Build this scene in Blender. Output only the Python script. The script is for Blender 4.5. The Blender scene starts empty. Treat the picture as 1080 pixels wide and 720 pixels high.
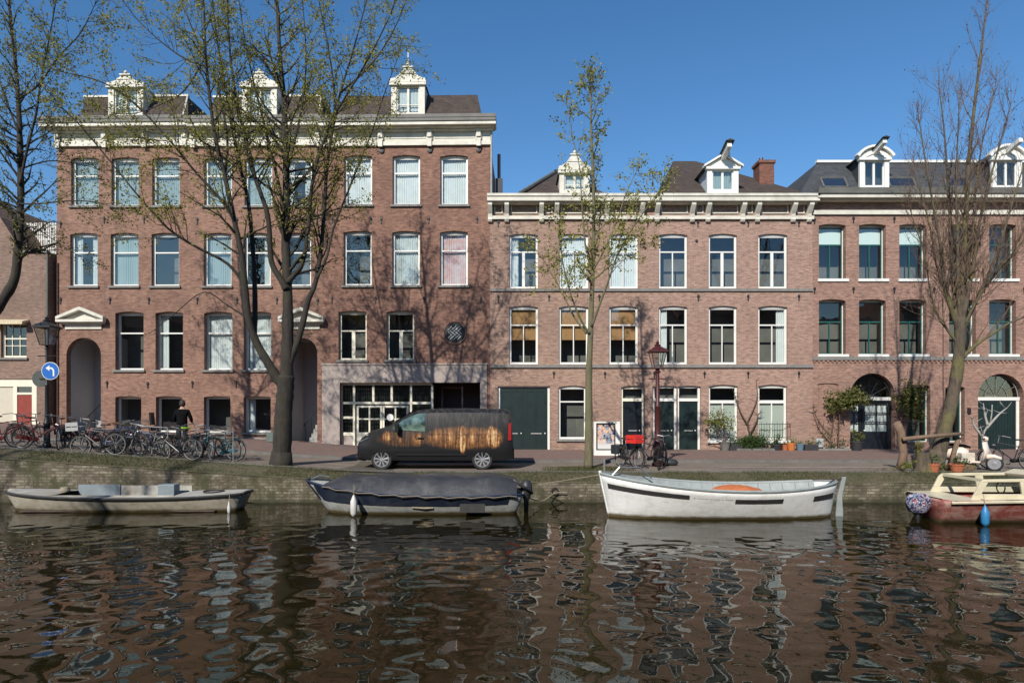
import bpy, bmesh, math, random
import numpy as np
from mathutils import Vector, Matrix
PI = math.pi
R = math.radians
S = bpy.context.scene
COL = S.collection

# ------------------------------------------------------------ camera, sky, sun, exposure
CAMZ = 2.7; FPX = 680.0; HX = 540.0; HY = 433.0
cam_d = bpy.data.cameras.new('camera'); cam = bpy.data.objects.new('camera', cam_d); COL.objects.link(cam)
cam.location = (0, 0, CAMZ); cam.rotation_euler = (R(90), 0, 0)
cam_d.sensor_width = 36; cam_d.lens = FPX / 1080 * 36; cam_d.shift_y = 73 / 1080
cam_d.clip_start = 0.1; cam_d.clip_end = 3000
S.camera = cam
world = bpy.data.worlds.new('World'); S.world = world; world.use_nodes = True
wn = world.node_tree.nodes; wl = world.node_tree.links
sky = wn.new('ShaderNodeTexSky'); sky.sky_type = 'NISHITA'; sky.sun_disc = False
SUN_DIR = Vector((0.40, 1.0, -0.78)).normalized()
sky.sun_elevation = math.asin(-SUN_DIR.z); sky.sun_rotation = math.atan2(-SUN_DIR.x, -SUN_DIR.y) % (2 * PI)
sky.altitude = 0; sky.air_density = 1.0; sky.dust_density = 0.1; sky.ozone_density = 2.6
hs = wn.new('ShaderNodeHueSaturation'); hs.inputs['Saturation'].default_value = 1.24; wl.new(sky.outputs[0], hs.inputs['Color']); wl.new(hs.outputs[0], wn['Background'].inputs[0]); wn['Background'].inputs[1].default_value = 0.125
sun_d = bpy.data.lights.new('sun', 'SUN'); sun = bpy.data.objects.new('sun', sun_d); COL.objects.link(sun)
sun_d.energy = 5.0; sun_d.angle = R(0.5); sun_d.color = (1.0, 0.95, 0.87)
sun.rotation_euler = SUN_DIR.to_track_quat('-Z', 'Y').to_euler(); sun.location = (-20, -40, 40)
S.view_settings.view_transform = 'Standard'; S.view_settings.look = 'None'
S.view_settings.exposure = 0.2; S.view_settings.gamma = 1.0; S.view_settings.use_curve_mapping = False
S.render.engine = 'CYCLES'
S.cycles.max_bounces = 6; S.cycles.transparent_max_bounces = 12; S.cycles.sample_clamp_indirect = 3.0; S.cycles.caustics_reflective = False; S.cycles.caustics_refractive = False

# ------------------------------------------------------------ helpers
def gz(X):
    """street level: rises towards the bridge on the left"""
    X = max(X, -26.0)
    t = -4.5 - X
    if t <= -1.0: return 0.8
    if t < 1.0: return 0.8 + 0.066 * (t + 1) ** 2 / 4
    return 0.8 + 0.066 * t
def scale_at(D): return FPX / D
def wx(px, D): return (px - HX) / FPX * D
def wz(py, D): return CAMZ + (HY - py) / FPX * D
def P(px, py, D): return Vector((wx(px, D), D, wz(py, D)))

class MB:
    def __init__(s, M=None): s.v = []; s.f = []; s.M = M
    def add(s, vs, fs):
        n = len(s.v)
        if s.M is not None: vs = [s.M @ Vector(v) for v in vs]
        s.v.extend([tuple(v) for v in vs]); s.f.extend([tuple(i + n for i in f) for f in fs]); return s
    def box(s, x0, x1, y0, y1, z0, z1):
        if x0 > x1: x0, x1 = x1, x0
        if y0 > y1: y0, y1 = y1, y0
        if z0 > z1: z0, z1 = z1, z0
        return s.add([(x0,y0,z0),(x1,y0,z0),(x1,y1,z0),(x0,y1,z0),(x0,y0,z1),(x1,y0,z1),(x1,y1,z1),(x0,y1,z1)],
              [(0,3,2,1),(4,5,6,7),(0,1,5,4),(1,2,6,5),(2,3,7,6),(3,0,4,7)])
    def prism(s, pts, y0, y1):
        """pts: (x,z) outline counter-clockwise seen from -y, extruded y0..y1"""
        n = len(pts)
        vs = [(x, y0, z) for x, z in pts] + [(x, y1, z) for x, z in pts]
        fs = [tuple(range(n)), tuple(reversed(range(n, 2 * n)))] + [(i, i + n, (i + 1) % n + n, (i + 1) % n) for i in range(n)]
        return s.add(vs, fs)
    def xprism(s, pts, x0, x1):
        n = len(pts)
        vs = [(x0, y, z) for y, z in pts] + [(x1, y, z) for y, z in pts]
        fs = [tuple(range(n)), tuple(reversed(range(n, 2 * n)))] + [(i, i + n, (i + 1) % n + n, (i + 1) % n) for i in range(n)]
        return s.add(vs, fs)
    def zprism(s, pts, z0, z1):
        n = len(pts)
        vs = [(x, y, z0) for x, y in pts] + [(x, y, z1) for x, y in pts]
        fs = [tuple(reversed(range(n))), tuple(range(n, 2 * n))] + [(i, (i + 1) % n, (i + 1) % n + n, i + n) for i in range(n)]
        return s.add(vs, fs)
    def tube(s, pts, rad, n=8, cap=True):
        pts = [Vector(p) for p in pts]; m = len(pts)
        if not hasattr(rad, '__len__'): rad = [rad] * m
        t = (pts[1] - pts[0]).normalized()
        a = t.orthogonal().normalized(); vs = []
        for i, p in enumerate(pts):
            if i == 0: tt = pts[1] - pts[0]
            elif i == m - 1: tt = pts[-1] - pts[-2]
            else: tt = pts[i + 1] - pts[i - 1]
            if tt.length < 1e-9: tt = t
            tt = tt.normalized(); a = (a - tt * a.dot(tt))
            if a.length < 1e-6: a = tt.orthogonal()
            a = a.normalized(); b = tt.cross(a)
            for k in range(n):
                c, d = math.cos(2 * PI * k / n), math.sin(2 * PI * k / n)
                vs.append(p + (a * c + b * d) * rad[i])
        fs = []
        for i in range(m - 1):
            for k in range(n):
                k2 = (k + 1) % n
                fs.append((i * n + k, i * n + k2, (i + 1) * n + k2, (i + 1) * n + k))
        if cap and n > 3: fs.append(tuple(reversed(range(n)))); fs.append(tuple((m - 1) * n + k for k in range(n)))
        return s.add(vs, fs)
    def lathe(s, prof, c=(0, 0, 0), n=16, axis='z'):
        vs = []; m = len(prof)
        for r, h in prof:
            for k in range(n):
                a = 2 * PI * k / n; x, y = r * math.cos(a), r * math.sin(a)
                if axis == 'z': vs.append((c[0] + x, c[1] + y, c[2] + h))
                elif axis == 'y': vs.append((c[0] + x, c[1] + h, c[2] - y))
                else: vs.append((c[0] + h, c[1] + x, c[2] + y))
        fs = [(i * n + k, i * n + (k + 1) % n, (i + 1) * n + (k + 1) % n, (i + 1) * n + k) for i in range(m - 1) for k in range(n)]
        if prof[0][0] > 1e-5: fs.append(tuple(reversed(range(n))))
        if prof[-1][0] > 1e-5: fs.append(tuple((m - 1) * n + k for k in range(n)))
        return s.add(vs, fs)
    def torus(s, c, r, t, axis='y', n=24, k=6, a0=0, a1=2 * PI):
        full = abs(a1 - a0 - 2 * PI) < 1e-6; pts = []
        m = n if full else n + 1
        vs = []; fs = []
        for i in range(m):
            a = a0 + (a1 - a0) * i / n
            for j in range(k):
                b = 2 * PI * j / k; rr = r + t * math.cos(b); h = t * math.sin(b)
                x, y = rr * math.cos(a), rr * math.sin(a)
                if axis == 'y': vs.append((c[0] + x, c[1] + h, c[2] + y))
                elif axis == 'z': vs.append((c[0] + x, c[1] + y, c[2] + h))
                else: vs.append((c[0] + h, c[1] + x, c[2] + y))
        for i in range(n if full else n):
            i2 = (i + 1) % m
            for j in range(k):
                j2 = (j + 1) % k
                fs.append((i * k + j, i2 * k + j, i2 * k + j2, i * k + j2))
        return s.add(vs, fs)
    def build(s, name, mat, parent=None, smooth=False, bevel=0, loc=None, rot=None, angle=None, recalc=True):
        me = bpy.data.meshes.new(name); me.from_pydata(s.v, [], s.f)
        bm = bmesh.new(); bm.from_mesh(me)
        if recalc and s.f and len(s.f) < 60000: bmesh.ops.recalc_face_normals(bm, faces=bm.faces)
        bm.to_mesh(me); bm.free()
        me.materials.append(mat)
        if smooth:
            me.polygons.foreach_set('use_smooth', [True] * len(me.polygons))
            if angle: me.set_sharp_from_angle(angle=R(angle))
        o = bpy.data.objects.new(name, me); COL.objects.link(o)
        if parent is not None: o.parent = parent
        if loc is not None: o.location = loc
        if rot is not None: o.rotation_euler = rot
        if bevel:
            b = o.modifiers.new('bevel', 'BEVEL'); b.width = bevel; b.segments = 2; b.limit_method = 'ANGLE'; b.angle_limit = R(40)
        return o
def tag(o, label=None, cat=None, group=None, kind=None):
    if label: o['label'] = label
    if cat: o['category'] = cat
    if group: o['group'] = group
    if kind: o['kind'] = kind
    return o
def empty(name, loc=(0, 0, 0), rz=0, label=None, cat=None, group=None):
    o = bpy.data.objects.new(name, None); COL.objects.link(o); o.location = loc; o.rotation_euler = (0, 0, rz)
    o.empty_display_size = 0.2
    return tag(o, label, cat, group)
def copy_tree(o, parent=None):
    c = o.copy(); COL.objects.link(c); c.parent = parent
    for ch in [x for x in bpy.data.objects if x.parent == o]: copy_tree(ch, c)
    return c

# ------------------------------------------------------------ materials
def newmat(name):
    m = bpy.data.materials.new(name); m.use_nodes = True
    nt = m.node_tree; return m, nt.nodes, nt.links, nt.nodes['Principled BSDF']
def mixc(N, L, fac, a, b, mode='MIX'):
    x = N.new('ShaderNodeMix'); x.data_type = 'RGBA'; x.blend_type = mode
    for s_, v in ((x.inputs[0], fac), (x.inputs[6], a), (x.inputs[7], b)):
        if hasattr(v, 'is_linked') or hasattr(v, 'links'): L.new(v, s_)
        elif hasattr(v, '__len__'): s_.default_value = (*v, 1) if len(v) == 3 else v
        else: s_.default_value = v
    return x.outputs[2]
def noise(N, L, vec, scale, detail=4, rough=0.55, dist=0):
    n = N.new('ShaderNodeTexNoise'); n.inputs['Scale'].default_value = scale; n.inputs['Detail'].default_value = detail
    n.inputs['Roughness'].default_value = rough; n.inputs['Distortion'].default_value = dist
    if vec is not None: L.new(vec, n.inputs['Vector'])
    return n.outputs['Fac']
def ramp(N, L, fac, stops):
    r = N.new('ShaderNodeValToRGB'); L.new(fac, r.inputs[0])
    while len(r.color_ramp.elements) < len(stops): r.color_ramp.elements.new(0.5)
    for e, (p, c) in zip(r.color_ramp.elements, stops):
        e.position = p; e.color = (c, c, c, 1) if not hasattr(c, '__len__') else (*c, 1)
    return r.outputs[0]
def bump(N, L, bs, h, strength=0.3, dist=0.01):
    b = N.new('ShaderNodeBump'); b.inputs['Strength'].default_value = strength; b.inputs['Distance'].default_value = dist
    L.new(h, b.inputs['Height']); L.new(b.outputs[0], bs.inputs['Normal'])
def objvec(N): return N.new('ShaderNodeTexCoord').outputs['Object']
def mapv(N, L, vec, sc=(1, 1, 1), loc=(0, 0, 0)):
    m = N.new('ShaderNodeMapping'); m.inputs['Scale'].default_value = sc; m.inputs['Location'].default_value = loc
    L.new(vec, m.inputs[0]); return m.outputs[0]
def plain(name, c, rough=0.6, metal=0.0, var=0.25, vs=6.0, bumps=0.0, c2=None, coat=0.0, spec=0.5, dirt=None):
    """painted / plain surface with a mottled colour"""
    m, N, L, b = newmat(name); v = objvec(N)
    n1 = noise(N, L, v, vs, 5, 0.6)
    lo = tuple(x * (1 - var) for x in c) if c2 is None else c2
    col = mixc(N, L, ramp(N, L, n1, [(0.35, 0.0), (0.65, 1.0)]), lo, c)
    if dirt:
        n2 = noise(N, L, v, vs * 0.35, 6, 0.7, 0.5)
        col = mixc(N, L, ramp(N, L, n2, [(0.5, 0.0), (0.72, 1.0)]), col, dirt)
    L.new(col, b.inputs['Base Color']); b.inputs['Roughness'].default_value = rough
    b.inputs['Metallic'].default_value = metal; b.inputs['Coat Weight'].default_value = coat
    b.inputs['Specular IOR Level'].default_value = spec
    if bumps: bump(N, L, b, noise(N, L, v, vs * 6, 4), 0.5, bumps)
    return m
def brickmat(name, c1, c2, mortar, stain=(0.1, 0.07, 0.06), stain_amt=0.6, bw=0.21, bh=0.065, horiz=False, bleach=None, scale=1.0):
    m, N, L, b = newmat(name); v = objvec(N)
    sp = N.new('ShaderNodeSeparateXYZ'); L.new(v, sp.inputs[0])
    ad = N.new('ShaderNodeMath'); L.new(sp.outputs[0], ad.inputs[0])
    if horiz: ad.inputs[1].default_value = 0
    else: L.new(sp.outputs[1], ad.inputs[1])
    cb = N.new('ShaderNodeCombineXYZ'); L.new(ad.outputs[0], cb.inputs[0]); L.new(sp.outputs[1 if horiz else 2], cb.inputs[1])
    br = N.new('ShaderNodeTexBrick'); L.new(cb.outputs[0], br.inputs['Vector'])
    br.inputs['Scale'].default_value = scale; br.inputs['Brick Width'].default_value = bw; br.inputs['Row Height'].default_value = bh
    br.inputs['Mortar Size'].default_value = 0.007; br.inputs['Mortar Smooth'].default_value = 0.3; br.inputs['Bias'].default_value = 0.0
    br.inputs['Color1'].default_value = (*c1, 1); br.inputs['Color2'].default_value = (*c2, 1); br.inputs['Mortar'].default_value = (*mortar, 1)
    # brick to brick variation and large weathering
    w = N.new('ShaderNodeTexWhiteNoise')
    fine = noise(N, L, mapv(N, L, cb.outputs[0], (4.5, 15, 1)), 1.0, 2, 0.6)
    col = mixc(N, L, ramp(N, L, fine, [(0.3, 0.72), (0.7, 1.22)]), (0, 0, 0), br.outputs['Color'])
    x = N.new('ShaderNodeMix'); x.data_type = 'RGBA'; x.blend_type = 'MULTIPLY'; x.inputs[0].default_value = 1.0
    L.new(br.outputs['Color'], x.inputs[6]); L.new(ramp(N, L, fine, [(0.28, 0.68), (0.5, 1.0), (0.72, 1.25)]), x.inputs[7]); x.clamp_result = False
    col = x.outputs[2]
    big = noise(N, L, v, 0.45, 6, 0.65, 0.4)
    col = mixc(N, L, ramp(N, L, big, [(0.45, 0.0), (0.75, stain_amt)]), col, stain)
    st = noise(N, L, mapv(N, L, v, (1.6, 1.6, 0.16)), 1.0, 5, 0.7)
    col = mixc(N, L, ramp(N, L, st, [(0.52, 0.0), (0.8, stain_amt * 0.8)]), col, stain)
    if bleach:
        pl = noise(N, L, v, 1.1, 5, 0.7, 0.6)
        col = mixc(N, L, ramp(N, L, pl, [(0.56, 0.0), (0.72, 0.45)]), col, bleach)
    L.new(col, b.inputs['Base Color']); b.inputs['Roughness'].default_value = 0.88; b.inputs['Specular IOR Level'].default_value = 0.25
    bump(N, L, b, br.outputs['Fac'], -0.4, 0.006)
    N.remove(w)
    return m
def glassmat(name, ior=1.6, tint=(0.85, 0.9, 0.9), wav=0.15, gcol=(1, 1, 1)):
    m, N, L, b = newmat(name); N.remove(b)
    out = N['Material Output']; t = N.new('ShaderNodeBsdfTransparent'); g = N.new('ShaderNodeBsdfGlossy'); mx = N.new('ShaderNodeMixShader')
    t.inputs[0].default_value = (*tint, 1); g.inputs['Roughness'].default_value = 0.01; g.inputs['Color'].default_value = (*gcol, 1)
    # Schlick reflectance, the same from both sides of the sheet
    lw = N.new('ShaderNodeLayerWeight'); lw.inputs[0].default_value = 0.5
    pw = N.new('ShaderNodeMath'); pw.operation = 'POWER'; L.new(lw.outputs['Facing'], pw.inputs[0]); pw.inputs[1].default_value = 4.0
    r0 = ((ior - 1) / (ior + 1)) ** 2 * 1.6
    ma = N.new('ShaderNodeMath'); ma.operation = 'MULTIPLY_ADD'; L.new(pw.outputs[0], ma.inputs[0]); ma.inputs[1].default_value = 1 - r0; ma.inputs[2].default_value = r0
    gm = N.new('ShaderNodeNewGeometry')
    bp = N.new('ShaderNodeBump'); bp.inputs['Strength'].default_value = wav; bp.inputs['Distance'].default_value = 0.02
    L.new(noise(N, L, gm.outputs['Position'], 1.3, 2), bp.inputs['Height']); L.new(bp.outputs[0], g.inputs['Normal'])
    L.new(ma.outputs[0], mx.inputs[0]); L.new(t.outputs[0], mx.inputs[1]); L.new(g.outputs[0], mx.inputs[2]); L.new(mx.outputs[0], out.inputs[0])
    return m
def leafmat(name, c1, c2, trans=0.35):
    m, N, L, b = newmat(name); out = N['Material Output']
    gm = N.new('ShaderNodeNewGeometry')
    r = gm.outputs['Random Per Island']
    col = mixc(N, L, r, c1, c2)
    L.new(col, b.inputs['Base Color']); b.inputs['Roughness'].default_value = 0.6; b.inputs['Specular IOR Level'].default_value = 0.3
    t = N.new('ShaderNodeBsdfTranslucent'); L.new(col, t.inputs[0]); mx = N.new('ShaderNodeMixShader'); mx.inputs[0].default_value = trans
    L.new(b.outputs[0], mx.inputs[1]); L.new(t.outputs[0], mx.inputs[2]); L.new(mx.outputs[0], out.inputs[0])
    return m
def flat(name, c, rough=0.7): return plain(name, c, rough, var=0.0)

M_brickL = brickmat('brick_left', (0.281, 0.151, 0.108), (0.165, 0.083, 0.058), (0.233, 0.176, 0.138), stain=(0.11, 0.065, 0.05), bleach=(0.34, 0.2, 0.15))
M_brickC = brickmat('brick_middle', (0.262, 0.132, 0.089), (0.150, 0.073, 0.051), (0.213, 0.157, 0.128), stain=(0.10, 0.055, 0.045), bleach=(0.32, 0.18, 0.14))
M_brickD = brickmat('brick_right', (0.330, 0.201, 0.147), (0.213, 0.123, 0.090), (0.320, 0.265, 0.216), stain=(0.17, 0.11, 0.09), stain_amt=0.5)
M_brickF = brickmat('brick_far_right', (0.310, 0.176, 0.128), (0.194, 0.103, 0.077), (0.291, 0.225, 0.187), stain=(0.16, 0.10, 0.08), stain_amt=0.5)
M_brickN = brickmat('brick_low', (0.242, 0.146, 0.108), (0.175, 0.107, 0.083), (0.242, 0.205, 0.167), stain=(0.1, 0.075, 0.06))
M_chim = brickmat('brick_chimney', (0.20, 0.075, 0.05), (0.13, 0.05, 0.035), (0.2, 0.13, 0.1))
M_white = plain('white_paint', (0.70, 0.69, 0.64), 0.45, var=0.08, vs=3)
M_cream = plain('cream_paint', (0.72, 0.67, 0.53), 0.5, var=0.1, vs=3)
M_corn = plain('cornice_paint', (0.62, 0.59, 0.50), 0.6, var=0.2, vs=2.5, dirt=(0.40, 0.37, 0.30))
M_teal = plain('dark_green_paint', (0.009, 0.022, 0.021), 0.4, var=0.3, vs=4)
M_tealL = plain('sea_green_paint', (0.02, 0.10, 0.085), 0.4, var=0.2)
M_dkblue = plain('blue_black_paint', (0.012, 0.016, 0.022), 0.3, var=0.3)
M_brickE = brickmat('brick_pinkish', (0.349, 0.210, 0.163), (0.233, 0.137, 0.103), (0.320, 0.265, 0.216), stain=(0.19, 0.12, 0.095), stain_amt=0.45)
M_lead = plain('gutter_lead', (0.12, 0.115, 0.10), 0.6, var=0.3, vs=2)
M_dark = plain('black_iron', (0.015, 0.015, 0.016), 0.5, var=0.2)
M_room = plain('room_plaster', (0.17, 0.16, 0.14), 0.9, var=0.3, vs=1.2)
M_sill = plain('sill_stone', (0.20, 0.19, 0.175), 0.8, var=0.25, vs=5)
M_tileB = brickmat('roof_tile_brown', (0.075, 0.055, 0.046), (0.05, 0.038, 0.034), (0.03, 0.022, 0.02), stain=(0.05, 0.045, 0.035), bw=0.24, bh=0.16)
M_slate = brickmat('roof_slate', (0.065, 0.07, 0.075), (0.045, 0.048, 0.054), (0.03, 0.03, 0.033), stain=(0.05, 0.05, 0.05), bw=0.3, bh=0.12)
M_plaster = plain('grey_plaster', (0.36, 0.30, 0.265), 0.85, var=0.18, vs=1.5, bumps=0.002, dirt=(0.24, 0.2, 0.175))
M_porch = plain('porch_plaster', (0.48, 0.465, 0.46), 0.85, var=0.1, vs=1.0)
M_glass = glassmat('window_glass', 1.65)
M_glassR = glassmat('window_glass_old', 1.9, (0.8, 0.86, 0.86), 0.35, (1.0, 0.97, 0.86))
M_net = plain('net_curtain', (0.72, 0.73, 0.70), 0.9, var=0.12, vs=3)
M_skytint = plain('sky_tint_curtain', (0.36, 0.43, 0.42), 0.9, var=0.08, vs=1)  # pale blue curtain colour carries the sky reflected in the upper panes
M_pink = plain('pink_curtain', (0.62, 0.30, 0.27), 0.9, var=0.3, c2=(0.6, 0.5, 0.47), vs=3)
M_orange = plain('wood_slat_blind', (0.42, 0.21, 0.075), 0.7, var=0.15)
M_frost = plain('frosted_film', (0.50, 0.52, 0.44), 0.6, var=0.06, vs=1.5)
M_whiteblind = plain('roller_blind', (0.72, 0.80, 0.74), 0.7, var=0.03)
M_beige = plain('beige_panel', (0.52, 0.47, 0.37), 0.7, var=0.08)
M_red = plain('red_door_paint', (0.24, 0.035, 0.02), 0.5, var=0.2)
# ------------------------------------------------------------ setting: ground, quay, water
def strip(name, ys, zf, mat, x0=-60, x1=60, dx=1.0, parent=None, smooth=True):
    """sheet running along x; ys = list of (y, dz) cross-section"""
    mb = MB(); n = int((x1 - x0) / dx) + 1; m = len(ys)
    vs = [(x0 + i * dx, y, zf(x0 + i * dx) + dz) for i in range(n) for (y, dz) in ys]
    fs = [(i * m + j, (i + 1) * m + j, (i + 1) * m + j + 1, i * m + j + 1) for i in range(n - 1) for j in range(m - 1)]
    mb.add(vs, fs); o = mb.build(name, mat, parent, smooth=False); tag(o, kind='structure'); return o

def roadmat():
    m, N, L, b = newmat('road_brick'); v = objvec(N)
    br = N.new('ShaderNodeTexBrick'); L.new(v, br.inputs[0]); br.inputs['Scale'].default_value = 1
    br.inputs['Brick Width'].default_value = 0.2; br.inputs['Row Height'].default_value = 0.1; br.inputs['Mortar Size'].default_value = 0.008
    br.inputs['Color1'].default_value = (0.20, 0.15, 0.12, 1); br.inputs['Color2'].default_value = (0.14, 0.105, 0.085, 1); br.inputs['Mortar'].default_value = (0.05, 0.042, 0.035, 1)
    n = noise(N, L, mapv(N, L, v, (0.3, 1.2, 1)), 1.0, 6, 0.7)
    c = mixc(N, L, ramp(N, L, n, [(0.35, 0.0), (0.7, 0.8)]), br.outputs[0], (0.24, 0.195, 0.15))
    n9 = noise(N, L, mapv(N, L, v, (1.2, 2.0, 1)), 1.0, 8, 0.75, .5); c = mixc(N, L, ramp(N, L, n9, [(0.48, 0.0), (0.66, 0.75)]), c, (0.11, 0.085, 0.05)); L.new(c, b.inputs['Base Color']); b.inputs['Roughness'].default_value = 0.9; bump(N, L, b, br.outputs[1], -0.3, 0.01); return m
M_road = roadmat()
M_pave = brickmat('pavement_brick', (0.22, 0.14, 0.115), (0.16, 0.105, 0.088), (0.15, 0.11, 0.09), stain=(0.16, 0.12, 0.1), bw=0.2, bh=0.1, horiz=True)
M_kerb = plain('kerb_stone', (0.15, 0.14, 0.125), 0.85, var=0.3, vs=3, bumps=0.003)
M_earth = plain('ground_earth', (0.10, 0.085, 0.06), 0.95, var=0.4, vs=1)
def vergemat():
    m, N, L, b = newmat('mossy_verge'); v = objvec(N)
    n = noise(N, L, mapv(N, L, v, (0.8, 2.5, 2.5)), 1.0, 8, 0.7); n2 = noise(N, L, v, 9, 6, 0.7)
    c = mixc(N, L, ramp(N, L, n, [(0.35, 0.0), (0.62, 1.0)]), (0.10, 0.075, 0.045), (0.045, 0.047, 0.015))
    c = mixc(N, L, ramp(N, L, n2, [(0.4, 0.0), (0.75, 0.7)]), c, (0.11, 0.095, 0.055))
    L.new(c, b.inputs['Base Color']); b.inputs['Roughness'].default_value = 0.95; bump(N, L, b, n2, 0.8, 0.04); return m
M_verge = vergemat()
def quaymat():
    m, N, L, b = newmat('quay_masonry'); v = objvec(N)
    sp = N.new('ShaderNodeSeparateXYZ'); L.new(v, sp.inputs[0]); cb = N.new('ShaderNodeCombineXYZ'); L.new(sp.outputs[0], cb.inputs[0]); L.new(sp.outputs[2], cb.inputs[1])
    wob = noise(N, L, v, 5, 3)
    br = N.new('ShaderNodeTexBrick'); L.new(cb.outputs[0], br.inputs[0]); br.inputs['Scale'].default_value = 1
    br.inputs['Brick Width'].default_value = 0.26; br.inputs['Row Height'].default_value = 0.085; br.inputs['Mortar Size'].default_value = 0.014
    br.inputs['Color1'].default_value = (0.27, 0.235, 0.17, 1); br.inputs['Color2'].default_value = (0.12, 0.095, 0.065, 1); br.inputs['Mortar'].default_value = (0.10, 0.085, 0.06, 1)
    n = noise(N, L, v, 3.0, 8, 0.75, 0.5)
    c = mixc(N, L, ramp(N, L, n, [(0.44, 0.0), (0.60, 0.85)]), br.outputs[0], (0.06, 0.045, 0.028))
    n3 = noise(N, L, mapv(N, L, v, (1, 1, 0.6)), 1.2, 8, 0.75)
    c = mixc(N, L, ramp(N, L, n3, [(0.48, 0.0), (0.60, 0.85)]), c, (0.04, 0.042, 0.014))
    # tidal growth near the water
    ad = N.new('ShaderNodeMath'); ad.operation = 'MULTIPLY_ADD'; L.new(wob, ad.inputs[0]); ad.inputs[1].default_value = 0.16; L.new(sp.outputs[2], ad.inputs[2])
    r2 = ramp(N, L, ad.outputs[0], [(0.10, 1.0), (0.24, 0.0)])
    c = mixc(N, L, r2, c, (0.03, 0.03, 0.012))
    L.new(c, b.inputs['Base Color']); b.inputs['Roughness'].default_value = 0.85; bump(N, L, b, n, 0.8, 0.03); return m
M_quay = quaymat()
def watermat():
    m, N, L, b = newmat('canal_water')
    gm = N.new('ShaderNodeNewGeometry'); v = gm.outputs['Position']
    n = noise(N, L, v, 0.35, 3)
    L.new(mixc(N, L, n, (0.009, 0.007, 0.0015), (0.014, 0.0108, 0.0025)), b.inputs['Base Color'])
    b.inputs['Roughness'].default_value = 0.0; b.inputs['IOR'].default_value = 1.33; b.inputs['Specular IOR Level'].default_value = 0.5
    bump(N, L, b, noise(N, L, mapv(N, L, v, (6, 9, 6)), 1.0, 2, 0.5, 0.3), 0.06, 0.01); return m
M_water = watermat()
QY = 18.9      # front face of the quay wall
zg = gz
strip('ground', [(QY + 0.8, -0.12), (31, -0.12), (60, -0.06), (600, -0.06)], zg, M_earth, -400, 400, 10)
strip('quay_verge', [(QY + 0.02, -0.215), (QY + 0.1, -0.18), (QY + 0.35, -0.11), (QY + 0.62, -0.04), (QY + 0.9, 0.005), (QY + 1.2, 0.005)], zg, M_verge, -60, 60, 0.5)
strip('road', [(20.05, 0.012), (21.5, 0.018), (23.44, 0.012)], zg, M_road)
strip('kerb', [(23.40, -0.01), (23.40, 0.11), (23.56, 0.115), (23.56, 0.0)], zg, M_kerb)
strip('kerb_edge', [(19.93, -0.03), (19.93, 0.03), (20.07, 0.032), (20.07, 0.0)], zg, M_kerb)
strip('pavement', [(23.56, 0.106), (26, 0.11), (30.2, 0.12)], zg, M_pave)
rng = random.Random(5)
# quay wall with its coping blocks: wall body and separate slightly uneven capping, one structure
mb = MB(); n = 241; x0 = -60
vs = []; 
for i in range(n):
    X = x0 + i * 0.5; zt = gz(X) - 0.225 + rng.uniform(-0.012, 0.012)
    for (y, z) in ((QY + 0.05 + rng.uniform(-.01, .01), -1.2), (QY + 0.03 + rng.uniform(-.012, .012), 0.1), (QY + rng.uniform(-.015, .015), zt - 0.1), (QY + rng.uniform(-.02, .0), zt), (QY + 0.35, zt)):
        vs.append((X, y, z))
mb.add(vs, [(i * 5 + j, (i + 1) * 5 + j, (i + 1) * 5 + j + 1, i * 5 + j + 1) for i in range(n - 1) for j in range(4)])
tag(mb.build('quay_wall', M_quay), kind='structure')
# painted line at the parking edge
M_line = plain('road_paint', (0.50, 0.46, 0.36), 0.8, var=0.3, vs=8)
strip('parking_line', [(21.42, 0.024), (21.52, 0.024)], zg, M_line, 7.0, 13.5, 0.5)
if 0: strip('gutter_line', [(22.95, 0.020), (23.25, 0.020)], zg, M_kerb, -60, 60, 1)

def waves(xs, ys):
    r = np.random.RandomState(11); X, Y = np.meshgrid(xs, ys, indexing='ij'); Z = np.zeros_like(X)
    for k in range(72):
        lam = 0.25 * (5.5 ** r.rand()); a = r.normal(PI / 2, 0.8); kx, ky = math.cos(a) * 2 * PI / lam, math.sin(a) * 2 * PI / lam
        slope = 0.0039 * (1.2 if 0.4 < lam < 0.9 else 0.8); ph = r.rand() * 2 * PI
        # slow drifting phase keeps the pattern from looking periodic
        w = 0.8 * np.sin(X * r.uniform(.1, .5) + ph) + 0.8 * np.sin(Y * r.uniform(.1, .5) + 2 * ph)
        Z += slope * lam / (2 * PI) * np.sin(kx * X + ky * Y + ph + w) * 1.6
    # calmer in the lee of the quay
    calm = 0.35 + 0.65 / (1 + np.exp((Y - 14.2 + 0.7 * np.sin(X * .5)) * 1.2))
    return Z * calm
xs = np.arange(-22, 22.01, 0.065); ys = np.arange(2.4, QY + 0.07, 0.065)
Z = waves(xs, ys)
Xg, Yg = np.meshgrid(xs, ys, indexing='ij'); nv = np.stack([Xg, Yg, Z], -1).reshape(-1, 3)
nx, ny = len(xs), len(ys); idx = np.arange(nx * ny).reshape(nx, ny)
q = np.stack([idx[:-1, :-1], idx[1:, :-1], idx[1:, 1:], idx[:-1, 1:]], -1).reshape(-1, 4)
me = bpy.data.meshes.new('water'); me.vertices.add(len(nv)); me.vertices.foreach_set('co', nv.ravel())
me.loops.add(q.size); me.loops.foreach_set('vertex_index', q.ravel()); me.polygons.add(len(q))
me.polygons.foreach_set('loop_start', np.arange(0, q.size, 4)); me.polygons.foreach_set('loop_total', np.full(len(q), 4)); me.update(); me.validate()
me.polygons.foreach_set('use_smooth', [True] * len(q)); me.materials.append(M_water)
wo = bpy.data.objects.new('water', me); COL.objects.link(wo); tag(wo, kind='structure')
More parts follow.
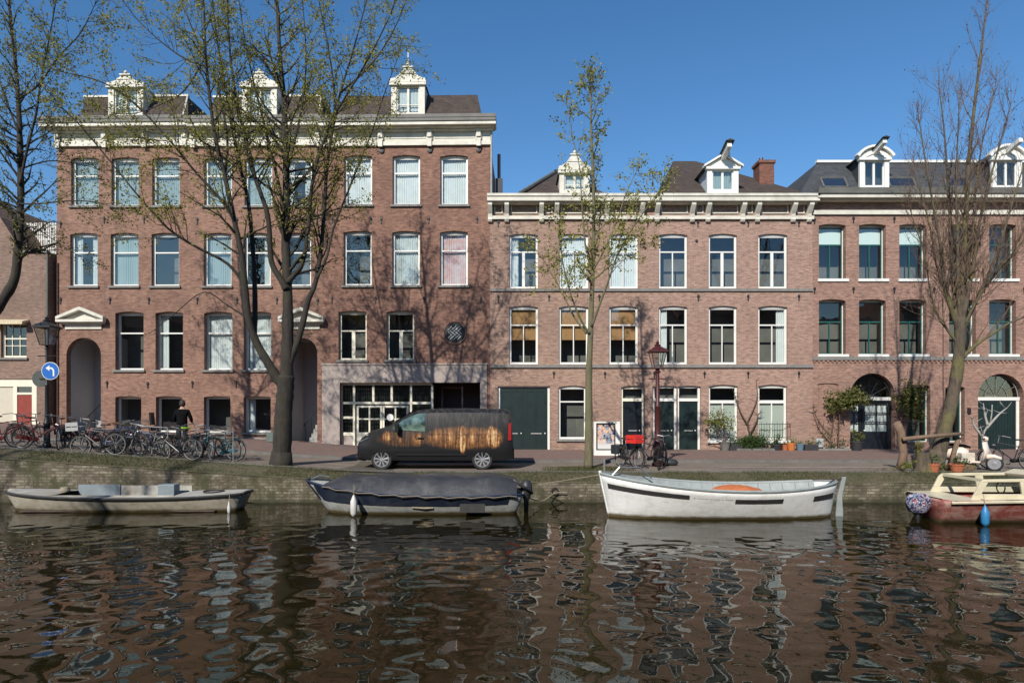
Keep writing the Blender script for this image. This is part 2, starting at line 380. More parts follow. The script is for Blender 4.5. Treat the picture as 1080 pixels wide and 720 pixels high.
mb = MB(); mb.box(-400, -22, 2.4, QY + .05, -.5, 0).box(22, 400, 2.4, QY + .05, -.5, 0); tag(mb.build('canal_water_beyond', M_water), kind='structure')
# the bank behind the viewer: quay, street and an unseen terrace added for the window panes to reflect
mb = MB(); mb.box(-60, 60, -60, 2.45, -1, 0.62); tag(mb.build('near_bank_quay', M_kerb), kind='structure')
mb = MB()
hr = random.Random(3); xx = -48
while xx < 48:
    w = hr.uniform(6, 8); h = hr.uniform(10.5, 13.5)
    mb.box(xx, xx + w - .01, -20, -10 - hr.uniform(0, .1), 0.6, h); mb.xprism([(-20, h), (-10.2, h), (-13.5, h + 2.2)], xx + .1, xx + w - .1); xx += w
tag(mb.build('unseen_terrace', M_brickL), kind='structure')

# ------------------------------------------------------------ houses
FD = FPX / 23.0
class Frame:
    def __init__(s, X, D, th): s.X = X; s.D = D; s.c = math.cos(th); s.s = math.sin(th); s.th = th
    def pt(s, px, py, off=0.0):
        """picture point on the facade plane moved off metres towards the viewer -> (along, z)"""
        a = (px - HX) / FPX; X0 = s.X + s.s * off; D0 = s.D - s.c * off
        t = (a * D0 - X0) / (s.c - a * s.s); depth = D0 + t * s.s
        return t, CAMZ + (HY - py) / FPX * depth
class House:
    def __init__(s, name, label, fr, px0, px1, cat='house', group=None):
        s.fr = fr; s.px0 = px0; s.px1 = px1; s.s0 = fr.pt(px0, HY)[0]; s.s1 = fr.pt(px1, HY)[0]
        s.w = s.s1 - s.s0; s.mid = (px0 + px1) / 2
        bx, by = fr.X + fr.c * s.s0, fr.D + fr.s * s.s0
        s.zb = min(gz(bx), gz(bx + s.w))
        s.root = empty(name, (bx, by, s.zb), fr.th, label, cat, group)
    def x(s, px, off=0.0): return s.fr.pt(px, HY, off)[0] - s.s0
    def z(s, py, off=0.0, px=None): return s.fr.pt(s.mid if px is None else px, py, off)[1] - s.zb
def arch_pts(x0, x1, zt, rise, n=8):
    """points left to right along an arch whose crown is at zt"""
    if rise <= 0: return [(x0, zt), (x1, zt)]
    w = (x1 - x0) / 2; Rr = (w * w + rise * rise) / (2 * rise); cx = (x0 + x1) / 2; cz = zt - Rr
    a = math.asin(min(1, w / Rr)) if rise < w else PI / 2
    if rise >= w * .999: n = 18
    return [(cx + Rr * math.sin(-a + 2 * a * i / n), cz + Rr * math.cos(-a + 2 * a * i / n)) for i in range(n + 1)]
def wall(H, ops, z1, mat, z0=-0.6, depth=9.0, x0=0.0, x1=None, name='wall'):
    """front wall sheet with openings (x0,x1,z0,z1,rise,reveal) plus side and rear walls"""
    x1 = H.w if x1 is None else x1; mb = MB()
    xs = sorted({x0, x1, *[o[0] for o in ops], *[o[1] for o in ops]}); zs = sorted({z0, z1, *[o[2] for o in ops], *[o[3] for o in ops]})
    for i in range(len(xs) - 1):
        j = 0
        while j < len(zs) - 1:
            def inside(jj):
                cx, cz = (xs[i] + xs[i + 1]) / 2, (zs[jj] + zs[jj + 1]) / 2
                return any(o[0] < cx < o[1] and o[2] < cz < o[3] for o in ops)
            if inside(j): j += 1; continue
            k = j
            while k + 1 < len(zs) - 1 and not inside(k + 1): k += 1
            mb.add([(xs[i], 0, zs[j]), (xs[i + 1], 0, zs[j]), (xs[i + 1], 0, zs[k + 1]), (xs[i], 0, zs[k + 1])], [(0, 1, 2, 3)]); j = k + 1
    for (a, b, c, d, rise, rev) in ops:
        pts = arch_pts(a, b, d - 0.001, rise) if rise > 0 else [(a, d), (b, d)]
        if rise > 0:
            for p, q_ in zip(pts, pts[1:]): mb.add([(p[0], 0, p[1]), (q_[0], 0, q_[1]), (q_[0], 0, d), (p[0], 0, d)], [(0, 1, 2, 3)])
        loop = [(a, c)] + pts + [(b, c)]
        for p, q_ in zip(loop, loop[1:] + loop[:1]):
            mb.add([(p[0], 0, p[1]), (q_[0], 0, q_[1]), (q_[0], rev, q_[1]), (p[0], rev, p[1])], [(0, 1, 2, 3)])
    for xx_ in (x0 + .001, x1 - .001): mb.add([(xx_, 0, z0), (xx_, depth, z0), (xx_, depth, z1), (xx_, 0, z1)], [(0, 1, 2, 3)])
    mb.add([(x0, depth, z0), (x1, depth, z0), (x1, depth, z1), (x0, depth, z1)], [(0, 1, 2, 3)])
    mb.add([(x0, .0, z1), (x1, .0, z1), (x1, depth, z1), (x0, depth, z1)], [(0, 1, 2, 3)])
    o = mb.build(name, mat, H.root)
    return o
def pleats(x0, x1, z0, z1, y, amp=0.03, n=None, rs=0):
    r = random.Random(rs); w = x1 - x0; n = n or max(4, int(w / 0.1)); mb = MB(); k = n * 4; vs = []
    ph = r.uniform(0, 6); 
    for i in range(k + 1):
        u = i / k; yy = y + amp * math.sin(u * n * 2 * PI + ph) * (0.6 + 0.4 * math.sin(u * 9 + ph))
        vs += [(x0 + w * u, yy, z0), (x0 + w * u, yy + .01 * math.sin(u * 5), z1)]
    mb.add(vs, [(2 * i, 2 * i + 2, 2 * i + 3, 2 * i + 1) for i in range(k)]); return mb
RS = random.Random(77)
def window(H, a, b, c, d, rise, rev=0.14, fmat=None, smat=None, fw=0.055, transom=0.68, mull=None, curtain=None, glass=None, sill='stone', name='window', bars=None, label=None, room=0.9, mw=0.05, sillp=0.09):
    """a..b, c..d opening in house coordinates"""
    fmat = fmat or M_white; smat = smat or fmat; glass = glass or M_glass; y0, y1 = rev, rev + 0.09
    e = 0.002; a += e; b -= e; c += e; d -= e
    mb = MB(); zi = d - max(rise, 0) - fw * 0.8
    if rise <= 0: zi = d - fw
    mb.box(a, a + fw, y0, y1, c, zi); mb.box(b - fw, b, y0, y1, c, zi); mb.box(a + fw, b - fw, y0, y1, c, c + fw)
    pts = arch_pts(a, b, d, rise) if rise > 0 else [(a, d), (b, d)]
    mb.prism([(a, zi), (b, zi)] + list(reversed(pts)), y0, y1)
    root = mb.build(name, fmat, H.root)
    if label: root['label'] = label
    # sashes: their own bars, slightly recessed
    sw = 0.038; sb = MB(); ia, ib, ic, id_ = a + fw, b - fw, c + fw, zi; ys0, ys1 = y0 + .025, y1 - .01
    for (p, q_, r_, t_) in ((ia, ia + sw, ic, id_), (ib - sw, ib, ic, id_), (ia + sw, ib - sw, ic, ic + sw), (ia + sw, ib - sw, id_ - sw, id_)): sb.box(p, q_, ys0, ys1, r_, t_)
    zt = None
    if transom:
        zt = ic + (id_ - ic) * transom; sb.box(ia + sw, ib - sw, ys0 - .02, ys1 - .002, zt - mw * .6, zt + mw * .6)
    top = zt - mw * .6 if zt else id_ - sw
    if mull: cx = (a + b) / 2; sb.box(cx - mull / 2, cx + mull / 2, ys0 - .012, ys1 - .004, ic + sw, top)
    if bars:
        for k in range(1, bars[0]):
            xx_ = ia + (ib - ia) * k / bars[0]; sb.box(xx_ - .015, xx_ + .015, ys0 + .004, ys1 - .006, ic + sw, id_ - sw)
        for k in range(1, bars[1]):
            zz = ic + (id_ - ic) * k / bars[1]; sb.box(ia + sw, ib - sw, ys0 + .003, ys1 - .008, zz - .015, zz + .015)
    sb.build('sash', smat, root)
    gp = MB(); yg = ys1 - .02; tl = RS.uniform(-.006, .006); tl2 = RS.uniform(-.006, .006)
    gp.add([(ia, yg + tl, ic), (ib, yg - tl, ic), (ib, yg - tl + tl2, id_), (ia, yg + tl + tl2, id_)], [(0, 1, 2, 3)]); gp.build('pane', glass, root, recalc=False)
    rb = MB(); yb0, yb1 = y1 + .002, y1 + room
    A, B, C_, D_ = ia - .1, ib + .1, ic - .05, id_ + .05
    rb.add([(A, yb0, C_), (B, yb0, C_), (B, yb0, D_), (A, yb0, D_), (A - .3, yb1, C_ - .3), (B + .3, yb1, C_ - .3), (B + .3, yb1, D_ + .1), (A - .3, yb1, D_ + .1)],
           [(4, 5, 6, 7), (0, 1, 5, 4), (1, 2, 6, 5), (2, 3, 7, 6), (3, 0, 4, 7)]); rb.build('room', M_room, root)
    yc = y1 + .07; sd = RS.randint(0, 999)
    if curtain in ('net', 'skytint', 'pink'):
        pleats(ia, ib, ic, id_, yc, 0.03, None, sd).build('curtain', {'net': M_net, 'skytint': M_skytint, 'pink': M_pink}[curtain], root, smooth=True)
    elif curtain == 'halfnet':
        pleats(ia, ib, ic, zt, yc, 0.02, None, sd).build('curtain', M_net, root, smooth=True)
    elif curtain in ('left', 'right', 'both'):
        w = (ib - ia) * .3
        if curtain != 'right': pleats(ia, ia + w, ic, id_, yc, 0.035, 4, sd).build('curtain', M_net, root, smooth=True)
        if curtain != 'left': pleats(ib - w, ib, ic, id_, yc, 0.035, 4, sd + 1).build('curtain', M_net, root, smooth=True)
    elif curtain == 'orange':
        zl = ic + (zt - ic) * 0.62; MB().box(ia, ib, yc, yc + .02, zl, id_).build('blind', M_orange, root)
    elif curtain == 'frost':
        MB().box(ia, ib, yc - .04, yc - .03, ic, zt).build('blind', M_frost, root)
    elif curtain == 'rollerblind':
        MB().box(ia, ib, yc - .05, yc - .04, zt, id_).build('blind', M_whiteblind, root)
    if sill == 'stone':
        MB().box(a - .1, b + .08, -sillp, rev - .002, c - .1, c - .003).build('sill', M_sill, root)
    elif sill == 'white':
        MB().box(a - .06, b + .12, -sillp, rev - .002, c - .13, c - .003).build('sill', M_white, root)
    return root
def win_px(H, px0, px1, pyt, pyb, rise=0.075, **k):
    mid = (px0 + px1) / 2
    return (H.x(px0), H.x(px1), H.z(pyb, px=mid), H.z(pyt, px=mid), rise, k)
def make_windows(H, lst, base):
    for (a, b, c, d, rise, k) in lst:
        kk = dict(base); kk.update(k); window(H, a, b, c, d, rise, **kk)
def cornice(H, bands, mat_default, le=0.0, re=0.0):
    """bands: (py top, py bottom, projection, material, name)"""
    for (t, b_, p, m, nm) in bands:
        L_, R_ = -le * min(1, p / .5), H.w + re * min(1, p / .5)
        o = MB().box(L_, R_, -p, 0.15, H.z(b_, p), H.z(t, p)).build(nm, m or mat_default, H.root)
def anchors(H, pts, rev=0, s=1.0):
    first = None
    for (px, py) in pts:
        x, z = H.x(px), H.z(py, px=px)
        if first is None:
            mb = MB(); mb.box(-.03 * s, .03 * s, -.035, .003, -.2 * s, .2 * s); mb.box(-.07 * s, .07 * s, -.04, -.036 + .035, .04, .1); mb.lathe([(0.05, 0), (.05, .03)], (0, -.06, .07), 8, 'y')
            first = mb.build('wall_anchor', M_dark, H.root, loc=(x, 0, z))
        else:
            c = first.copy(); COL.objects.link(c); c.location = (x, 0, z)
def opening(w, rev=0.14): a, b, c, d, rise, k = w; return (a, b, c, d, rise, k.get('rev', rev))

# ---- the tall left terrace (three houses)
th = -0.0235
FL = Frame(wx(517, FD), FD, 0.0); FL = Frame(wx(517, FD), FD, th)
def band_px(y_right, y_left=None): return y_right
def tall_cornice(H, le=0, re=0):
    # py values refer to the right end of the terrace; the frame handles the perspective
    d = (517 - H.mid) * 0.0035   # slight fall to the left
    bands = [(120 + d, 123.5 + d, .62, M_lead, 'gutter'), (123.5 + d, 127 + d, .6, M_lead, 'fascia'), (127 + d, 131 + d, .55, M_corn, 'cornice'),
             (131 + d, 134 + d, .38, M_corn, 'bed_moulding'), (134 + d, 138 + d, .2, M_corn, 'bed_moulding'), (138 + d * .6, 149 + d * .5, .06, M_corn, 'frieze'), (149 + d * .5, 153 + d * .5, .12, M_corn, 'architrave')]
    cornice(H, bands, M_corn, le, re)
    d *= .6
    return d
def consoles_tall(H, pxs, d):
    pm = []
    for px in pxs:
        x = H.x(px); z0, z1, z2 = H.z(155 + d), H.z(149 + d), H.z(137 + d)
        mb = MB(); mb.box(x - .13, x + .13, -.18, -.061, z1, z2 - .02); mb.box(x - .10, x + .10, -.24, -.181, z1 + .1, z2 - .05); mb.box(x - .1, x + .1, -.2, -.121, z0 - .05, z1 - .002)
        mb.build('console', M_corn, H.root, bevel=.01)
    for a, b in zip(pxs, pxs[1:]):
        xa, xb = H.x(a) + .2, H.x(b) - .2; z0, z1 = H.z(147 + d), H.z(140.5 + d)
        mb = MB(); t = .035
        mb.box(xa, xb, -.085, -.061, z0, z0 + t); mb.box(xa, xb, -.085, -.061, z1 - t, z1); mb.box(xa, xa + t, -.085, -.061, z0 + t, z1 - t); mb.box(xb - t, xb, -.085, -.061, z0 + t, z1 - t)
        mb.build('frieze_panel', M_corn, H.root)
def mansard(H, pb0, pb1, pt0, pt1, yb, yt, mat, back=7.5, trim=False, y0=.25, y1=1.2):
    x0, x1, xt0, xt1 = H.x(pb0, -y0), H.x(pb1, -y0), H.x(pt0, -y1), H.x(pt1, -y1); zb, zt = H.z(yb, -y0) - .4, H.z(yt, -y1)
    k = .4 / max(.01, zt - zb)
    vs = [(x0, y0 - .2, zb), (x1, y0 - .2, zb), (x1, back + .8, zb), (x0, back + .8, zb), (xt0, y1, zt), (xt1, y1, zt), (xt1, back, zt), (xt0, back, zt)]
    rf = MB().add(vs, [(0, 1, 5, 4), (1, 2, 6, 5), (2, 3, 7, 6), (3, 0, 4, 7), (4, 5, 6, 7)]).build('roof', mat, H.root)
    if trim:
        mb = MB(); mb.box(xt0 - .05, xt1 + .05, y1 - .06, y1 + .1, zt + .004, zt + .1)
        mb.tube([(xt1, y1 - .02, zt), (x1 * .4 + xt1 * .6, y0 + .0, zb + .35)], .04, 6); mb.build('roof_trim', M_corn, rf)
    return rf
def dormer_gable(H, px0, px1, pyb, pyw, pya, style, y=0.3, back=2.2, mat=None, side=None):
    """white dormer; pyw: top of window zone; pya: apex"""
    mat = mat or M_white; side = side or M_white
    x0, x1 = H.x(px0, -y), H.x(px1, -y); zb, zw, za = H.z(pyb, -y), H.z(pyw, -y), H.z(pya, -y); w = x1 - x0; cx = (x0 + x1) / 2
    pw = w * .16
    mb = MB(); mb.box(x0, x0 + pw, y, y + .15, zb - .3, zw); mb.box(x1 - pw, x1, y, y + .15, zb - .3, zw); mb.box(x0 + pw, x1 - pw, y + .01, y + .15, zb - .3, zb + .12)
    mb.box(x0 - .07, x1 + .07, y - .1, y + .15, zw + .002, zw + .12)
    d = mb.build('dormer', mat, H.root, bevel=.008)
    zz = zw + .122
    if style == 'scroll':    # old neck-gable top with scrolls and a finial
        hz = za - zz; pts = [(x0 - .03, zz), (x1 + .03, zz), (x1 + .03, zz + .3 * hz), (x1 - w * .08, zz + .34 * hz), (cx + w * .26, zz + .55 * hz), (cx + w * .16, zz + .85 * hz), (cx + w * .1, za), (cx - w * .1, za), (cx - w * .16, zz + .85 * hz), (cx - w * .26, zz + .55 * hz), (x0 + w * .08, zz + .34 * hz), (x0 - .03, zz + .3 * hz)]
        MB().prism(pts, y - .04, y + .13).build('gable', mat, d, bevel=.01)
        mb = MB(); mb.prism([(cx - w * .24, za - .42 * hz), (cx + w * .24, za - .42 * hz), (cx + w * .24, za - .36 * hz), (cx, za - .1 * hz), (cx - w * .24, za - .36 * hz)], y - .07, y - .041); mb.box(x0 - .06, x1 + .06, y - .08, y - .041, zz + .02, zz + .09); mb.box(cx - w * .15, cx + w * .15, y - .09, y + .14, za + .002, za + .06); mb.lathe([(.05, 0), (.09, .06), (.05, .14), (.0, .2)], (cx, y, za + .072), 10); mb.build('finial', mat, d)
    elif style == 'triangle':
        MB().prism([(x0 - .1, zz), (x1 + .1, zz), (cx, za)], y - .02, y + .13).build('gable', mat, d, bevel=.01)
        mb = MB(); hh = .09
        for s_ in (-1, 1):
            xe = cx + s_ * (w / 2 + .18); mb.prism([(xe, zz - .02), (xe, zz + hh - .02), (cx, za + hh + .03), (cx, za + .03)][::s_], y - .16, y + .16)
        mb.build('raking_moulding', mat, d)
    elif style == 'segment':
        pts = arch_pts(x0 - .1, x1 + .1, za, (za - zz) * .95, 10)
        MB().prism([(x0 - .1, zz), (x1 + .1, zz)] + pts[::-1], y - .02, y + .13).build('gable', mat, d)
        mb = MB(); p2 = arch_pts(x0 - .2, x1 + .2, za + .1, (za - zz), 10); p1 = arch_pts(x0 - .1, x1 + .1, za, (za - zz) * .95, 10)
        for i in range(10): mb.prism([p1[i], p1[i + 1], p2[i + 1], p2[i]], y - .16, y + .16)
        mb.tube([(cx - w * .3, y - .04, zz + .06), (cx, y - .05, zz + (za - zz) * .5), (cx + w * .3, y - .04, zz + .06)], .03, 6); mb.build('arched_moulding', mat, d)
    # two leaf window
    mb = MB(); a, b, c, e = x0 + pw, x1 - pw, zb + .12, zw; f = .06
    for (p, q_, r_, t_) in ((a, a + f, c, e), (b - f, b, c, e), (a + f, b - f, c, c + f), (a + f, b - f, e - f, e), (cx - .05, cx + .05, c + f, e - f)): mb.box(p, q_, y + .07, y + .13, r_, t_)
    if style in ('gablewin', 'triangle2', 'scroll') : mb.box(a + f, b - f, y + .08, y + .12, c + (e - c) * .32 - .02, c + (e - c) * .32 + .02)
    w_ = mb.build('window', mat, d)
    MB().add([(a, y + .11, c), (b, y + .11, c), (b, y + .105, e), (a, y + .105, e)], [(0, 1, 2, 3)]).build('pane', M_glassR, d, recalc=False)
    if style != 'segment': pleats(a, b, c, e, y + .2, .02, 8, 3).build('curtain', M_net if style == 'scroll' else M_skytint, d, smooth=True)
    else: MB().box(a, b, y + .6, y + .62, c, e).build('blind', M_room, d)
    # cheeks and little roof going back
    MB().box(x0 + .03, x0 + .12, y + .15, y + back, zb - .5, zw + .1).build('cheek', side, d); MB().box(x1 - .12, x1 - .03, y + .15, y + back, zb - .5, zw + .1).build('cheek', side, d)
    mb = MB(); zr = zw + .104; zt = za - .05 if style in ('triangle', 'scroll') else za - .08
    if style == 'segment': 
        pts = arch_pts(x0 - .12, x1 + .12, zt, (zt - zr) * .95, 8); mb.prism([(x0 - .12, zr), (x1 + .12, zr)] + pts[::-1], y + .17, y + back)
    elif style == 'scroll': mb.prism([(x0 - .05, zr), (x1 + .05, zr), (cx, zr + .55)], y + .17, y + back)
    else: mb.prism([(x0 - .16, zr), (x1 + .16, zr), (cx, zt)], y + .17, y + back)
    mb.build('dormer_roof', M_slate if side is not M_white or style != 'scroll' else M_tileB, d)
    return d, cx, x0, x1, zb, zw, za

TALL = 'tall brick terrace houses on the left'
def portico(H, cx_px, py_apex, hw_px, mat=M_corn):
    cx = H.x(cx_px); wv = hw_px / 23.0; za, zb_ = H.z(py_apex, px=cx_px), H.z(337.5, px=cx_px)
    mb = MB(); mb.prism([(cx - wv + .12, zb_), (cx + wv - .12, zb_), (cx, za - .1)], -.1, -.002)
    for s_ in (-1, 1):
        xe = cx + s_ * wv; mb.prism([(xe, zb_ + .0), (xe, zb_ + .13), (cx, za + .05), (cx, za - .1)][::s_], -.34, -.1)
    mb.box(cx - wv, cx + wv, -.34, -.102, zb_ - .12, zb_ - .002); mb.box(cx - wv + .1, cx + wv - .1, -.2, -.002, zb_ - .2, zb_ - .122)
    mb.box(cx - wv + .25, cx + wv - .25, -.06, -.002, zb_ - .42, zb_ - .202)
    mb.build('pediment', mat, H.root)
M_stair = plain('stair_stone', (0.36, 0.35, 0.33), .8, var=.2)
def stairs_in_porch(H, x0, x1, ztop, rev, right_side=True):
    """plastered porch recess with a steep stone stair climbing to one side"""
    mb = MB(); D2 = rev + 1.7
    mb.add([(x0 - .02, rev, -.6), (x0 - .02, D2, -.6), (x0 - .02, D2, ztop + .05), (x0 - .02, rev, ztop + .05)], [(0, 1, 2, 3)])
    mb.add([(x0 - .02, D2, -.6), (x1 + .5, D2, -.6), (x1 + .5, D2, ztop + .05), (x0 - .02, D2, ztop + .05)], [(0, 1, 2, 3)])
    mb.add([(x1 + .5, rev, -.6), (x1 + .5, D2, -.6), (x1 + .5, D2, ztop + .05), (x1 + .5, rev, ztop + .05)], [(0, 1, 2, 3)])
    mb.add([(x0, rev, ztop + .03), (x1 + .5, rev, ztop + .03), (x1 + .5, D2, ztop + .03), (x0, D2, ztop + .03)], [(0, 1, 2, 3)])
    mb.build('porch', M_porch, H.root)
    mb = MB(); n = 9
    for i in range(n):
        xa = x0 + (x1 - x0) * .45 + i * (x1 - x0) * .62 / n
        mb.box(xa, x1 + .45, rev + .35, rev + 1.6, -.05 + i * .2, .15 + i * .2)
    mb.build('stair', M_stair, H.root)
    mb = MB(); mb.tube([(x0 + .3, rev + .7, .9), (x1 + .3, rev + .7, .9 + n * .2 * .9)], .025, 6)
    for i in range(5): xx_ = x0 + .4 + i * (x1 - x0) / 5; mb.tube([(xx_, rev + .7, 0.0), (xx_, rev + .7, .95 + i * .3)], .014, 5)
    mb.build('handrail', M_dark, H.root)

def tall_house(name_label, p0, p1, wins, le=0, re=0, door=None, consoles=(), zt_py=152):
    H = House('terrace_house', name_label, FL, p0, p1, 'house', TALL)
    ops = [opening(w) for w in wins]
    return H, ops
def rows_AB(H, cols3, cols2, cols1, cols0, cur3, cur2, cur1, cur0):
    L_ = []
    for (a, b), c in zip(cols3, cur3): L_.append(win_px(H, a, b, 166, 217, curtain=c, glass=M_glassR))
    for (a, b), c in zip(cols2, cur2): L_.append(win_px(H, a, b, 245.5, 301.5, curtain=c, glass=M_glassR))
    for (a, b), c in zip(cols1, cur1): L_.append(win_px(H, a, b, 328.5, 390, curtain=c, transom=.66, rev=.24))
    for (a, b), c in zip(cols0, cur0): L_.append(win_px(H, a, b, 417.5, 456, rise=.05, curtain=c, transom=None, rev=.24))
    return L_
BASE = dict(mull=None, transom=.66)
# A
H = House('terrace_house', 'tall brick house at the left end, behind the black lamp with the blue sign', FL, 60, 201, 'house', TALL)
W = rows_AB(H, [(75, 104), (117.5, 146.5), (160.5, 189.5)], [(74, 103), (116.7, 146), (159.8, 188.9)], [(121.6, 151.5), (164, 193)], [(121.6, 149), (164.4, 192)],
            ['skytint', 'skytint', 'skytint'], ['both', 'skytint', None], [None, 'left'], [None, None])
ops = [opening(w) for w in W]; pa, pb = H.x(70), H.x(106.5); pz = H.z(356, px=88); ops.append((pa, pb, -.5, pz, (pb - pa) / 2 * .999, .3))
zt = H.z(152); wall(H, ops, zt, M_brickL); make_windows(H, W, BASE); stairs_in_porch(H, pa, pb, pz, .3)
d = tall_cornice(H, le=.45); consoles_tall(H, [63, 112, 154, 196], d)
portico(H, 88.5, 325.5, 25.5); rf = mansard(H, 86, 201, 90, 198, 124, 103, M_tileB, trim=True)
dormer_gable(H, 114, 151, 124, 93, 80, 'scroll', mat=M_corn)
anchors(H, [(64, 237), (110, 232), (152, 232), (64, 317), (116, 317), (157, 317), (113, 405), (156, 406)], s=.8)
# B
H = House('terrace_house', 'tall red brick house behind the big many-stemmed tree, pediment partly hidden by its trunk', FL, 201, 340, 'house', TALL)
W = rows_AB(H, [(215.3, 244.4), (257.8, 287), (299.5, 329)], [(215, 244), (257.5, 285.5), (299, 328)], [(215.3, 245), (257, 286)], [(215, 243), (257, 285.5)],
            ['skytint', 'skytint', 'both'], ['skytint', 'right', None], ['net', 'net'], [None, 'left'])
ops = [opening(w) for w in W]; pa, pb = H.x(304), H.x(334.6); pz = H.z(356.5, px=320); ops.append((pa, pb, -.5, pz, (pb - pa) / 2 * .999, .5))
zt = H.z(152); wall(H, ops, zt, M_brickL); make_windows(H, W, BASE); stairs_in_porch(H, pa, pb, pz, .5)
d = tall_cornice(H); consoles_tall(H, [205, 250, 294, 336], d)
portico(H, 319.5, 326, 24); mansard(H, 222, 341, 226, 339, 123, 103, M_tileB, trim=True)
dormer_gable(H, 255, 292, 124, 93, 78, 'scroll', mat=M_corn)
anchors(H, [(208, 233), (250, 233), (293, 232), (334, 232), (208, 317), (250, 317), (292, 317), (335, 318), (203, 405), (249, 405), (294, 406)], s=.8)
MB().box(H.x(213), H.x(296), -.07, -.002, -.5, H.z(461)).build('plinth', M_plaster, H.root)
MB().box(H.x(266), H.x(274), -.1, -.075, H.z(470), H.z(464)).build('notice_plate', M_white, H.root)
# C
H = House('terrace_house', 'tall brick house with grey plastered garage front and round lattice grille', FL, 340, 517, 'house', TALL)
W = [win_px(H, a, b, 163.5, 216, curtain='net', glass=M_glass, transom=.68) for a, b in ((363, 392.4), (414, 443), (464.3, 493.5))]
W += [win_px(H, a, b, 243.5, 301, curtain=c, glass=g, transom=.67) for (a, b), c, g in zip(((362.4, 392), (413.6, 442.7), (464, 493.4)), (None, 'net', 'pink'), (M_glassR, M_glassR, M_glass))]
W += [win_px(H, a, b, 327.5, 379.5, transom=.62, mull=.16, fmat=M_cream, rev=.16) for a, b in ((357, 386.7), (407.7, 436.8))]
ops = [opening(w) for w in W]
gx0, gx1, gzt = H.x(358.6), H.x(506.5), H.z(403.4, px=430); ops.append((gx0, gx1, -.5, gzt, 0, .35))
rx, rz, rr = H.x(479.7), H.z(351, px=480), 11.3 / 23
zt = H.z(152); wall(H, ops, zt, M_brickC); make_windows(H, W, BASE)
d = tall_cornice(H, re=.28); consoles_tall(H, [352, 402, 453.5, 505], 0)
anchors(H, [(350, 232), (391, 232), (402, 232.5), (452, 232), (503, 232), (350, 316), (396, 316), (447, 316), (507, 316)], s=.8)
mb = MB()
for px in (402.5, 453.5, 505): mb.lathe([(.0, -.08), (.11, -.07), (.13, -.002)], (H.x(px), 0, H.z(159)), 12, 'y')
mb.build('vent_cap', M_dark, H.root)
# plaster surround, in four butted slabs around the opening
ps = MB(); pt = H.z(383.5, px=430); pe = H.x(513.5)
ps.box(0.0, gx0, -.05, -.003, -.5, pt); ps.box(gx1, pe, -.05, -.003, -.5, pt); ps.box(gx0, gx1, -.05, -.003, gzt, pt); ps.box(-.02, pe + .03, -.09, -.051, pt - .06, pt + .02)
ps.build('plaster_surround', M_plaster, H.root)
# round grille: dark disc with a woven white lattice
gr = MB().lathe([(rr, -.03), (rr, -.002)], (rx, 0, rz), 28, 'y').build('round_vent', M_dark, H.root)
mb = MB(); mb.torus((rx, -.03, rz), rr + .02, .035, 'y', 28, 6); mb.build('brick_ring', M_brickC, gr)
mb = MB(Matrix.Translation((rx, 0, rz)) @ Matrix.Rotation(R(45), 4, 'Y')); g = .13; t = .012
for i in range(-2, 3):
    for j in range(-2, 3):
        if (i * i + j * j) > 5 or (i + j) % 2: continue
        cx, cz = i * g, j * g
        if (i - j) % 4 == 0:
            for o_ in (-.05, .05): mb.box(cx - g * .9, cx + g * .95, -.055, -.035, cz + o_ - t, cz + o_ + t)
        else:
            for o_ in (-.05, .05): mb.box(cx + o_ - t, cx + o_ + t, -.06, -.036, cz - g * .95, cz + g * .95)
mb.build('lattice', M_white, gr)
# garage glazing
M_leaded = glassmat('leaded_glass', 1.7, (0.35, 0.4, 0.38), .6)
yf = .22; zpx = lambda py: H.z(py, px=430)
xs_ = [358.6, 372, 392.5, 412, 432.5, 455]; mb = MB(); fw = .05
gl = MB(); x455 = H.x(455)
def bar(mb, xa, xb, za, zb_): mb.box(xa, xb, yf, yf + .09, za, zb_)
bar(mb, gx0 + .003, x455, zpx(405.8), gzt - .003)
for px in xs_: bar(mb, max(gx0 + .003, H.x(px) - fw), H.x(px) + fw, zpx(423.5), zpx(405.8))
bar(mb, gx0 + .003, x455 + fw, zpx(426), zpx(423.5))
for px in (358.6, 372): bar(mb, max(gx0 + .003, H.x(px) - fw), H.x(px) + fw, -.1, zpx(426))
for py in (440, 441): pass
for (a, b) in ((439, 441.5), (456, 459.5)): bar(mb, gx0 + .06, H.x(372) - fw, zpx(b), zpx(a))
bar(mb, H.x(432.5) - fw, H.x(432.5) + fw, -.1, zpx(426)); bar(mb, H.x(455) - fw, H.x(455) + fw, -.1, zpx(426)); bar(mb, H.x(432.5) + fw, H.x(455) - fw, zpx(437), zpx(434))
gfr = mb.build('shop_front', M_cream, H.root)
MB().add([(gx0, yf + .05, -.3), (x455, yf + .05, -.3), (x455, yf + .05, gzt), (gx0, yf + .05, gzt)], [(0, 1, 2, 3)]).build('pane', M_leaded, gfr, recalc=False)
mb = MB()
for i in range(1, 40):
    xx_ = gx0 + (x455 - gx0) * i / 40; mb.box(xx_ - .004, xx_ + .004, yf + .03, yf + .048, .9, gzt - .1)
for i in range(12): zz = 1.0 + i * .19; mb.box(gx0 + .03, x455, yf + .028, yf + .046, zz - .004, zz + .004)
mb.build('leading', M_dark, gfr)
MB().box(gx0 + .05, H.x(372) - fw, yf + .02, yf + .07, -.3, zpx(459.5)).build('stall_riser', M_plaster, gfr)
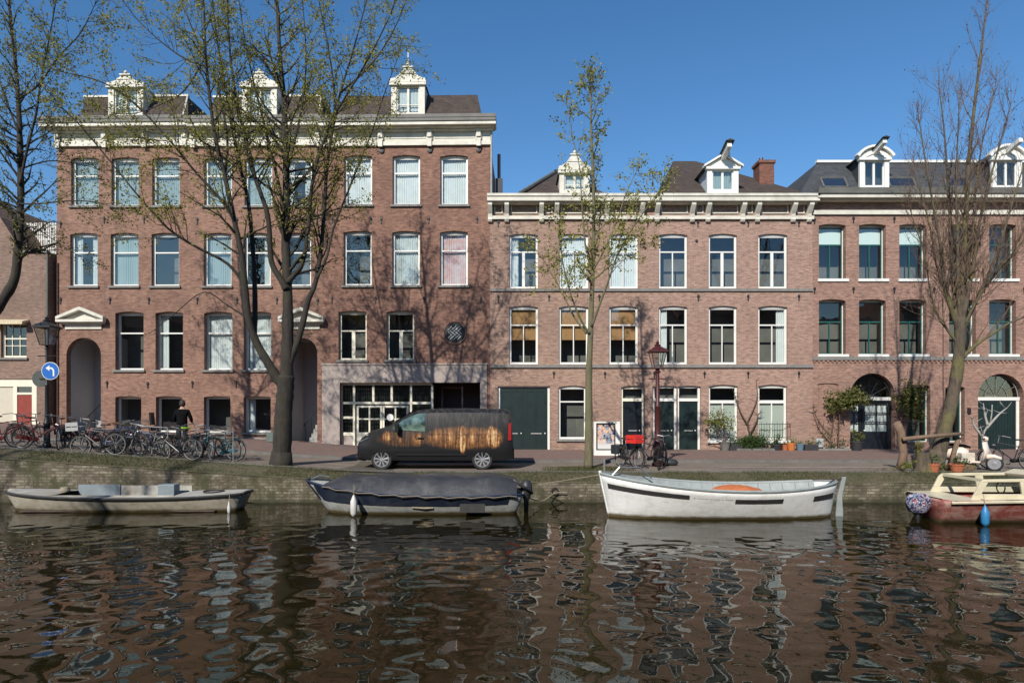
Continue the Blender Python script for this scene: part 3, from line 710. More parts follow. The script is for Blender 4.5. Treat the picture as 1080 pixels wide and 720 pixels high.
# door leaves with upper lights
for (a, b) in ((374.6, 402), (402, 430)):
    xa, xb = H.x(a) + .01, H.x(b) - .01; mb = MB(); zt_ = zpx(427.5); zmid = zpx(456)
    y_ = yf + .01
    mb.box(xa, xa + .09, y_, y_ + .05, -.05, zt_); mb.box(xb - .09, xb, y_, y_ + .05, -.05, zt_); mb.box(xa + .09, xb - .09, y_, y_ + .05, zt_ - .09, zt_); mb.box(xa + .09, xb - .09, y_, y_ + .045, -.05, zmid)
    cx = (xa + xb) / 2; mb.box(cx - .035, cx + .035, y_ + .002, y_ + .046, zmid, zt_ - .09); zc = (zmid + zt_) / 2; mb.box(xa + .09, xb - .09, y_ + .004, y_ + .044, zc - .03, zc + .03)
    dr = mb.build('door', M_cream, gfr)
MB().box(gx0 + .02, x455, yf + .45, yf + .47, -.3, gzt - .05).build('pale_backing', plain('backing_grey', (.17, .18, .155), .8, var=.3, vs=2), gfr)  # pale board added behind the leaded panes to lighten the glass
MB().lathe([(.0, -.02), (.16, -.02), (.16, 0)], (H.x(410.5), yf, zpx(440)), 18, 'y').build('round_sticker', M_white, gfr)
# dark recess to the right
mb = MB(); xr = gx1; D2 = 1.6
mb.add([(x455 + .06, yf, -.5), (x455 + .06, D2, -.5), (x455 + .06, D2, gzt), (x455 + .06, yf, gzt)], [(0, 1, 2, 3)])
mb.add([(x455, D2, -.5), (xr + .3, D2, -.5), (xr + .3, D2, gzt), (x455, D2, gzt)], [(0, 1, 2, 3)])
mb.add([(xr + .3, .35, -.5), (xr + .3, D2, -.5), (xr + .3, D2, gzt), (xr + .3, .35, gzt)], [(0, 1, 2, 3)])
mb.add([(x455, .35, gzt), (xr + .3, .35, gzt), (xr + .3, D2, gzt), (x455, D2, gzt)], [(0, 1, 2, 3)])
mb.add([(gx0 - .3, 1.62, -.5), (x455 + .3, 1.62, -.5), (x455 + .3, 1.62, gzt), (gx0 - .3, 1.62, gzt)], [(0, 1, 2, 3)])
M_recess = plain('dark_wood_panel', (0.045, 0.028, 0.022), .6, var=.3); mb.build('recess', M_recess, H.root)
mb = MB(); mb.box(H.x(463), H.x(463.8) + .03, .9, .98, -.3, zpx(408)); mb.box(H.x(486), H.x(486) + .07, .3, .38, -.3, zpx(407)); mb.box(H.x(463), H.x(486), .9, .97, zpx(409), zpx(407)); mb.build('recess_frame', plain('brown_frame', (0.14, 0.09, 0.07), .5), H.root)
rf = mansard(H, 350, 510, 366, 503.5, 122, 101, M_tileB)
mb = MB(); x0_, x1_ = H.x(352, -.25), H.x(364, -1.2)
dd = dormer_gable(H, 412.5, 448, 122, 90.5, 72, 'scroll', mat=M_corn)
mb = MB(); mb.tube([(dd[1], .35, dd[6]), (dd[1], .35, H.z(54, -.35))], [.03, .02], 6); mb.build('flagpole', M_white, H.root)
mb = MB(); mb.tube([(H.w + .06, -.08, H.z(140)), (H.w + .06, -.08, H.z(206))], .05, 8); mb.build('drainpipe', plain('zinc', (.35, .35, .34), .5, .3), H.root)

# ---- the middle pair
FM = Frame(wx(515, FD), FD, 0.0)
MID = 'brick houses sharing one bracketed white cornice in the middle'
def mid_house(label, p0, p1, cols, cur2, cur1, le=0, re=0, mull2=.05):
    H = House('terrace_house', label, FM, p0, p1, 'house', MID)
    W = [win_px(H, a, b, 246.5, 304, curtain=c, transom=.70, mull=m, rev=.1, sill=None) for (a, b), c, m in zip(cols, cur2, mull2)]
    W += [win_px(H, a, b, 322.5, 384, curtain=c, transom=.70, mull=.045, rev=.1, sill=None) for (a, b), c in zip(cols, cur1)]
    return H, W
def mid_trim(H, le=0, re=0, consoles=()):
    cornice(H, [(203.6, 206.3, .55, M_corn, 'gutter'), (206.3, 211.5, .5, M_corn, 'cornice'), (211.5, 214, .34, M_corn, 'bed_moulding'), (227.5, 231, .12, M_corn, 'architrave')], M_corn, le, re)
    cornice(H, [(304.2, 307, .07, M_sill, 'string_course'), (384.5, 387.6, .08, M_sill, 'string_course')], M_sill)
    pr = sorted(consoles)
    for px in pr:
        x = H.x(px); zt_, z1, z0 = H.z(213.5, .15), H.z(227, .1), H.z(235)
        MB().xprism([(-.002, z0), (-.12, z0 + .02), (-.18, z0 + .12), (-.125, z1 - .12), (-.16, z1 + .05), (-.28, z1 + .2), (-.42, zt_ - .18), (-.42, zt_ + .02), (-.002, zt_ + .02)], x - .1, x + .1).build('console', M_corn, H.root, bevel=.012)
    zz0, zz1 = H.z(225.5), H.z(215.5)
    for a, b in zip(pr, pr[1:]):
        xa, xb = H.x(a) + .19, H.x(b) - .19; t = .05
        if xb - xa < .15: continue
        mb = MB(); mb.box(xa, xb, -.05, -.002, zz0, zz0 + t); mb.box(xa, xb, -.05, -.002, zz1 - t, zz1); mb.box(xa, xa + t, -.05, -.002, zz0 + t, zz1 - t); mb.box(xb - t, xb, -.05, -.002, zz0 + t, zz1 - t); mb.build('frieze_panel', M_corn, H.root)
def door_px(H, px0, px1, pyt, pyb, pyd, mat, fmat=M_white, rise=.08, rev=.14, double=False, planks=True, fan=True, lbl=None):
    """door with a fanlight: pyd = top of leaf"""
    mid = (px0 + px1) / 2; a, b, d = H.x(px0) + .002, H.x(px1) - .002, H.z(pyt, px=mid) - .002; zl = H.z(pyd, px=mid) if fan else d - rise - .1; f = .1
    mb = MB(); zi = d - rise - .07; y0, y1 = rev, rev + .1
    mb.box(a, a + f, y0, y1, -.3, zi); mb.box(b - f, b, y0, y1, -.3, zi)
    mb.prism([(a, zi), (b, zi)] + (arch_pts(a, b, d, rise)[::-1] if rise > 0 else [(b, d), (a, d)]), y0, y1)
    if fan: mb.box(a + f, b - f, y0 - .04, y1 - .01, zl, zl + .14)
    w = mb.build('door_frame', fmat, H.root)
    if fan: MB().add([(a + f, y0 + .06, zl + .14), (b - f, y0 + .06, zl + .14), (b - f, y0 + .06, zi), (a + f, y0 + .06, zi)], [(0, 1, 2, 3)]).build('pane', M_glass, w, recalc=False); MB().box(a, b, y1 + .3, y1 + .32, zl, d).build('room', M_room, w)
    xs2 = [(a + f, b - f)] if not double else [(a + f, (a + b) / 2 - .004), ((a + b) / 2 + .004, b - f)]
    for (p, q_) in xs2:
        z0 = H.z(pyb, px=mid); top = zl - .002 if fan else zi - .002; mb = MB(); mb.box(p, q_, y0 + .035, y0 + .085, z0, top)
        wdt = q_ - p
        for (u0, u1, v0, v1) in ((.1, .9, .06, .42), (.1, .9, .48, .94)) if not planks else ((.1, .47, .05, .95), (.53, .9, .05, .95)):
            x0_, x1_, z0_, z1_ = p + wdt * u0, p + wdt * u1, z0 + (top - z0) * v0, z0 + (top - z0) * v1; t = .025
            mb.box(x0_, x1_, y0 + .02, y0 + .033, z0_, z0_ + t); mb.box(x0_, x1_, y0 + .02, y0 + .033, z1_ - t, z1_); mb.box(x0_, x0_ + t, y0 + .02, y0 + .033, z0_ + t, z1_ - t); mb.box(x1_ - t, x1_, y0 + .02, y0 + .033, z0_ + t, z1_ - t)
        dr = mb.build('door', mat, H.root)
        if lbl: dr['label'] = lbl
        MB().box(p + wdt * .3, p + wdt * .75, y0 + .005, y0 + .019, z0 + 1.02, z0 + 1.065).build('letter_plate', M_stair, dr)
        MB().lathe([(.0, -.06), (.03, -.05), (.02, -.0)], (q_ - .12, y0 + .033, z0 + 1.05), 8, 'y').build('handle', M_white, dr)
    return (a - .002, b + .002, -.5, d + .002, rise, rev)
def hip_roof(H, x0, x1, zb, zt, ridge_in, mat, back=9, y0=.3, ry=None):
    yr = (back + y0) / 2 if ry is None else ry
    vs = [(x0, y0, zb), (x1, y0, zb), (x1, back, zb), (x0, back, zb), (x0 + ridge_in[0], yr, zt), (x1 - ridge_in[1], yr, zt)]
    return MB().add(vs, [(0, 1, 5, 4), (1, 2, 5), (2, 3, 4, 5), (3, 0, 4), (0, 3, 2, 1)]).build('roof', mat, H.root)
# D
cD = [(537, 567.4), (589.6, 620.6), (642.3, 673)]
H, W = mid_house('brick house with orange slatted blinds and a wide dark green garage door', 517, 684, cD, ['left', 'net', 'net'], ['orange'] * 3, mull2=[.13, .05, .05])
W.append(win_px(H, 589, 618.5, 406.5, 463, transom=.73, rev=.1))
ops = [opening(w, .1) for w in W]
ops.append(door_px(H, 525, 580, 407, 481, 412, M_teal, M_white, rise=0.0, rev=.12, double=True, fan=False, lbl='dark green garage door leaf'))
ops.append(door_px(H, 655, 680, 406.5, 478, 423, M_dkblue, M_cream, rev=.12, lbl='blue-black front door'))
cornice_le = dict(le=.2)
wall(H, ops, H.z(212), M_brickD); make_windows(H, W, dict())
CD = [517, 534.5, 571, 587, 624, 639.5, 676.5]; mid_trim(H, le=.12, consoles=CD)
anchors(H, [(525.5, 236), (579, 236), (632, 236), (525.5, 314), (579, 314), (632, 314), (683, 236), (584, 395), (638, 395)], s=.75)
x0_, x1_ = H.x(548, -.4), H.x(642, -.4)
rf = hip_roof(H, x0_, x1_, H.z(203.5), H.z(181, -4.6), ((x1_ - x0_) * .49, (x1_ - x0_) * .49), M_tileB)
MB().tube([(x0_, .2, H.z(203.5) + .05), (x0_ + (x1_ - x0_) * .49, 4.6, H.z(181, -4.6) + .05)], .09, 6).build('ridge_tiles', M_lead, rf)
dormer_gable(H, 590, 622, 203, 183, 164, 'scroll', mat=M_corn, back=3)
mb = MB(); xf = H.x(526); mb.box(xf - .17, xf + .17, .5, .85, H.z(206), H.z(188, -.5)); mb.tube([(xf, .68, H.z(188, -.5)), (xf, .68, H.z(163, -.68))], .075, 8); mb.build('flue', M_dark, H.root)
# E
cE = [(694.8, 725), (747.4, 777.4), (799.8, 830.5)]
H, W = mid_house('brick house with brick chimney, paired dark green doors and frosted ground floor windows', 684, 857, cE, [None, None, None], ['left', None, 'right'], mull2=[.05, .13, .13])
W += [win_px(H, 747.5, 778, 405.5, 464, transom=.72, mull=.05, curtain='frost', rev=.1, mw=.12, sill='white'), win_px(H, 799.7, 830, 405.5, 464, transom=.72, mull=.05, curtain='frost', rev=.1, mw=.12, sill='white')]
ops = [opening(w, .1) for w in W]
ops.append(door_px(H, 688.5, 714, 406.5, 478, 423, M_teal, M_white, rev=.12, rise=.04, lbl='dark green front door'))
ops.append(door_px(H, 714.5, 739, 406.5, 478, 423, M_teal, M_white, rev=.12, rise=.04, lbl='dark green front door'))
wall(H, ops, H.z(212), M_brickE); make_windows(H, W, dict())
mid_trim(H, re=.1, consoles=[692.5, 729.5, 746, 782.5, 798, 835.5, 852.5])
anchors(H, [(736, 236), (789, 236), (842.5, 236), (736.5, 314), (789, 314), (842.5, 314), (743, 395), (789, 395), (842.5, 395), (690, 395)], s=.75)
x0_, x1_ = H.x(702, -.4), H.x(858, -.4); zr = H.z(170, -4.2)
vs = [(x0_, .3, H.z(204)), (x1_, .3, H.z(204)), (x1_, 9, H.z(204)), (x0_, 9, H.z(204)), (x0_ + 1.3, 4.2, zr), (x1_ - 4.4, 4.2, zr), ]
rf = MB().add(vs, [(0, 1, 5, 4), (1, 2, 5), (2, 3, 4, 5), (3, 0, 4)]).build('roof', M_tileB, H.root)
dd = dormer_gable(H, 746, 779, 203, 179, 165, 'triangle', back=3.2, side=plain('bluish_boarding', (.55, .6, .62), .6))
mb = MB(Matrix.Translation((dd[1], .2, dd[6] - .05)) @ Matrix.Rotation(R(-16), 4, 'X')); mb.box(-.1, .1, -.85, 1.2, -.12, .1); mb.build('hoist_beam', M_white, H.root)
mb = MB(Matrix.Translation((dd[1], .2, dd[6] - .05)) @ Matrix.Rotation(R(-16), 4, 'X')); mb.prism([(-.2, .1), (.2, .1), (0, .2)], -1.0, 2.6); mb.build('beam_cover', M_slate, H.root)
mb = MB(); mb.tube([(dd[1], -.55, dd[6] + .1), (dd[1], -.55, dd[6] - .2)], .02, 5); mb.torus((dd[1], -.55, dd[6] - .25), .05, .015, 'y', 10, 5); mb.build('hoist_hook', M_dark, H.root)
mb = MB(); xc0, xc1 = H.x(801, -1.5), H.x(816.5, -1.5); mb.box(xc0, xc1, 1.5, 2.3, H.z(206), H.z(172, -1.5)); mb.box(xc0 - .06, xc1 + .06, 1.44, 2.36, H.z(172, -1.5) + .003, H.z(169, -1.5)); mb.build('chimney', M_chim, H.root)
mb = MB(); mb.lathe([(.12, 0), (.1, .25)], ((xc0 + xc1) / 2 - .12, 1.9, H.z(169, -1.5)), 8); mb.build('chimney_pot', M_dark, H.root)
mb = MB(); mb.lathe([(0, -.06), (.06, -.05), (.06, -.002)], (H.x(734.5), 0, H.z(254)), 10, 'y'); mb.build('vent_cap', M_dark, H.root)
# window railing on the right ground floor window
def railing(H, px0, px1, pyt, pyb):
    mb = MB(); a, b, t, bt = H.x(px0), H.x(px1), H.z(pyt), H.z(pyb)
    for zz in (t, bt): mb.tube([(a, -.16, zz), (b, -.16, zz)], .014, 5)
    n = 12
    for i in range(n + 1): xx_ = a + (b - a) * i / n; mb.tube([(xx_, -.16, bt), (xx_, -.16, t + (.1 if i % 2 else .03))], .009, 5)
    for xx_ in (a, b): mb.tube([(xx_, -.16, t), (xx_, 0, t)], .012, 5)
    mb.build('window_railing', M_dark, H.root)
railing(H, 799, 832, 447, 461)
MB().box(H.x(750), H.x(756.5), .27, .28, H.z(433), H.z(427)).build('window_notice', M_white, H.root)

# ---- the far-right pair
FR = Frame(wx(857, FD), FD, 0.0)
RIGHT = 'brick houses with sea-green sashes and arched doorways on the right'
def right_house(label, dx, p1, first=True):
    H = House('terrace_house', label, FR, 857 + dx if dx else 857, p1, 'house', RIGHT)
    cols = [(863.7, 892), (906, 934.3), (948.5, 977)]
    kw = dict(rev=.26, fmat=M_white, smat=M_tealL, transom=.66, mull=.045, fw=.035, sill='white', sillp=.07)
    W = [win_px(H, a + dx, b + dx, 236, 294, curtain='rollerblind' if first else None, **kw) for a, b in cols]
    W += [win_px(H, a + dx, b + dx, 315.5, 373.5, **{**kw, 'transom': .62}) for a, b in cols]
    return H, W
def arch_door(H, px0, px1, pyt, pyb, kind):
    a, b = H.x(px0), H.x(px1); r = (b - a) / 2 * .999; zt_ = H.z(pyt, px=px0); zs_ = zt_ - r; y = .3; cx = (a + b) / 2
    zc = H.z(420.6, px=px0)
    mb = MB(); mb.box(a + .003, b - .003, y - .05, y + .08, zc - .06, zc + .09); fr_ = mb.build('door_transom', M_white, H.root)
    pts = arch_pts(a + .004, b - .004, zt_ - .004, r - .004)
    MB().prism([(a + .004, zc + .09), (b - .004, zc + .09)] + [p for p in pts[::-1] if p[1] > zc + .09], y + .03, y + .034).build('fanlight', M_glass, fr_, recalc=False)
    mb = MB()
    for (rr_, t) in ((r - .05, .03), (r * .5, .012)):
        mb.torus((cx, y, zc + .09), rr_, t, 'y', 18, 6, 0, PI)
    for k in range(1, 6): aa = PI * k / 6; mb.tube([(cx + math.cos(aa) * .12, y, zc + .09 + math.sin(aa) * .12), (cx + math.cos(aa) * (r - .05), y, zc + .09 + math.sin(aa) * (r - .05))], .012, 5)
    mb.build('fanlight_bars', M_dark if kind == 'glazed' else M_sill, fr_)
    MB().box(a - .1, b + .1, y + .9, y + .92, -.3, zt_ + .1).build('room', M_room, fr_)
    z0 = H.z(pyb, px=px0)
    if kind == 'glazed':
        mb = MB(); yy = y + .0; 
        cols_ = [(a + .01, a + (b - a) * .33), (a + (b - a) * .35, b - .01)]
        for i, (p, q_) in enumerate(cols_):
            ws = [(p, p + .12), (q_ - .12, q_)]
            for (u, v) in ws: mb.box(u, v, yy, yy + .06, z0, zc - .062)
            zm = z0 + (zc - z0) * .4; mb.box(p + .12, q_ - .12, yy, yy + .055, z0, zm); mb.box(p + .12, q_ - .12, yy, yy + .055, zc - .2, zc - .062)
            nb = 2
            for k in range(1, nb): xx_ = p + .12 + (q_ - p - .24) * k / nb; mb.box(xx_ - .02, xx_ + .02, yy + .005, yy + .05, zm, zc - .2)
            for k in (1, 2): zz = zm + (zc - .2 - zm) * k / 3; mb.box(p + .12, q_ - .12, yy + .007, yy + .048, zz - .02, zz + .02)
        mb.box(cols_[0][1], cols_[1][0], yy - .02, yy + .06, z0, zc - .062)
        dr = mb.build('door', M_dkblue, H.root)
        MB().add([(a + .1, yy + .03, z0 + .9), (b - .1, yy + .03, z0 + .9), (b - .1, yy + .03, zc - .15), (a + .1, yy + .03, zc - .15)], [(0, 1, 2, 3)]).build('pane', M_glass, dr, recalc=False)
        pleats(a + .15, b - .15, z0 + .8, zc - .15, yy + .14, .03, 14, 4).build('curtain', M_net, dr, smooth=True)
        MB().lathe([(0, -.06), (.035, -.05), (.02, 0)], (cols_[1][0] + .07, yy, z0 + 1.05), 8, 'y').build('handle', M_white, dr)
    else:
        mb = MB(); n = 14
        for k in range(n): xa = a + .14 + (b - a - .28) * k / n; mb.box(xa + .006, xa + (b - a - .28) / n - .006, y, y + .05, z0, zc - .062)
        mb.box(a + .14, b - .14, y + .02, y + .06, z0, zc - .064); dr = mb.build('door', M_teal, H.root)
        mb = MB(); mb.box(a + .003, a + .135, y - .02, y + .07, z0, zc - .062); mb.build('door_post', M_white, dr); MB().box(b - .135, b - .003, y - .02, y + .07, z0, zc - .062).build('door_post', M_white, dr)
    return (a, b, -.5, zt_, r, .3)
def right_trim(H, re=0):
    cornice(H, [(197.5, 203.5, .62, M_lead, 'gutter'), (203.5, 208, .55, M_corn, 'cornice'), (208, 211, .34, M_corn, 'bed_moulding'), (221.5, 226, .1, M_corn, 'architrave'), (376, 379.6, .07, M_sill, 'string_course')], M_corn, 0, re)
    mb = MB(); n = int(H.w / .2)
    for i in range(n): xa = H.w * i / n; mb.box(xa + .03, xa + .03 + .09, -.05, -.002, H.z(382), H.z(379.6) - .002)
    mb.build('dentils', M_brickF, H.root)
def right_roof(H, px0, px1, left_hip):
    y1 = 1.6; zb, zt_ = H.z(199, -.3) - .3, H.z(172, -y1)
    xa, xb, xta, xtb = H.x(px0, -.3), H.x(px1, -.3), H.x(px0 + (20 if left_hip else 0), -y1), H.x(px1, -y1)
    vs = [(xa, .1, zb), (xb, .1, zb), (xb, 9, zb), (xa, 9, zb), (xta, y1, zt_), (xtb, y1, zt_), (xtb, 8.4, zt_), (xta, 8.4, zt_)]
    rf = MB().add(vs, [(0, 1, 5, 4), (1, 2, 6, 5), (2, 3, 7, 6), (3, 0, 4, 7), (4, 5, 6, 7)]).build('roof', M_slate, H.root)
    MB().box(xta - .05, xtb, y1 - .08, y1 + .12, zt_ + .003, zt_ + .12).build('roof_trim', M_white, rf)
    return rf, (zb, zt_, .1, y1)
def skylight(H, rf, geo, px0, px1, py0, py1):
    zb, zt_, yb, yt = geo
    def on(px, py, lift=0):
        # find the point of the slope under a picture point
        t = .5
        for _ in range(30):
            y = yb + (yt - yb) * t; z = H.z(py, -y); t = (z - zb) / (zt_ - zb)
        y = yb + (yt - yb) * t
        n_ = Vector((0, -(zt_ - zb), (yt - yb))).normalized()
        return Vector((H.x(px, -y), y, zb + (zt_ - zb) * t)) + n_ * lift
    c = [on(px0, py1), on(px1, py1), on(px1 - 4, py0), on(px0 - 4, py0)]
    n_ = (c[1] - c[0]).cross(c[3] - c[0]).normalized(); n_ = n_ if n_.y < 0 else -n_
    mb = MB()
    for i in range(4):
        p, q_ = c[i], c[(i + 1) % 4]; mb.tube([p + n_ * .04, q_ + n_ * .04], .05, 6)
    sl = mb.build('skylight', M_lead, H.root)
    MB().add([p + n_ * .05 for p in c], [(0, 1, 2, 3)]).build('pane', M_skyl, sl, recalc=False)
M_skyl = plain('skylight_glass', (0.02, 0.03, 0.05), .05, var=.1, spec=1.0)
# F
H, W = right_house('slate roofed brick house with white roller blinds and glazed black double door under an arch', 0, 995)
W.append(win_px(H, 957, 981, 405.5, 466, rev=.26, fw=.035, fmat=M_white, smat=M_tealL, transom=.72, sill=None))
ops = [opening(w) for w in W] + [arch_door(H, 896.7, 944, 393.5, 478, 'glazed')]
na, nb = H.x(862), H.x(884); ops_n = (na, nb, H.z(470), H.z(403.8), .05, .06)
wall(H, ops + [ops_n], H.z(212), M_brickF); make_windows(H, W, dict()); MB().add([(na, .06, H.z(470)), (nb, .06, H.z(470)), (nb, .06, H.z(403.8)), (na, .06, H.z(403.8))], [(0, 1, 2, 3)]).build('blind_niche', M_brickF, H.root)
right_trim(H); rf, geo = right_roof(H, 842, 995, True)
dd = dormer_gable(H, 907, 938, 199, 169.5, 156, 'segment', back=2.4, side=M_slate)
mb = MB(Matrix.Translation((dd[1], .2, dd[6] - .2)) @ Matrix.Rotation(R(-14), 4, 'X')); mb.box(-.09, .09, -.75, .9, -.1, .1); mb.build('hoist_beam', M_white, H.root)
mb = MB(Matrix.Translation((dd[1], .2, dd[6] - .2)) @ Matrix.Rotation(R(-14), 4, 'X')); mb.prism([(-.17, .1), (.17, .1), (0, .18)], -.9, 2.2); mb.build('beam_cover', M_slate, H.root)
skylight(H, rf, geo, 869, 894, 188.5, 198); skylight(H, rf, geo, 939, 966, 188.5, 198)
anchors(H, [(859, 233), (900, 232), (943, 232), (984, 232), (859, 306), (900, 306), (943, 306), (985, 306)], s=.7)
MB().box(0, H.x(896), -.04, -.002, -.4, H.z(471)).build('plinth', M_plaster, H.root)
MB().box(H.x(846.5) if False else H.x(859), H.x(866.5), -.2, -.045, H.z(471), H.z(462)).build('meter_cabinet', plain('pale_grey_metal', (.42, .44, .43), .5), H.root)
MB().box(H.x(896), H.x(945), -.2, .25, -.3, H.z(477.5)).build('doorstep', M_kerb, H.root)
# G
H, W = right_house('brick house behind the leaning right tree, dark green plank garage doors under an arched fanlight', 137.3, 1135, False)
W.append(win_px(H, 997, 1017.5, 407, 466, rev=.26, fw=.035, fmat=M_white, smat=M_tealL, transom=.72, sill=None))
ops = [opening(w) for w in W] + [arch_door(H, 1031.5, 1080, 394, 478, 'planks')]
wall(H, ops, H.z(212), M_brickF); make_windows(H, W, dict()); right_trim(H, re=.3); rf, geo = right_roof(H, 995, 1135, False)
dd = dormer_gable(H, 1046, 1078, 199, 169.5, 155, 'segment', back=2.4, side=M_slate)
mb = MB(Matrix.Translation((dd[1], .2, dd[6] - .2)) @ Matrix.Rotation(R(-14), 4, 'X')); mb.box(-.09, .09, -.75, .9, -.1, .1); mb.build('hoist_beam', M_white, H.root)
skylight(H, rf, geo, 999, 1024, 188.5, 198)
anchors(H, [(1038, 232), (1080, 232), (1038, 306), (1080, 306)], s=.7)
MB().box(H.x(1020), H.x(1023), -.08, -.002, H.z(436), H.z(430)).build('letter_box', M_dark, H.root)

# ---- low building at the far left
FN = Frame(wx(58, FD) - .9, FD + .1, 0.0)
H = House('low_building', 'low brown brick building at the far left with white slatted roof terrace and red door', FN, -55, 49, 'house')
mb_ops = []
W = [win_px(H, 1, 28, 340, 377, rise=0, transom=.55, bars=(3, 3), fmat=M_cream, smat=M_cream, rev=.12)]
W.append(win_px(H, -50, -20, 340, 377, rise=0, transom=.55, bars=(3, 3), fmat=M_cream, smat=M_cream, rev=.12))
ops = [opening(w) for w in W]
sa, sb_, st = H.x(-12), H.x(38.5), H.z(399.5); ops.append((sa, sb_, -.5, st, 0, .2))
wl_ = wall(H, ops, H.z(267), M_brickN, depth=7); make_windows(H, W, dict())
z262 = H.z(267)
MB().prism([(0, z262), (H.x(22), z262), (H.x(20), z262 + .25), (H.x(11), H.z(246)), (H.x(0), H.z(229)), (H.x(-22), H.z(205)), (0, H.z(205))], -.001, 6.5).build('gable', M_brickN, H.root)
mb = MB(); mb.box(H.x(20), H.x(49) + .05, -.06, .2, z262 + .002, z262 + .12); mb.build('coping', M_sill, H.root)
# shop front
mb = MB(); y = .05
mb.box(sa, sb_, y, y + .12, st - .35, st - .003); mb.box(sb_ - .25, sb_ - .003, y, y + .12, -.3, st - .352); mb.box(H.x(13), H.x(17), y, y + .1, -.3, st - .352); mb.box(sa, H.x(13), y, y + .1, -.3, .25)
sf = mb.build('shop_front', M_cream, H.root)
MB().box(sa + .02, H.x(13), y + .06, y + .08, .25, st - .352).build('blind', M_beige, sf)
mb = MB(); dz = H.z(416, px=25); mb.box(H.x(17), sb_ - .25, y + .03, y + .09, -.1, dz); dr = mb.build('door', M_red, sf)
mb = MB(); mb.box(H.x(17), sb_ - .25, y, y + .1, dz + .002, dz + .1); mb.build('door_transom', M_cream, sf)
MB().box(H.x(17), sb_ - .25, y + .05, y + .06, dz + .1, st - .352).build('fanlight', M_skyl, sf, recalc=False)
# awning over the upper window
M_awn = plain('awning_canvas', (0.62, 0.52, 0.34), .8, var=.25, vs=9)
MB().xprism([(-.002, H.z(337)), (-.45, H.z(340)), (-.45, H.z(343)), (-.002, H.z(339.5))], H.x(-3), H.x(31)).build('awning', M_awn, H.root)
mb = MB(); mb.tube([(H.x(49) + .1, -.08, 0), (H.x(49) + .1, -.08, H.z(268))], .05, 8); mb.build('drainpipe', M_lead, H.root)
# slatted screen on the roof terrace: posts and laths
fx0, fx1 = wx(17, FD + 2), wx(62, FD + 2); zf0, zf1 = wz(268, FD + 2), wz(235, FD + 2)
f = empty('terrace_screen', (fx0, FD + 2, zf0), 0, 'white slatted screen round the roof terrace of the low building', 'fence')
mb = MB(); n = 24; L_ = fx1 - fx0
for i in range(n + 1): mb.box(L_ * i / n, L_ * i / n + .045, 0, .03, 0, zf1 - zf0)
mb.build('laths', M_white, f); mb = MB()
for zz in (.1, .7, 1.3): mb.box(0, L_, .032, .07, zz, zz + .07)
mb.build('rail', M_white, f)
# black sheet painting the shade of the gap between low building and terrace
mb = MB(); a0 = wx(49, FD) + .3; a1 = wx(60, FD); 
al = MB().box(wx(49, FD) + .02, a1 - .05, FD + 1.0, FD + 1.3, .5, wz(262, FD + 1)).build('alley_shade', M_dark); tag(al, 'black sheet for the shade in the gap between the low building and the tall terrace', 'wall')
# ------------------------------------------------------------ trees
def barkmat(name, c1, c2, moss, amt):
    m, N, L, b = newmat(name); v = objvec(N)
    n = noise(N, L, mapv(N, L, v, (9, 9, 2.2)), 1.0, 8, 0.75, 0.6); n2 = noise(N, L, v, 1.6, 6, 0.7)
    c = mixc(N, L, ramp(N, L, n, [(0.35, 0.0), (0.65, 1.0)]), c2, c1)
    c = mixc(N, L, ramp(N, L, n2, [(0.45, 0.0), (0.68, amt)]), c, moss)
    L.new(c, b.inputs['Base Color']); b.inputs['Roughness'].default_value = 0.9; bump(N, L, b, n, 0.9, 0.03); return m
M_bark1 = barkmat('bark_dark', (0.042, 0.033, 0.025), (0.013, 0.010, 0.008), (0.045, 0.043, 0.018), .5)
M_bark2 = barkmat('bark_olive', (0.16, 0.14, 0.08), (0.08, 0.068, 0.04), (0.13, 0.13, 0.05), .8)
M_bark3 = barkmat('bark_mossy', (0.12, 0.09, 0.062), (0.04, 0.03, 0.022), (0.14, 0.13, 0.035), .95)
M_leafA = leafmat('spring_leaf_olive', (0.20, 0.21, 0.035), (0.38, 0.33, 0.07), .5)
M_leafB = leafmat('spring_leaf_dull', (0.13, 0.14, 0.035), (0.25, 0.23, 0.07), .5)
M_leafC = leafmat('spring_leaf_yellow', (0.20, 0.21, 0.04), (0.33, 0.30, 0.07))
M_bud = leafmat('leaf_bud', (0.15, 0.09, 0.065), (0.10, 0.07, 0.04), .1)

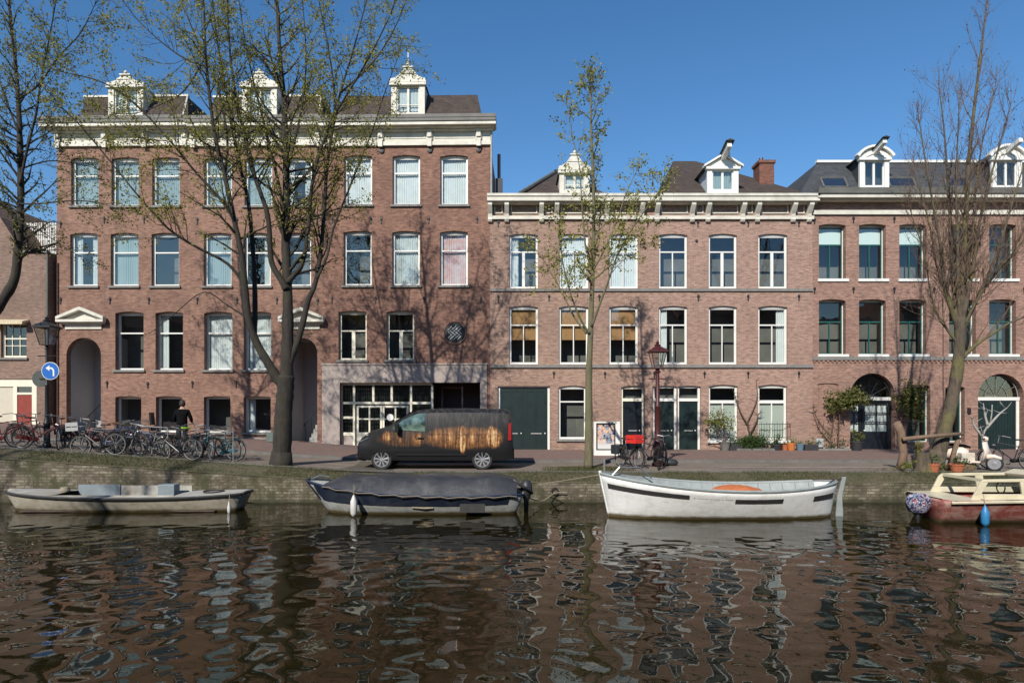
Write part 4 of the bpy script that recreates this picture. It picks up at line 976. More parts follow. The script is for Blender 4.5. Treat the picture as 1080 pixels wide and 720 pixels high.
def catmull(pts, sub=4):
    out = []; n = len(pts)
    for i in range(n - 1):
        p0, p1, p2, p3 = pts[max(0, i - 1)], pts[i], pts[i + 1], pts[min(n - 1, i + 2)]
        for k in range(sub):
            t = k / sub; out.append(0.5 * ((2 * p1) + (-p0 + p2) * t + (2 * p0 - 5 * p1 + 4 * p2 - p3) * t * t + (-p0 + 3 * p1 - 3 * p2 + p3) * t ** 3))
    out.append(pts[-1]); return out
class Tree:
    def __init__(s, name, label, px, D, seed, group=None, cat='tree'):
        s.D = D; X = wx(px, D); s.base = Vector((X, D, gz(X) - .08)); s.r = random.Random(seed)
        s.root = empty(name, s.base, 0, label, cat, group); s.wood = MB(); s.twigs = MB(); s.leafpts = []; s.segs = []
    def limb(s, pix, r0, r1, drift=0.0, start=0.0, trunk=None):
        """pix: list of picture points; the limb drifts in depth along its length and keeps its outline"""
        n = len(pix); pts = []
        for i, (px, py) in enumerate(pix):
            u = i / (n - 1); D = s.D + start + drift * u ** 1.3; pts.append(P(px, py, D) - s.base)
        sm = catmull(pts, 4); m = len(sm)
        rad = [(r0 + (r1 - r0) * (i / (m - 1)) ** .8) * s.r.uniform(.94, 1.07) for i in range(m)]
        (trunk or s.wood).tube(sm, rad, 10 if r0 > .06 else 7)
        s.segs.append((sm, rad)); return sm, rad
    def branch(s, p, d, L, r, level, maxlev, up, leaf, mb=None):
        R_ = s.r; n = 5 if level < maxlev else 4; pts = [p]; q = p.copy(); d = d.normalized(); st = L / n
        for i in range(n):
            d = (d + Vector((R_.gauss(0, .16), R_.gauss(0, .16), R_.gauss(0, .13) + up * .14))).normalized(); q = q + d * st; pts.append(q.copy())
        rads = [r * (1 - .8 * i / n) for i in range(n + 1)]
        s.twigs.tube(pts, rads, 5 if r > .018 else 3, cap=False)
        if level < maxlev:
            k = max(2, int(L / s.spacing[min(level, len(s.spacing) - 1)]))
            for i in range(k):
                t = R_.uniform(.18, 1.0); f = t * n; a = min(n - 1, int(f)); pp = pts[a].lerp(pts[a + 1], f - a); dd = (pts[a + 1] - pts[a]).normalized()
                ax = dd.orthogonal().normalized(); ax.rotate(Matrix.Rotation(R_.uniform(0, 2 * PI), 3, dd)); nd = dd.copy(); nd.rotate(Matrix.Rotation(R(R_.uniform(25, 58)), 3, ax))
                nd.z += up * .25
                s.branch(pp, nd, L * R_.uniform(.35, .6) * (1.15 - .5 * t), max(s.rmin, r * (1 - .7 * t) * .6), level + 1, maxlev, up, leaf)
        if level >= maxlev - 1 and leaf > 0:
            k = int(leaf * L * R_.uniform(.5, 1.5) + R_.random())
            for i in range(k):
                t = R_.uniform(.3, 1.0) * n; a = min(n - 1, int(t)); s.leafpts.append(pts[a].lerp(pts[a + 1], t - a))
    def grow(s, seg, t0, n, L, up=.5, maxlev=2, leaf=6, rr=.45, spread=(30, 65), lt=.55):
        sm, rad = seg; m = len(sm); R_ = s.r
        for i in range(n):
            t = t0 + (1 - t0) * ((i + R_.random()) / n); f = t * (m - 1); a = min(m - 2, int(f)); p = sm[a].lerp(sm[a + 1], f - a); dd = (sm[a + 1] - sm[a]).normalized()
            ax = dd.orthogonal().normalized(); ax.rotate(Matrix.Rotation(R_.uniform(0, 2 * PI), 3, dd)); nd = dd.copy(); nd.rotate(Matrix.Rotation(R(R_.uniform(*spread)), 3, ax)); nd.y *= .8
            s.branch(p, nd, L * R_.uniform(.6, 1.2) * (1.1 - lt * t), max(s.rmin * 1.6, rad[a] * rr), 1, maxlev, up, leaf)
        # the tip carries on into fine shoots
        for _ in range(3):
            dd = (sm[-1] - sm[-3]).normalized() + Vector((R_.gauss(0, .25), R_.gauss(0, .25), .2)); s.branch(sm[-1], dd, L * .5, rad[-1] * .9, 1, maxlev, up, leaf)
    def finish(s, bark, leafm, size, name='leaves', clump=1, jit=.06, twigm=None):
        R_ = s.r; s.wood.build('trunk', bark, s.root, smooth=True); s.twigs.build('crown', twigm or bark, s.root, smooth=True, recalc=False)
        vs = []; fs = []; k = 0
        for p in s.leafpts:
            for _ in range(clump):
                c = p + Vector((R_.gauss(0, jit), R_.gauss(0, jit), R_.gauss(0, jit) - .02)); z = size * R_.uniform(.5, 1.25)
                u = Vector((R_.gauss(0, 1), R_.gauss(0, 1), R_.gauss(0, .8) - .5)).normalized(); v = u.orthogonal().normalized(); v.rotate(Matrix.Rotation(R_.uniform(0, 6.28), 3, u)); w = u.cross(v)
                vs += [c, c + u * z * .5 + v * z * .32, c + u * z + w * z * .1, c + u * z * .5 - v * z * .32]; fs.append((k, k + 1, k + 2, k + 3)); k += 4
        if vs:
            mb = MB(); mb.add(vs, fs); mb.build(name, leafm, s.root, recalc=False)

# big many-stemmed tree
T = Tree('canal_tree', 'big dark many-stemmed tree with budding olive leaves left of the parked van', 296, 20.3, 12); T.spacing = [.42, .3, .26]; T.rmin = .0045
trunk = T.limb([(296, 494), (297, 480), (298, 460), (299, 435), (301, 412), (302, 396)], .31, .25)
T.wood.tube([P(296, 494, 20.3) - T.base, P(296.5, 486, 20.3) - T.base, P(297, 476, 20.3) - T.base], [.40, .345, .305], 12)
main = T.limb([(302, 402), (303, 370), (303.5, 335), (303, 298), (301, 250), (302, 200), (301, 150), (299, 100), (295, 55), (292, 0), (290, -45)], .22, .03, .6)
l1 = T.limb([(299, 408), (290, 395), (281, 380), (270, 360), (262, 336), (258, 300), (255, 270), (248, 237), (236, 181), (228, 150), (222, 110), (217, 60), (215, 10), (212, -30)], .17, .02, -1.2)
l2 = T.limb([(268, 352), (269, 320), (267.5, 275), (264, 231), (260, 203), (253, 175), (246, 140), (238, 95), (230, 50), (224, 0), (220, -40)], .09, .02, 1.0)
l3 = T.limb([(302, 305), (296, 294), (286, 275), (283, 231), (273.6, 200), (265, 175), (257, 139), (250, 110), (243, 60), (240, 10), (240, -30)], .11, .02, -.6)
l4 = T.limb([(304, 385), (308, 374), (313, 362), (319, 342), (325, 317), (333, 297), (339, 259), (342, 217), (345, 176), (350, 140), (359, 98), (372, 55), (384, 10)], .13, .02, .9)
l5 = T.limb([(303, 298), (311, 289), (319, 277), (325, 242), (328, 203), (333, 175), (341, 150), (355, 118), (375, 85), (395, 50), (412, 15)], .09, .015, -.9)
l6 = T.limb([(299, 222), (293, 190), (286, 160), (276, 120), (266, 80), (258, 40), (252, 0)], .06, .015, 1.2)
l7 = T.limb([(252, 262), (246, 228), (228, 205), (205, 180), (184, 154), (157, 124), (131, 100), (100, 84), (60, 75)], .06, .012, -1.5)
l8 = T.limb([(258, 300), (240, 278), (210, 262), (190, 250), (172, 236), (142, 202), (112, 165), (84, 132), (60, 108)], .055, .012, -2.0)
l9 = T.limb([(237, 186), (240, 150), (232, 100), (221, 71), (205, 35), (190, 0), (180, -30)], .05, .012, 1.6)
l10 = T.limb([(334, 294), (345, 270), (352, 240), (372, 190), (392, 140), (405, 100), (420, 60)], .05, .012, 1.3)
l11 = T.limb([(221, 71), (195, 62), (165, 40), (140, 15), (120, -15)], .035, .01, .3)
l13 = T.limb([(345, 170), (352, 130), (352, 90), (346, 50), (338, 10), (334, -30)], .04, .01, -1.0)
l14 = T.limb([(359, 98), (385, 75), (408, 45), (425, 10), (434, -20)], .035, .01, 1.0)
l15 = T.limb([(303, 180), (315, 130), (322, 85), (322, 40), (318, -10)], .05, .01, -.7)
l16 = T.limb([(217, 60), (195, 95), (170, 110), (140, 120), (112, 118)], .03, .008, .9)
l12 = T.limb([(262, 336), (240, 322), (215, 308), (185, 330), (160, 350)], .03, .008, -.8)
for sg, t0, n, L in ((main, .3, 26, 2.2), (l1, .45, 18, 2.1), (l2, .4, 16, 1.9), (l3, .4, 16, 1.8), (l4, .45, 19, 2.0), (l5, .4, 15, 1.8), (l6, .25, 12, 1.8), (l7, .3, 17, 1.9), (l8, .3, 15, 1.5), (l9, .3, 12, 1.9), (l10, .35, 12, 1.6), (l11, .2, 9, 1.8), (l13, .2, 10, 1.7), (l14, .2, 10, 1.6), (l15, .2, 10, 1.7), (l16, .2, 8, 1.3)):
    T.grow(sg, t0, int(n * 2.1), L * 1.1, up=.3, leaf=11)
T.grow(l12, .3, 5, .9, leaf=1)
T.finish(M_bark1, M_leafA, .078, clump=2)
# far left tree, its foot outside the picture
T = Tree('canal_tree', 'slim dark tree leaning in from the left edge with hanging budding twigs', -40, 20.6, 31); T.spacing = [.42, .32, .26]; T.rmin = .0045
t0_ = T.limb([(-40, 480), (-38, 430), (-30, 385), (-15, 345), (2, 318), (15, 295), (19, 265), (21, 235), (22, 200), (21, 160), (20, 120), (17, 75), (12, 30), (8, -20)], .22, .035, .2)
a1 = T.limb([(21, 195), (28, 160), (38, 120), (44, 80), (52, 40), (60, -5)], .05, .015, -1)
a2 = T.limb([(20, 140), (8, 110), (-2, 80), (-12, 30)], .04, .012, 1)
a3 = T.limb([(22, 215), (40, 215), (70, 212), (100, 213), (130, 222)], .03, .008, -1.2)
a4 = T.limb([(22, 178), (50, 170), (78, 172), (110, 180)], .03, .008, 1)
a5 = T.limb([(19, 105), (40, 90), (62, 60), (85, 35), (100, 5)], .035, .01, -1.4)
a6 = T.limb([(21, 150), (0, 140), (-20, 120), (-40, 90)], .04, .01, .5)
a7 = T.limb([(22, 235), (45, 245), (70, 262), (95, 275)], .02, .006, .9)
a8 = T.limb([(21, 225), (5, 215), (-20, 210)], .03, .008, -.5)
for sg, t0, n, L in ((t0_, .42, 24, 1.7), (a1, .15, 14, 1.6), (a2, .2, 9, 1.4), (a3, .2, 11, 1.2), (a4, .2, 11, 1.3), (a5, .15, 13, 1.6), (a6, .2, 8, 1.3), (a7, .2, 6, .8), (a8, .2, 5, 1.1)):
    T.grow(sg, t0, int(n * 2.1), L * 1.1, up=.12, leaf=10)
T.finish(M_bark1, M_leafB, .078, clump=2)
# slim middle tree
T = Tree('canal_tree', 'slim straight young tree with yellow-green sprigs left of the red lamp post', 620.5, 21.0, 8); T.spacing = [.5, .36, .28]; T.rmin = .005
m = T.limb([(620.5, 493), (621, 470), (621, 440), (621, 400), (622, 370), (623, 345), (624, 320), (625, 290), (626, 255), (626, 200), (624, 150), (623, 110), (624, 95), (625, 84)], .16, .012, .3)
b1 = T.limb([(622, 352), (614, 340), (606, 322), (599, 300), (592, 268), (590, 240)], .045, .012, -.8)
b2 = T.limb([(619, 352), (606, 335), (596, 315), (586, 296), (574, 276), (562, 258)], .04, .01, .9)
b3 = T.limb([(624, 344), (632, 322), (641, 298), (650, 272), (665, 244), (685, 215), (700, 195)], .05, .01, -1)
b4 = T.limb([(626, 284), (638, 262), (650, 235), (660, 205), (672, 180)], .04, .01, .8)
b5 = T.limb([(625, 282), (618, 262), (615, 235), (613, 205), (611, 175), (603, 140), (598, 110)], .04, .008, .6)
b6 = T.limb([(625, 279), (640, 270), (660, 262), (685, 256)], .02, .006, .5)
for sg, t0, n, L in ((m, .5, 30, 1.0), (b1, .4, 8, 1.0), (b2, .4, 8, 1.0), (b3, .35, 11, 1.1), (b4, .3, 9, 1.0), (b5, .35, 12, .9), (b6, .3, 6, .8)):
    T.grow(sg, t0, int(n * 2.0), L * 1.1, up=.3, leaf=9, lt=.4)
T.finish(M_bark2, M_leafC, .09, clump=3)
# right tree
T = Tree('canal_tree', 'leaning mossy bare tree with a dense fan of upright shoots at the right', 986, 20.8, 21); T.spacing = [.3, .22]; T.rmin = .0055
m = T.limb([(986, 494), (990, 478), (995, 458), (1001, 436), (1006, 412), (1010, 388), (1012, 362), (1013, 335)], .235, .15)
T.wood.tube([P(984, 496, 20.8) - T.base, P(986, 488, 20.8) - T.base, P(990, 476, 20.8) - T.base], [.36, .29, .24], 12)
for (px, py) in ():
    c = P(px, py, 20.7) - T.base; T.wood.lathe([(0, -.16), (.12, -.1), (.17, 0), (.12, .1), (0, .16)], c, 10)
limbs = [([(1013, 345), (1014, 310), (1016, 270), (1019, 220), (1022, 170), (1028, 110), (1034, 60), (1040, 10), (1044, -20)], .12, .012, .3),
 ([(1011, 350), (1003, 325), (996, 300), (992, 260), (984, 215), (976, 170), (970, 130)], .08, .012, -1),
 ([(1012, 348), (1007, 320), (1004, 280), (1002, 230), (999, 180), (995, 130), (990, 90)], .09, .012, 1),
 ([(1014, 340), (1021, 310), (1028, 270), (1034, 230), (1044, 190), (1055, 150), (1066, 110)], .08, .012, -.8),
 ([(1015, 350), (1026, 325), (1040, 295), (1054, 260), (1066, 220), (1078, 180), (1088, 150)], .07, .012, .9),
 ([(1014, 378), (1030, 363), (1047, 352), (1066, 340), (1085, 333)], .07, .02, -.4),
 ([(1010, 362), (998, 346), (988, 330), (980, 300), (976, 270), (966, 240), (958, 215)], .05, .01, .5),
 ([(1013, 340), (1010, 300), (1010, 250), (1008, 200), (1010, 150), (1012, 100)], .07, .01, -.5),
 ([(1014, 330), (1019, 290), (1026, 240), (1030, 190), (1038, 140), (1050, 90)], .07, .01, .8),
 ([(1016, 345), (1034, 310), (1052, 285), (1072, 262), (1092, 240)], .05, .01, -1.2),
 ([(1011, 345), (1000, 310), (988, 280), (981, 240), (970, 200), (962, 175)], .06, .01, 1.2)]
for k, (pix, r0, r1, dr) in enumerate(limbs):
    sg = T.limb(pix, r0, r1, dr); T.grow(sg, .12, 46 if k != 5 else 10, 1.5, up=.75, leaf=1.2, spread=(14, 40), lt=.35, rr=.35)
T.finish(M_bark3, M_bud, .06, name='buds', twigm=barkmat('bark_shoots', (0.17, 0.11, 0.075), (0.085, 0.052, 0.036), (0.13, 0.12, 0.06), .4))

# ------------------------------------------------------------ ground cover
gr = random.Random(4); mb = MB(); vs = []; fs = []; k = 0
for i in range(26000):
    X = gr.uniform(-17, 15); u = gr.random()
    y = QY + .08 + 1.1 * u ** 1.2
    dz = np.interp(y - QY, [0.02, .1, .35, .62, .9, 1.2], [-.215, -.18, -.11, -.04, .005, .005])
    if gr.random() > .25 + .75 * (math.sin(X * 1.3) * math.sin(X * .37 + 1) > -.1): continue
    h = gr.uniform(.02, .07); a = gr.uniform(0, 6.28); b_ = Vector((X, y, gz(X) + dz)); w = Vector((math.cos(a), math.sin(a), 0)) * .008; t = Vector((gr.gauss(0, .025), gr.gauss(0, .025), h))
    vs += [b_ - w, b_ + w, b_ + t]; fs.append((k, k + 1, k + 2)); k += 3
mb.add(vs, fs); M_grass = leafmat('grass_blade', (0.045, 0.06, 0.015), (0.10, 0.09, 0.03), .3)
tag(mb.build('grass', M_grass, recalc=False), 'short rough grass and moss along the top edge of the quay', 'grass', kind='stuff')
mb = MB(); vs = []; fs = []; k = 0
for i in range(3500):
    X = gr.gauss(wx(620, 20.8), .9); y = gr.uniform(20.1, 21.6); 
    if abs(X - wx(620, 20.8)) > 1.5: continue
    h = gr.uniform(.04, .1); a = gr.uniform(0, 6.28); b_ = Vector((X, y, gz(X))); w = Vector((math.cos(a), math.sin(a), 0)) * .009; t = Vector((gr.gauss(0, .03), gr.gauss(0, .03), h))
    vs += [b_ - w, b_ + w, b_ + t]; fs.append((k, k + 1, k + 2)); k += 3
mb.add(vs, fs); tag(mb.build('grass', M_grass, recalc=False), 'green grass patch round the foot of the slim middle tree', 'grass', kind='stuff')

# tree on the near bank, left of the viewer: its shadow falls in stripes over the grey boat and the bicycles
for k, (X, y) in enumerate(((-17.5, .3), (-22.5, .8))):
    T = Tree('canal_tree', ('budding tree on the near bank, left of the picture', 'second budding tree on the near bank, further left')[k], 540, 20, 90 + k); T.base = Vector((X, y, .55)); T.root.location = T.base; T.spacing = [.7, .5]; T.rmin = .01
    pts = [Vector((0, 0, 0)), Vector((.1, 0, 3)), Vector((0, .1, 6)), Vector((.2, 0, 9)), Vector((.1, 0, 12)), Vector((0, 0, 15.5))]; sm = catmull(pts, 4); rad = [.3 * (1 - .85 * i / (len(sm) - 1)) for i in range(len(sm))]
    T.wood.tube(sm, rad, 10); seg = (sm, rad); T.grow(seg, .28, 34, 4.2, up=.35, leaf=3, rr=.5, spread=(25, 60)); T.finish(M_bark1, M_leafA, .12)
# ------------------------------------------------------------ boats
def hull_mesh(L, B, sheer, keel, stem0, stem1, tr0=0.0, tr1=0.0, n=26, m=9, full=0.5, flare=0.5, zk=-.25, pw=2.2):
    """open shell; sheer(t) height, stem0/1 = rake (m) at left and right end, tr0/1 = transom width fraction at each end"""
    vs = []
    def half(t):
        u = 2 * t - 1; e = tr0 if u < 0 else tr1
        return B / 2 * (e + (1 - e) * max(0, 1 - abs(u) ** pw) ** .62)
    for i in range(n + 1):
        t = .5 - .5 * math.cos(PI * i / n) if True else i / n
        zs = sheer(t); w = half(t); zb = keel + (0.0 if tr0 or tr1 else 0) 
        for j in range(-m, m + 1):
            v = abs(j) / m; sgn = 1 if j > 0 else -1
            y = sgn * w * (v ** flare if v > 0 else 0) * (.78 + .22 * v); z = zb + (zs - zb) * (v ** 1.25)
            x = L * t; hh = (z - zb) / (zs - zb)
            x += (1 - hh) * (stem0 * (1 - t) ** 3 - stem1 * t ** 3)
            vs.append((x, y, z))
    k = 2 * m + 1
    fs = [(i * k + j, (i + 1) * k + j, (i + 1) * k + j + 1, i * k + j + 1) for i in range(n) for j in range(k - 1)]
    mb = MB(); mb.add(vs, fs)
    for e, i in ((tr0, 0), (tr1, n)):
        if e > 0: mb.add([vs[i * k + j] for j in range(k)], [tuple(range(k))])
    def rim(sgn, i0=0, i1=n): return [Vector(vs[i * k + (k - 1 if sgn > 0 else 0)]) for i in range(i0, i1 + 1)]
    def side(t, v, off=.0):
        zs = sheer(t); w = half(t); z = keel + (zs - keel) * v ** 1.25; y = -w * v ** flare * (.78 + .22 * v); hh = (z - keel) / (zs - keel)
        return Vector((L * t + (1 - hh) * (stem0 * (1 - t) ** 3 - stem1 * t ** 3), y - off, z))
    def yat(t, z):
        v = max(0, min(1, (z - keel) / (sheer(t) - keel))) ** .8; return max(.02, half(t) * v ** flare * (.78 + .22 * v) - .05)
    return mb, rim, half, side, yat
def solid(o, t=.03): 
    s_ = o.modifiers.new('thickness', 'SOLIDIFY'); s_.thickness = t; s_.offset = 0; return o
def deck(half, sheer, L, t0, t1, dz, n=10, inset=.02, camber=.0):
    mb = MB(); vs = []
    for i in range(n + 1):
        t = t0 + (t1 - t0) * i / n; w = max(.005, half(t) - inset); z = sheer(t) + dz
        vs += [(L * t, -w, z), (L * t, 0, z + camber), (L * t, w, z)]
    mb.add(vs, [(3 * i + j, 3 * i + 3 + j, 3 * i + 4 + j, 3 * i + 1 + j) for i in range(n) for j in (0, 1)]); return mb
def sidestrip(side, t0, t1, va, vb, off=.012, n=16):
    mb = MB(); vs = []
    for i in range(n + 1):
        t = t0 + (t1 - t0) * i / n
        for vv in (va(t) if callable(va) else va, vb(t) if callable(vb) else vb):
            p = side(t, vv, 0); T_ = side(min(1, t + .01), vv, 0) - side(max(0, t - .01), vv, 0); nn = Vector((T_.y, -T_.x, 0)).normalized(); vs.append(p + nn * off)
    mb.add(vs, [(2 * i, 2 * i + 2, 2 * i + 3, 2 * i + 1) for i in range(n)]); return mb
def hullmat(name, c, dirt, patches=.6):
    m, N, L, b = newmat(name); v = objvec(N); sp = N.new('ShaderNodeSeparateXYZ'); L.new(v, sp.inputs[0])
    n = noise(N, L, mapv(N, L, v, (1.6, 1.6, 4)), 1.0, 8, .75, .5); col = mixc(N, L, ramp(N, L, n, [(.46, 0), (.66, patches)]), c, dirt)
    st = noise(N, L, mapv(N, L, v, (9, 9, .7)), 1.0, 5, .7); col = mixc(N, L, ramp(N, L, st, [(.5, 0), (.75, .45)]), col, dirt)
    sc = noise(N, L, mapv(N, L, v, (5, 5, 22)), 1.0, 3, .8); col = mixc(N, L, ramp(N, L, sc, [(.62, 0), (.68, .5)]), col, tuple(x * .45 for x in c))
    # scum band that stays on the hull at the water
    wb = noise(N, L, v, 3, 4); ad = N.new('ShaderNodeMath'); ad.operation = 'MULTIPLY_ADD'; L.new(wb, ad.inputs[0]); ad.inputs[1].default_value = -.09; L.new(sp.outputs[2], ad.inputs[2])
    col = mixc(N, L, ramp(N, L, ad.outputs[0], [(.0, 1.0), (.07, .0)]), col, (.10, .075, .035))
    L.new(col, b.inputs['Base Color']); b.inputs['Roughness'].default_value = .5; bump(N, L, b, n, .4, .012); return m
M_hullA = hullmat('weathered_grey_paint', (0.46, 0.42, 0.34), (0.24, 0.17, 0.10))
M_hullAd = plain('deck_grey', (0.42, 0.40, 0.35), .7, var=.25, vs=3, dirt=(0.22, 0.18, 0.13))
M_rub = plain('dark_rubbing_strake', (0.03, 0.028, 0.026), .7, var=.3)
M_blgrey = plain('blue_grey_paint', (0.20, 0.24, 0.26), .6, var=.15, vs=4)
M_navy = plain('navy_paint', (0.018, 0.026, 0.05), .4, var=.3, vs=3, dirt=(.05, .055, .065))
M_hullB = hullmat('stained_pale_hull', (0.42, 0.43, 0.41), (0.17, 0.155, 0.12))
M_tarp = plain('black_tarpaulin', (0.035, 0.036, 0.04), .5, var=.35, vs=3, bumps=.01, dirt=(.09, .09, .09))
M_hullC = hullmat('white_boat_paint', (0.72, 0.72, 0.70), (0.50, 0.47, 0.40))
M_greyg = plain('grey_green_gunwale', (0.27, 0.30, 0.29), .6, var=.2, vs=5)
M_woodd = plain('dark_boat_wood', (0.09, 0.06, 0.045), .7, var=.4, vs=6)
M_orangec = plain('orange_canvas', (0.55, 0.16, 0.05), .75, var=.2, vs=6, bumps=.01)
M_maroon = hullmat('faded_maroon_hull', (0.24, 0.06, 0.05), (0.45, 0.30, 0.25), patches=.9)
M_ivory = plain('ivory_gelcoat', (0.62, 0.56, 0.40), .35, var=.1, vs=3, dirt=(.46, .4, .28))
M_rope = plain('rope', (0.30, 0.25, 0.18), .9, var=.3, vs=40)
M_fender = plain('fender_white', (0.58, 0.57, 0.53), .5, var=.15, vs=8)
M_fblue = plain('fender_blue', (0.03, 0.20, 0.42), .45, var=.2, vs=8)
M_alu = plain('aluminium', (0.45, 0.45, 0.45), .35, .8, var=.2)
def fender(parent, p, h, r, mat):
    f = MB().lathe([(0, 0), (r * .55, .03), (r, .1), (r * 1.0, h - .16), (r * .5, h - .05), (.02, h), (0, h)], p, 14).build('fender', mat, parent, smooth=True, angle=60)
    MB().tube([Vector(p) + Vector((0, 0, h - .01)), Vector(p) + Vector((0, .05, h + .25))], .008, 5).build('rope', M_rope, f); return f
BOATS = 'boats moored along the quay'
# A: grey flat boat
b = empty('rowing_boat', (-13.72, 17.62, 0), R(.6), 'long flat weathered grey open boat moored below the row of bicycles', 'boat', BOATS)
shA = lambda t: .37 + .17 * (1 - t) ** 3 + .10 * t ** 3 * 1.2
LA = 6.45
mb, rim, half, side, yat = hull_mesh(LA, 1.55, shA, -.18, .35, .25, .12, .45, full=.5, flare=.28, pw=3.4)
solid(mb.build('hull', M_hullA, b, smooth=True, angle=50), .04)
for sg in (-1, 1): MB().tube([p + Vector((0, sg * .02, -.02)) for p in rim(sg)], .035, 6).build('rubbing_strake', M_rub, b)
MB().tube([rim(1)[-1] + Vector((.02, 0, -.02)), rim(-1)[-1] + Vector((.02, 0, -.02))], .035, 6).build('rubbing_strake', M_rub, b)
deck(half, shA, LA, .0, .24, .012, camber=.03).build('foredeck', M_hullAd, b)
deck(half, shA, LA, .73, 1, .012, camber=.02).build('afterdeck', M_hullAd, b)
for sg in (-1, 1):
    vs = []; mbb = MB()
    for i in range(13): t = .24 + .49 * i / 12; w = half(t); vs += [(LA * t, sg * (w - .02), shA(t) + .012), (LA * t, sg * (w - .24), shA(t) + .012)]
    mbb.add(vs, [(2 * i, 2 * i + 2, 2 * i + 3, 2 * i + 1) for i in range(12)]).build('side_deck', M_hullAd, b)
yc = .5
mb = MB(); mb.box(LA * .24, LA * .73, yc, yc + .03, .02, .6); mb.build('coaming', M_hullAd, b)
MB().box(LA * .24, LA * .73, -yc - .03, -yc, .02, .455).build('coaming', M_hullAd, b)
MB().box(LA * .24, LA * .42, yc - .03, yc - .003, .2, .63).build('coaming_panel', M_blgrey, b)
MB().box(LA * .1, LA * .9, -.55, .55, .02, .05).build('floorboards', M_woodd, b)
mb = MB(); mb.box(LA * .63, LA * .70, -.1, .22, .05, .69); mb.build('engine_box', M_blgrey, b, bevel=.02)
MB().box(LA * .34, LA * .37, -.5, .5, .25, .30).build('thwart', M_hullAd, b); MB().box(LA * .5, LA * .54, -.5, .5, .25, .30).build('thwart', M_hullAd, b)
mb = MB(); mb.torus((LA * .86, 0, shA(.86) + .05), .26, .022, 'z', 20, 5); mb.build('hatch_rim', M_rub, b)
mb = MB(); 
for q in range(5): mb.torus((LA * .22, .1, shA(.2) + .05 + .02 * q), .12 - .01 * q, .02, 'z', 12, 5)
mb.build('rope_coil', M_rope, b)
fender(b, (LA * .965, -.62, -.05), .35, .045, M_fender)
# B: covered navy boat
b = empty('covered_boat', (-5.5, 17.3, 0), 0, 'navy boat under a black tarpaulin moored below the parked van', 'boat', BOATS)
shB = lambda t: .47 + .38 * (1 - t) ** 2.6 + .06 * t ** 2
LB = 5.8
mb, rim, half, side, yat = hull_mesh(LB, 1.75, shB, -.2, .75, .3, .02, .6, flare=.36, pw=3.0)
solid(mb.build('hull', M_hullB, b, smooth=True, angle=50), .03)
for sg in (-1, 1): MB().tube([p for p in rim(sg)], .035, 6).build('gunwale', M_navy, b)
sidestrip(side, .01, .94, lambda t: .60 + .14 * t, .985, .034).build('navy_band', M_navy, b, smooth=True)
# tarp
mb = MB(); vs = []; n = 26; m = 12; tr = random.Random(2)
for i in range(n + 1):
    t = .1 + .87 * i / n; w = half(t) + .05; zs = shB(t); ridge = .98 + .02 * math.sin(i * .9) - .10 * max(0, (i - 22) / 4) ** 2 - .18 * max(0, (3 - i) / 3)
    for j in range(m + 1):
        u = -1 + 2 * j / m; a = abs(u); prof = 1 - max(0, (a - .55) / .45) ** 1.3
        z = zs - .1 + (ridge - zs + .1) * prof + (.022 * math.sin(i * 1.7 + j) + tr.uniform(-.012, .012)) * (1 if 0 < j < m else .5)
        if j in (0, m): z = zs - .05 + .02 * math.sin(i * 2.1)
        vs.append((LB * t, u * w, z))
k = m + 1; mb.add(vs, [(i * k + j, (i + 1) * k + j, (i + 1) * k + j + 1, i * k + j + 1) for i in range(n) for j in range(m)])
mb.add([vs[j] for j in range(k)], [tuple(range(k))]); mb.add([vs[n * k + j] for j in range(k)], [tuple(range(k))])
tp = mb.build('tarpaulin', M_tarp, b, smooth=True)
MB().tube([Vector(vs[i * k]) + Vector((0, -.015, .03)) for i in range(n + 1)], .01, 5).build('lacing_rope', M_rope, tp)
for (x, d) in ((LB * .94, .3), (LB * .97, .42)): MB().tube([(x - .1, -.4, .9), (x + d, -.1, .5)], .04, 6).build('rolled_edge', M_tarp, tp, smooth=True)
# outboard under cloth at the stern
mb = MB(); mb.lathe([(0, .86), (.10, .84), (.16, .72), (.17, .55), (.12, .42), (.07, .3), (.06, -.1)], (LB + .08, 0, 0), 7); mb.build('covered_outboard', M_tarp, b, smooth=True)
MB().tube([(.12, 0, shB(0) + .02), (.35, -.05, shB(0) + .12), (.6, 0, .93)], .02, 6).build('bow_rail', M_alu, b)
fender(b, (LB * .255, -.92, .0), .56, .085, M_fender)
mb = MB(); mb.box(LB * .72, LB * .83, -.95, -.9, .12, .34); mb.build('worn_patch', M_rub, b)
mb = MB(); mb.tube([side(.5, .62, .03), side(.56, .6, .04), side(.6, .62, .03)], .02, 5); mb.build('side_rope', M_rope, b)
# C: white lifeboat
b = empty('lifeboat', (2.28, 16.6, 0), 0, 'white double ended wooden boat with black strakes and an orange cloth inside', 'boat', BOATS)
shC = lambda t: .58 + .50 * (1 - t) ** 2.2 + .30 * t ** 2.6
LC = 6.05
mb, rim, half, side, yat = hull_mesh(LC, 2.05, shC, -.25, .28, .2, flare=.36, pw=2.5)
solid(mb.build('hull', M_hullC, b, smooth=True), .035)
for sg in (-1, 1): MB().tube([p + Vector((0, -sg * .0, .01)) for p in rim(sg)], .04, 6).build('gunwale', M_greyg, b)
sidestrip(side, .02, .335, .80, .88, .034).build('strake', M_rub, b, smooth=True)
sidestrip(side, .52, .72, .755, .845, .034).build('strake', M_rub, b, smooth=True)
sidestrip(side, .86, .97, .74, .84, .034).build('strake', M_rub, b, smooth=True)
0 and sidestrip(side, .0, 1, .42, .5, .004, 30).build('waterline_stain', plain('waterline_stain', (.30, .25, .15), .8, var=.4, vs=4), b, smooth=True)
mb = MB()
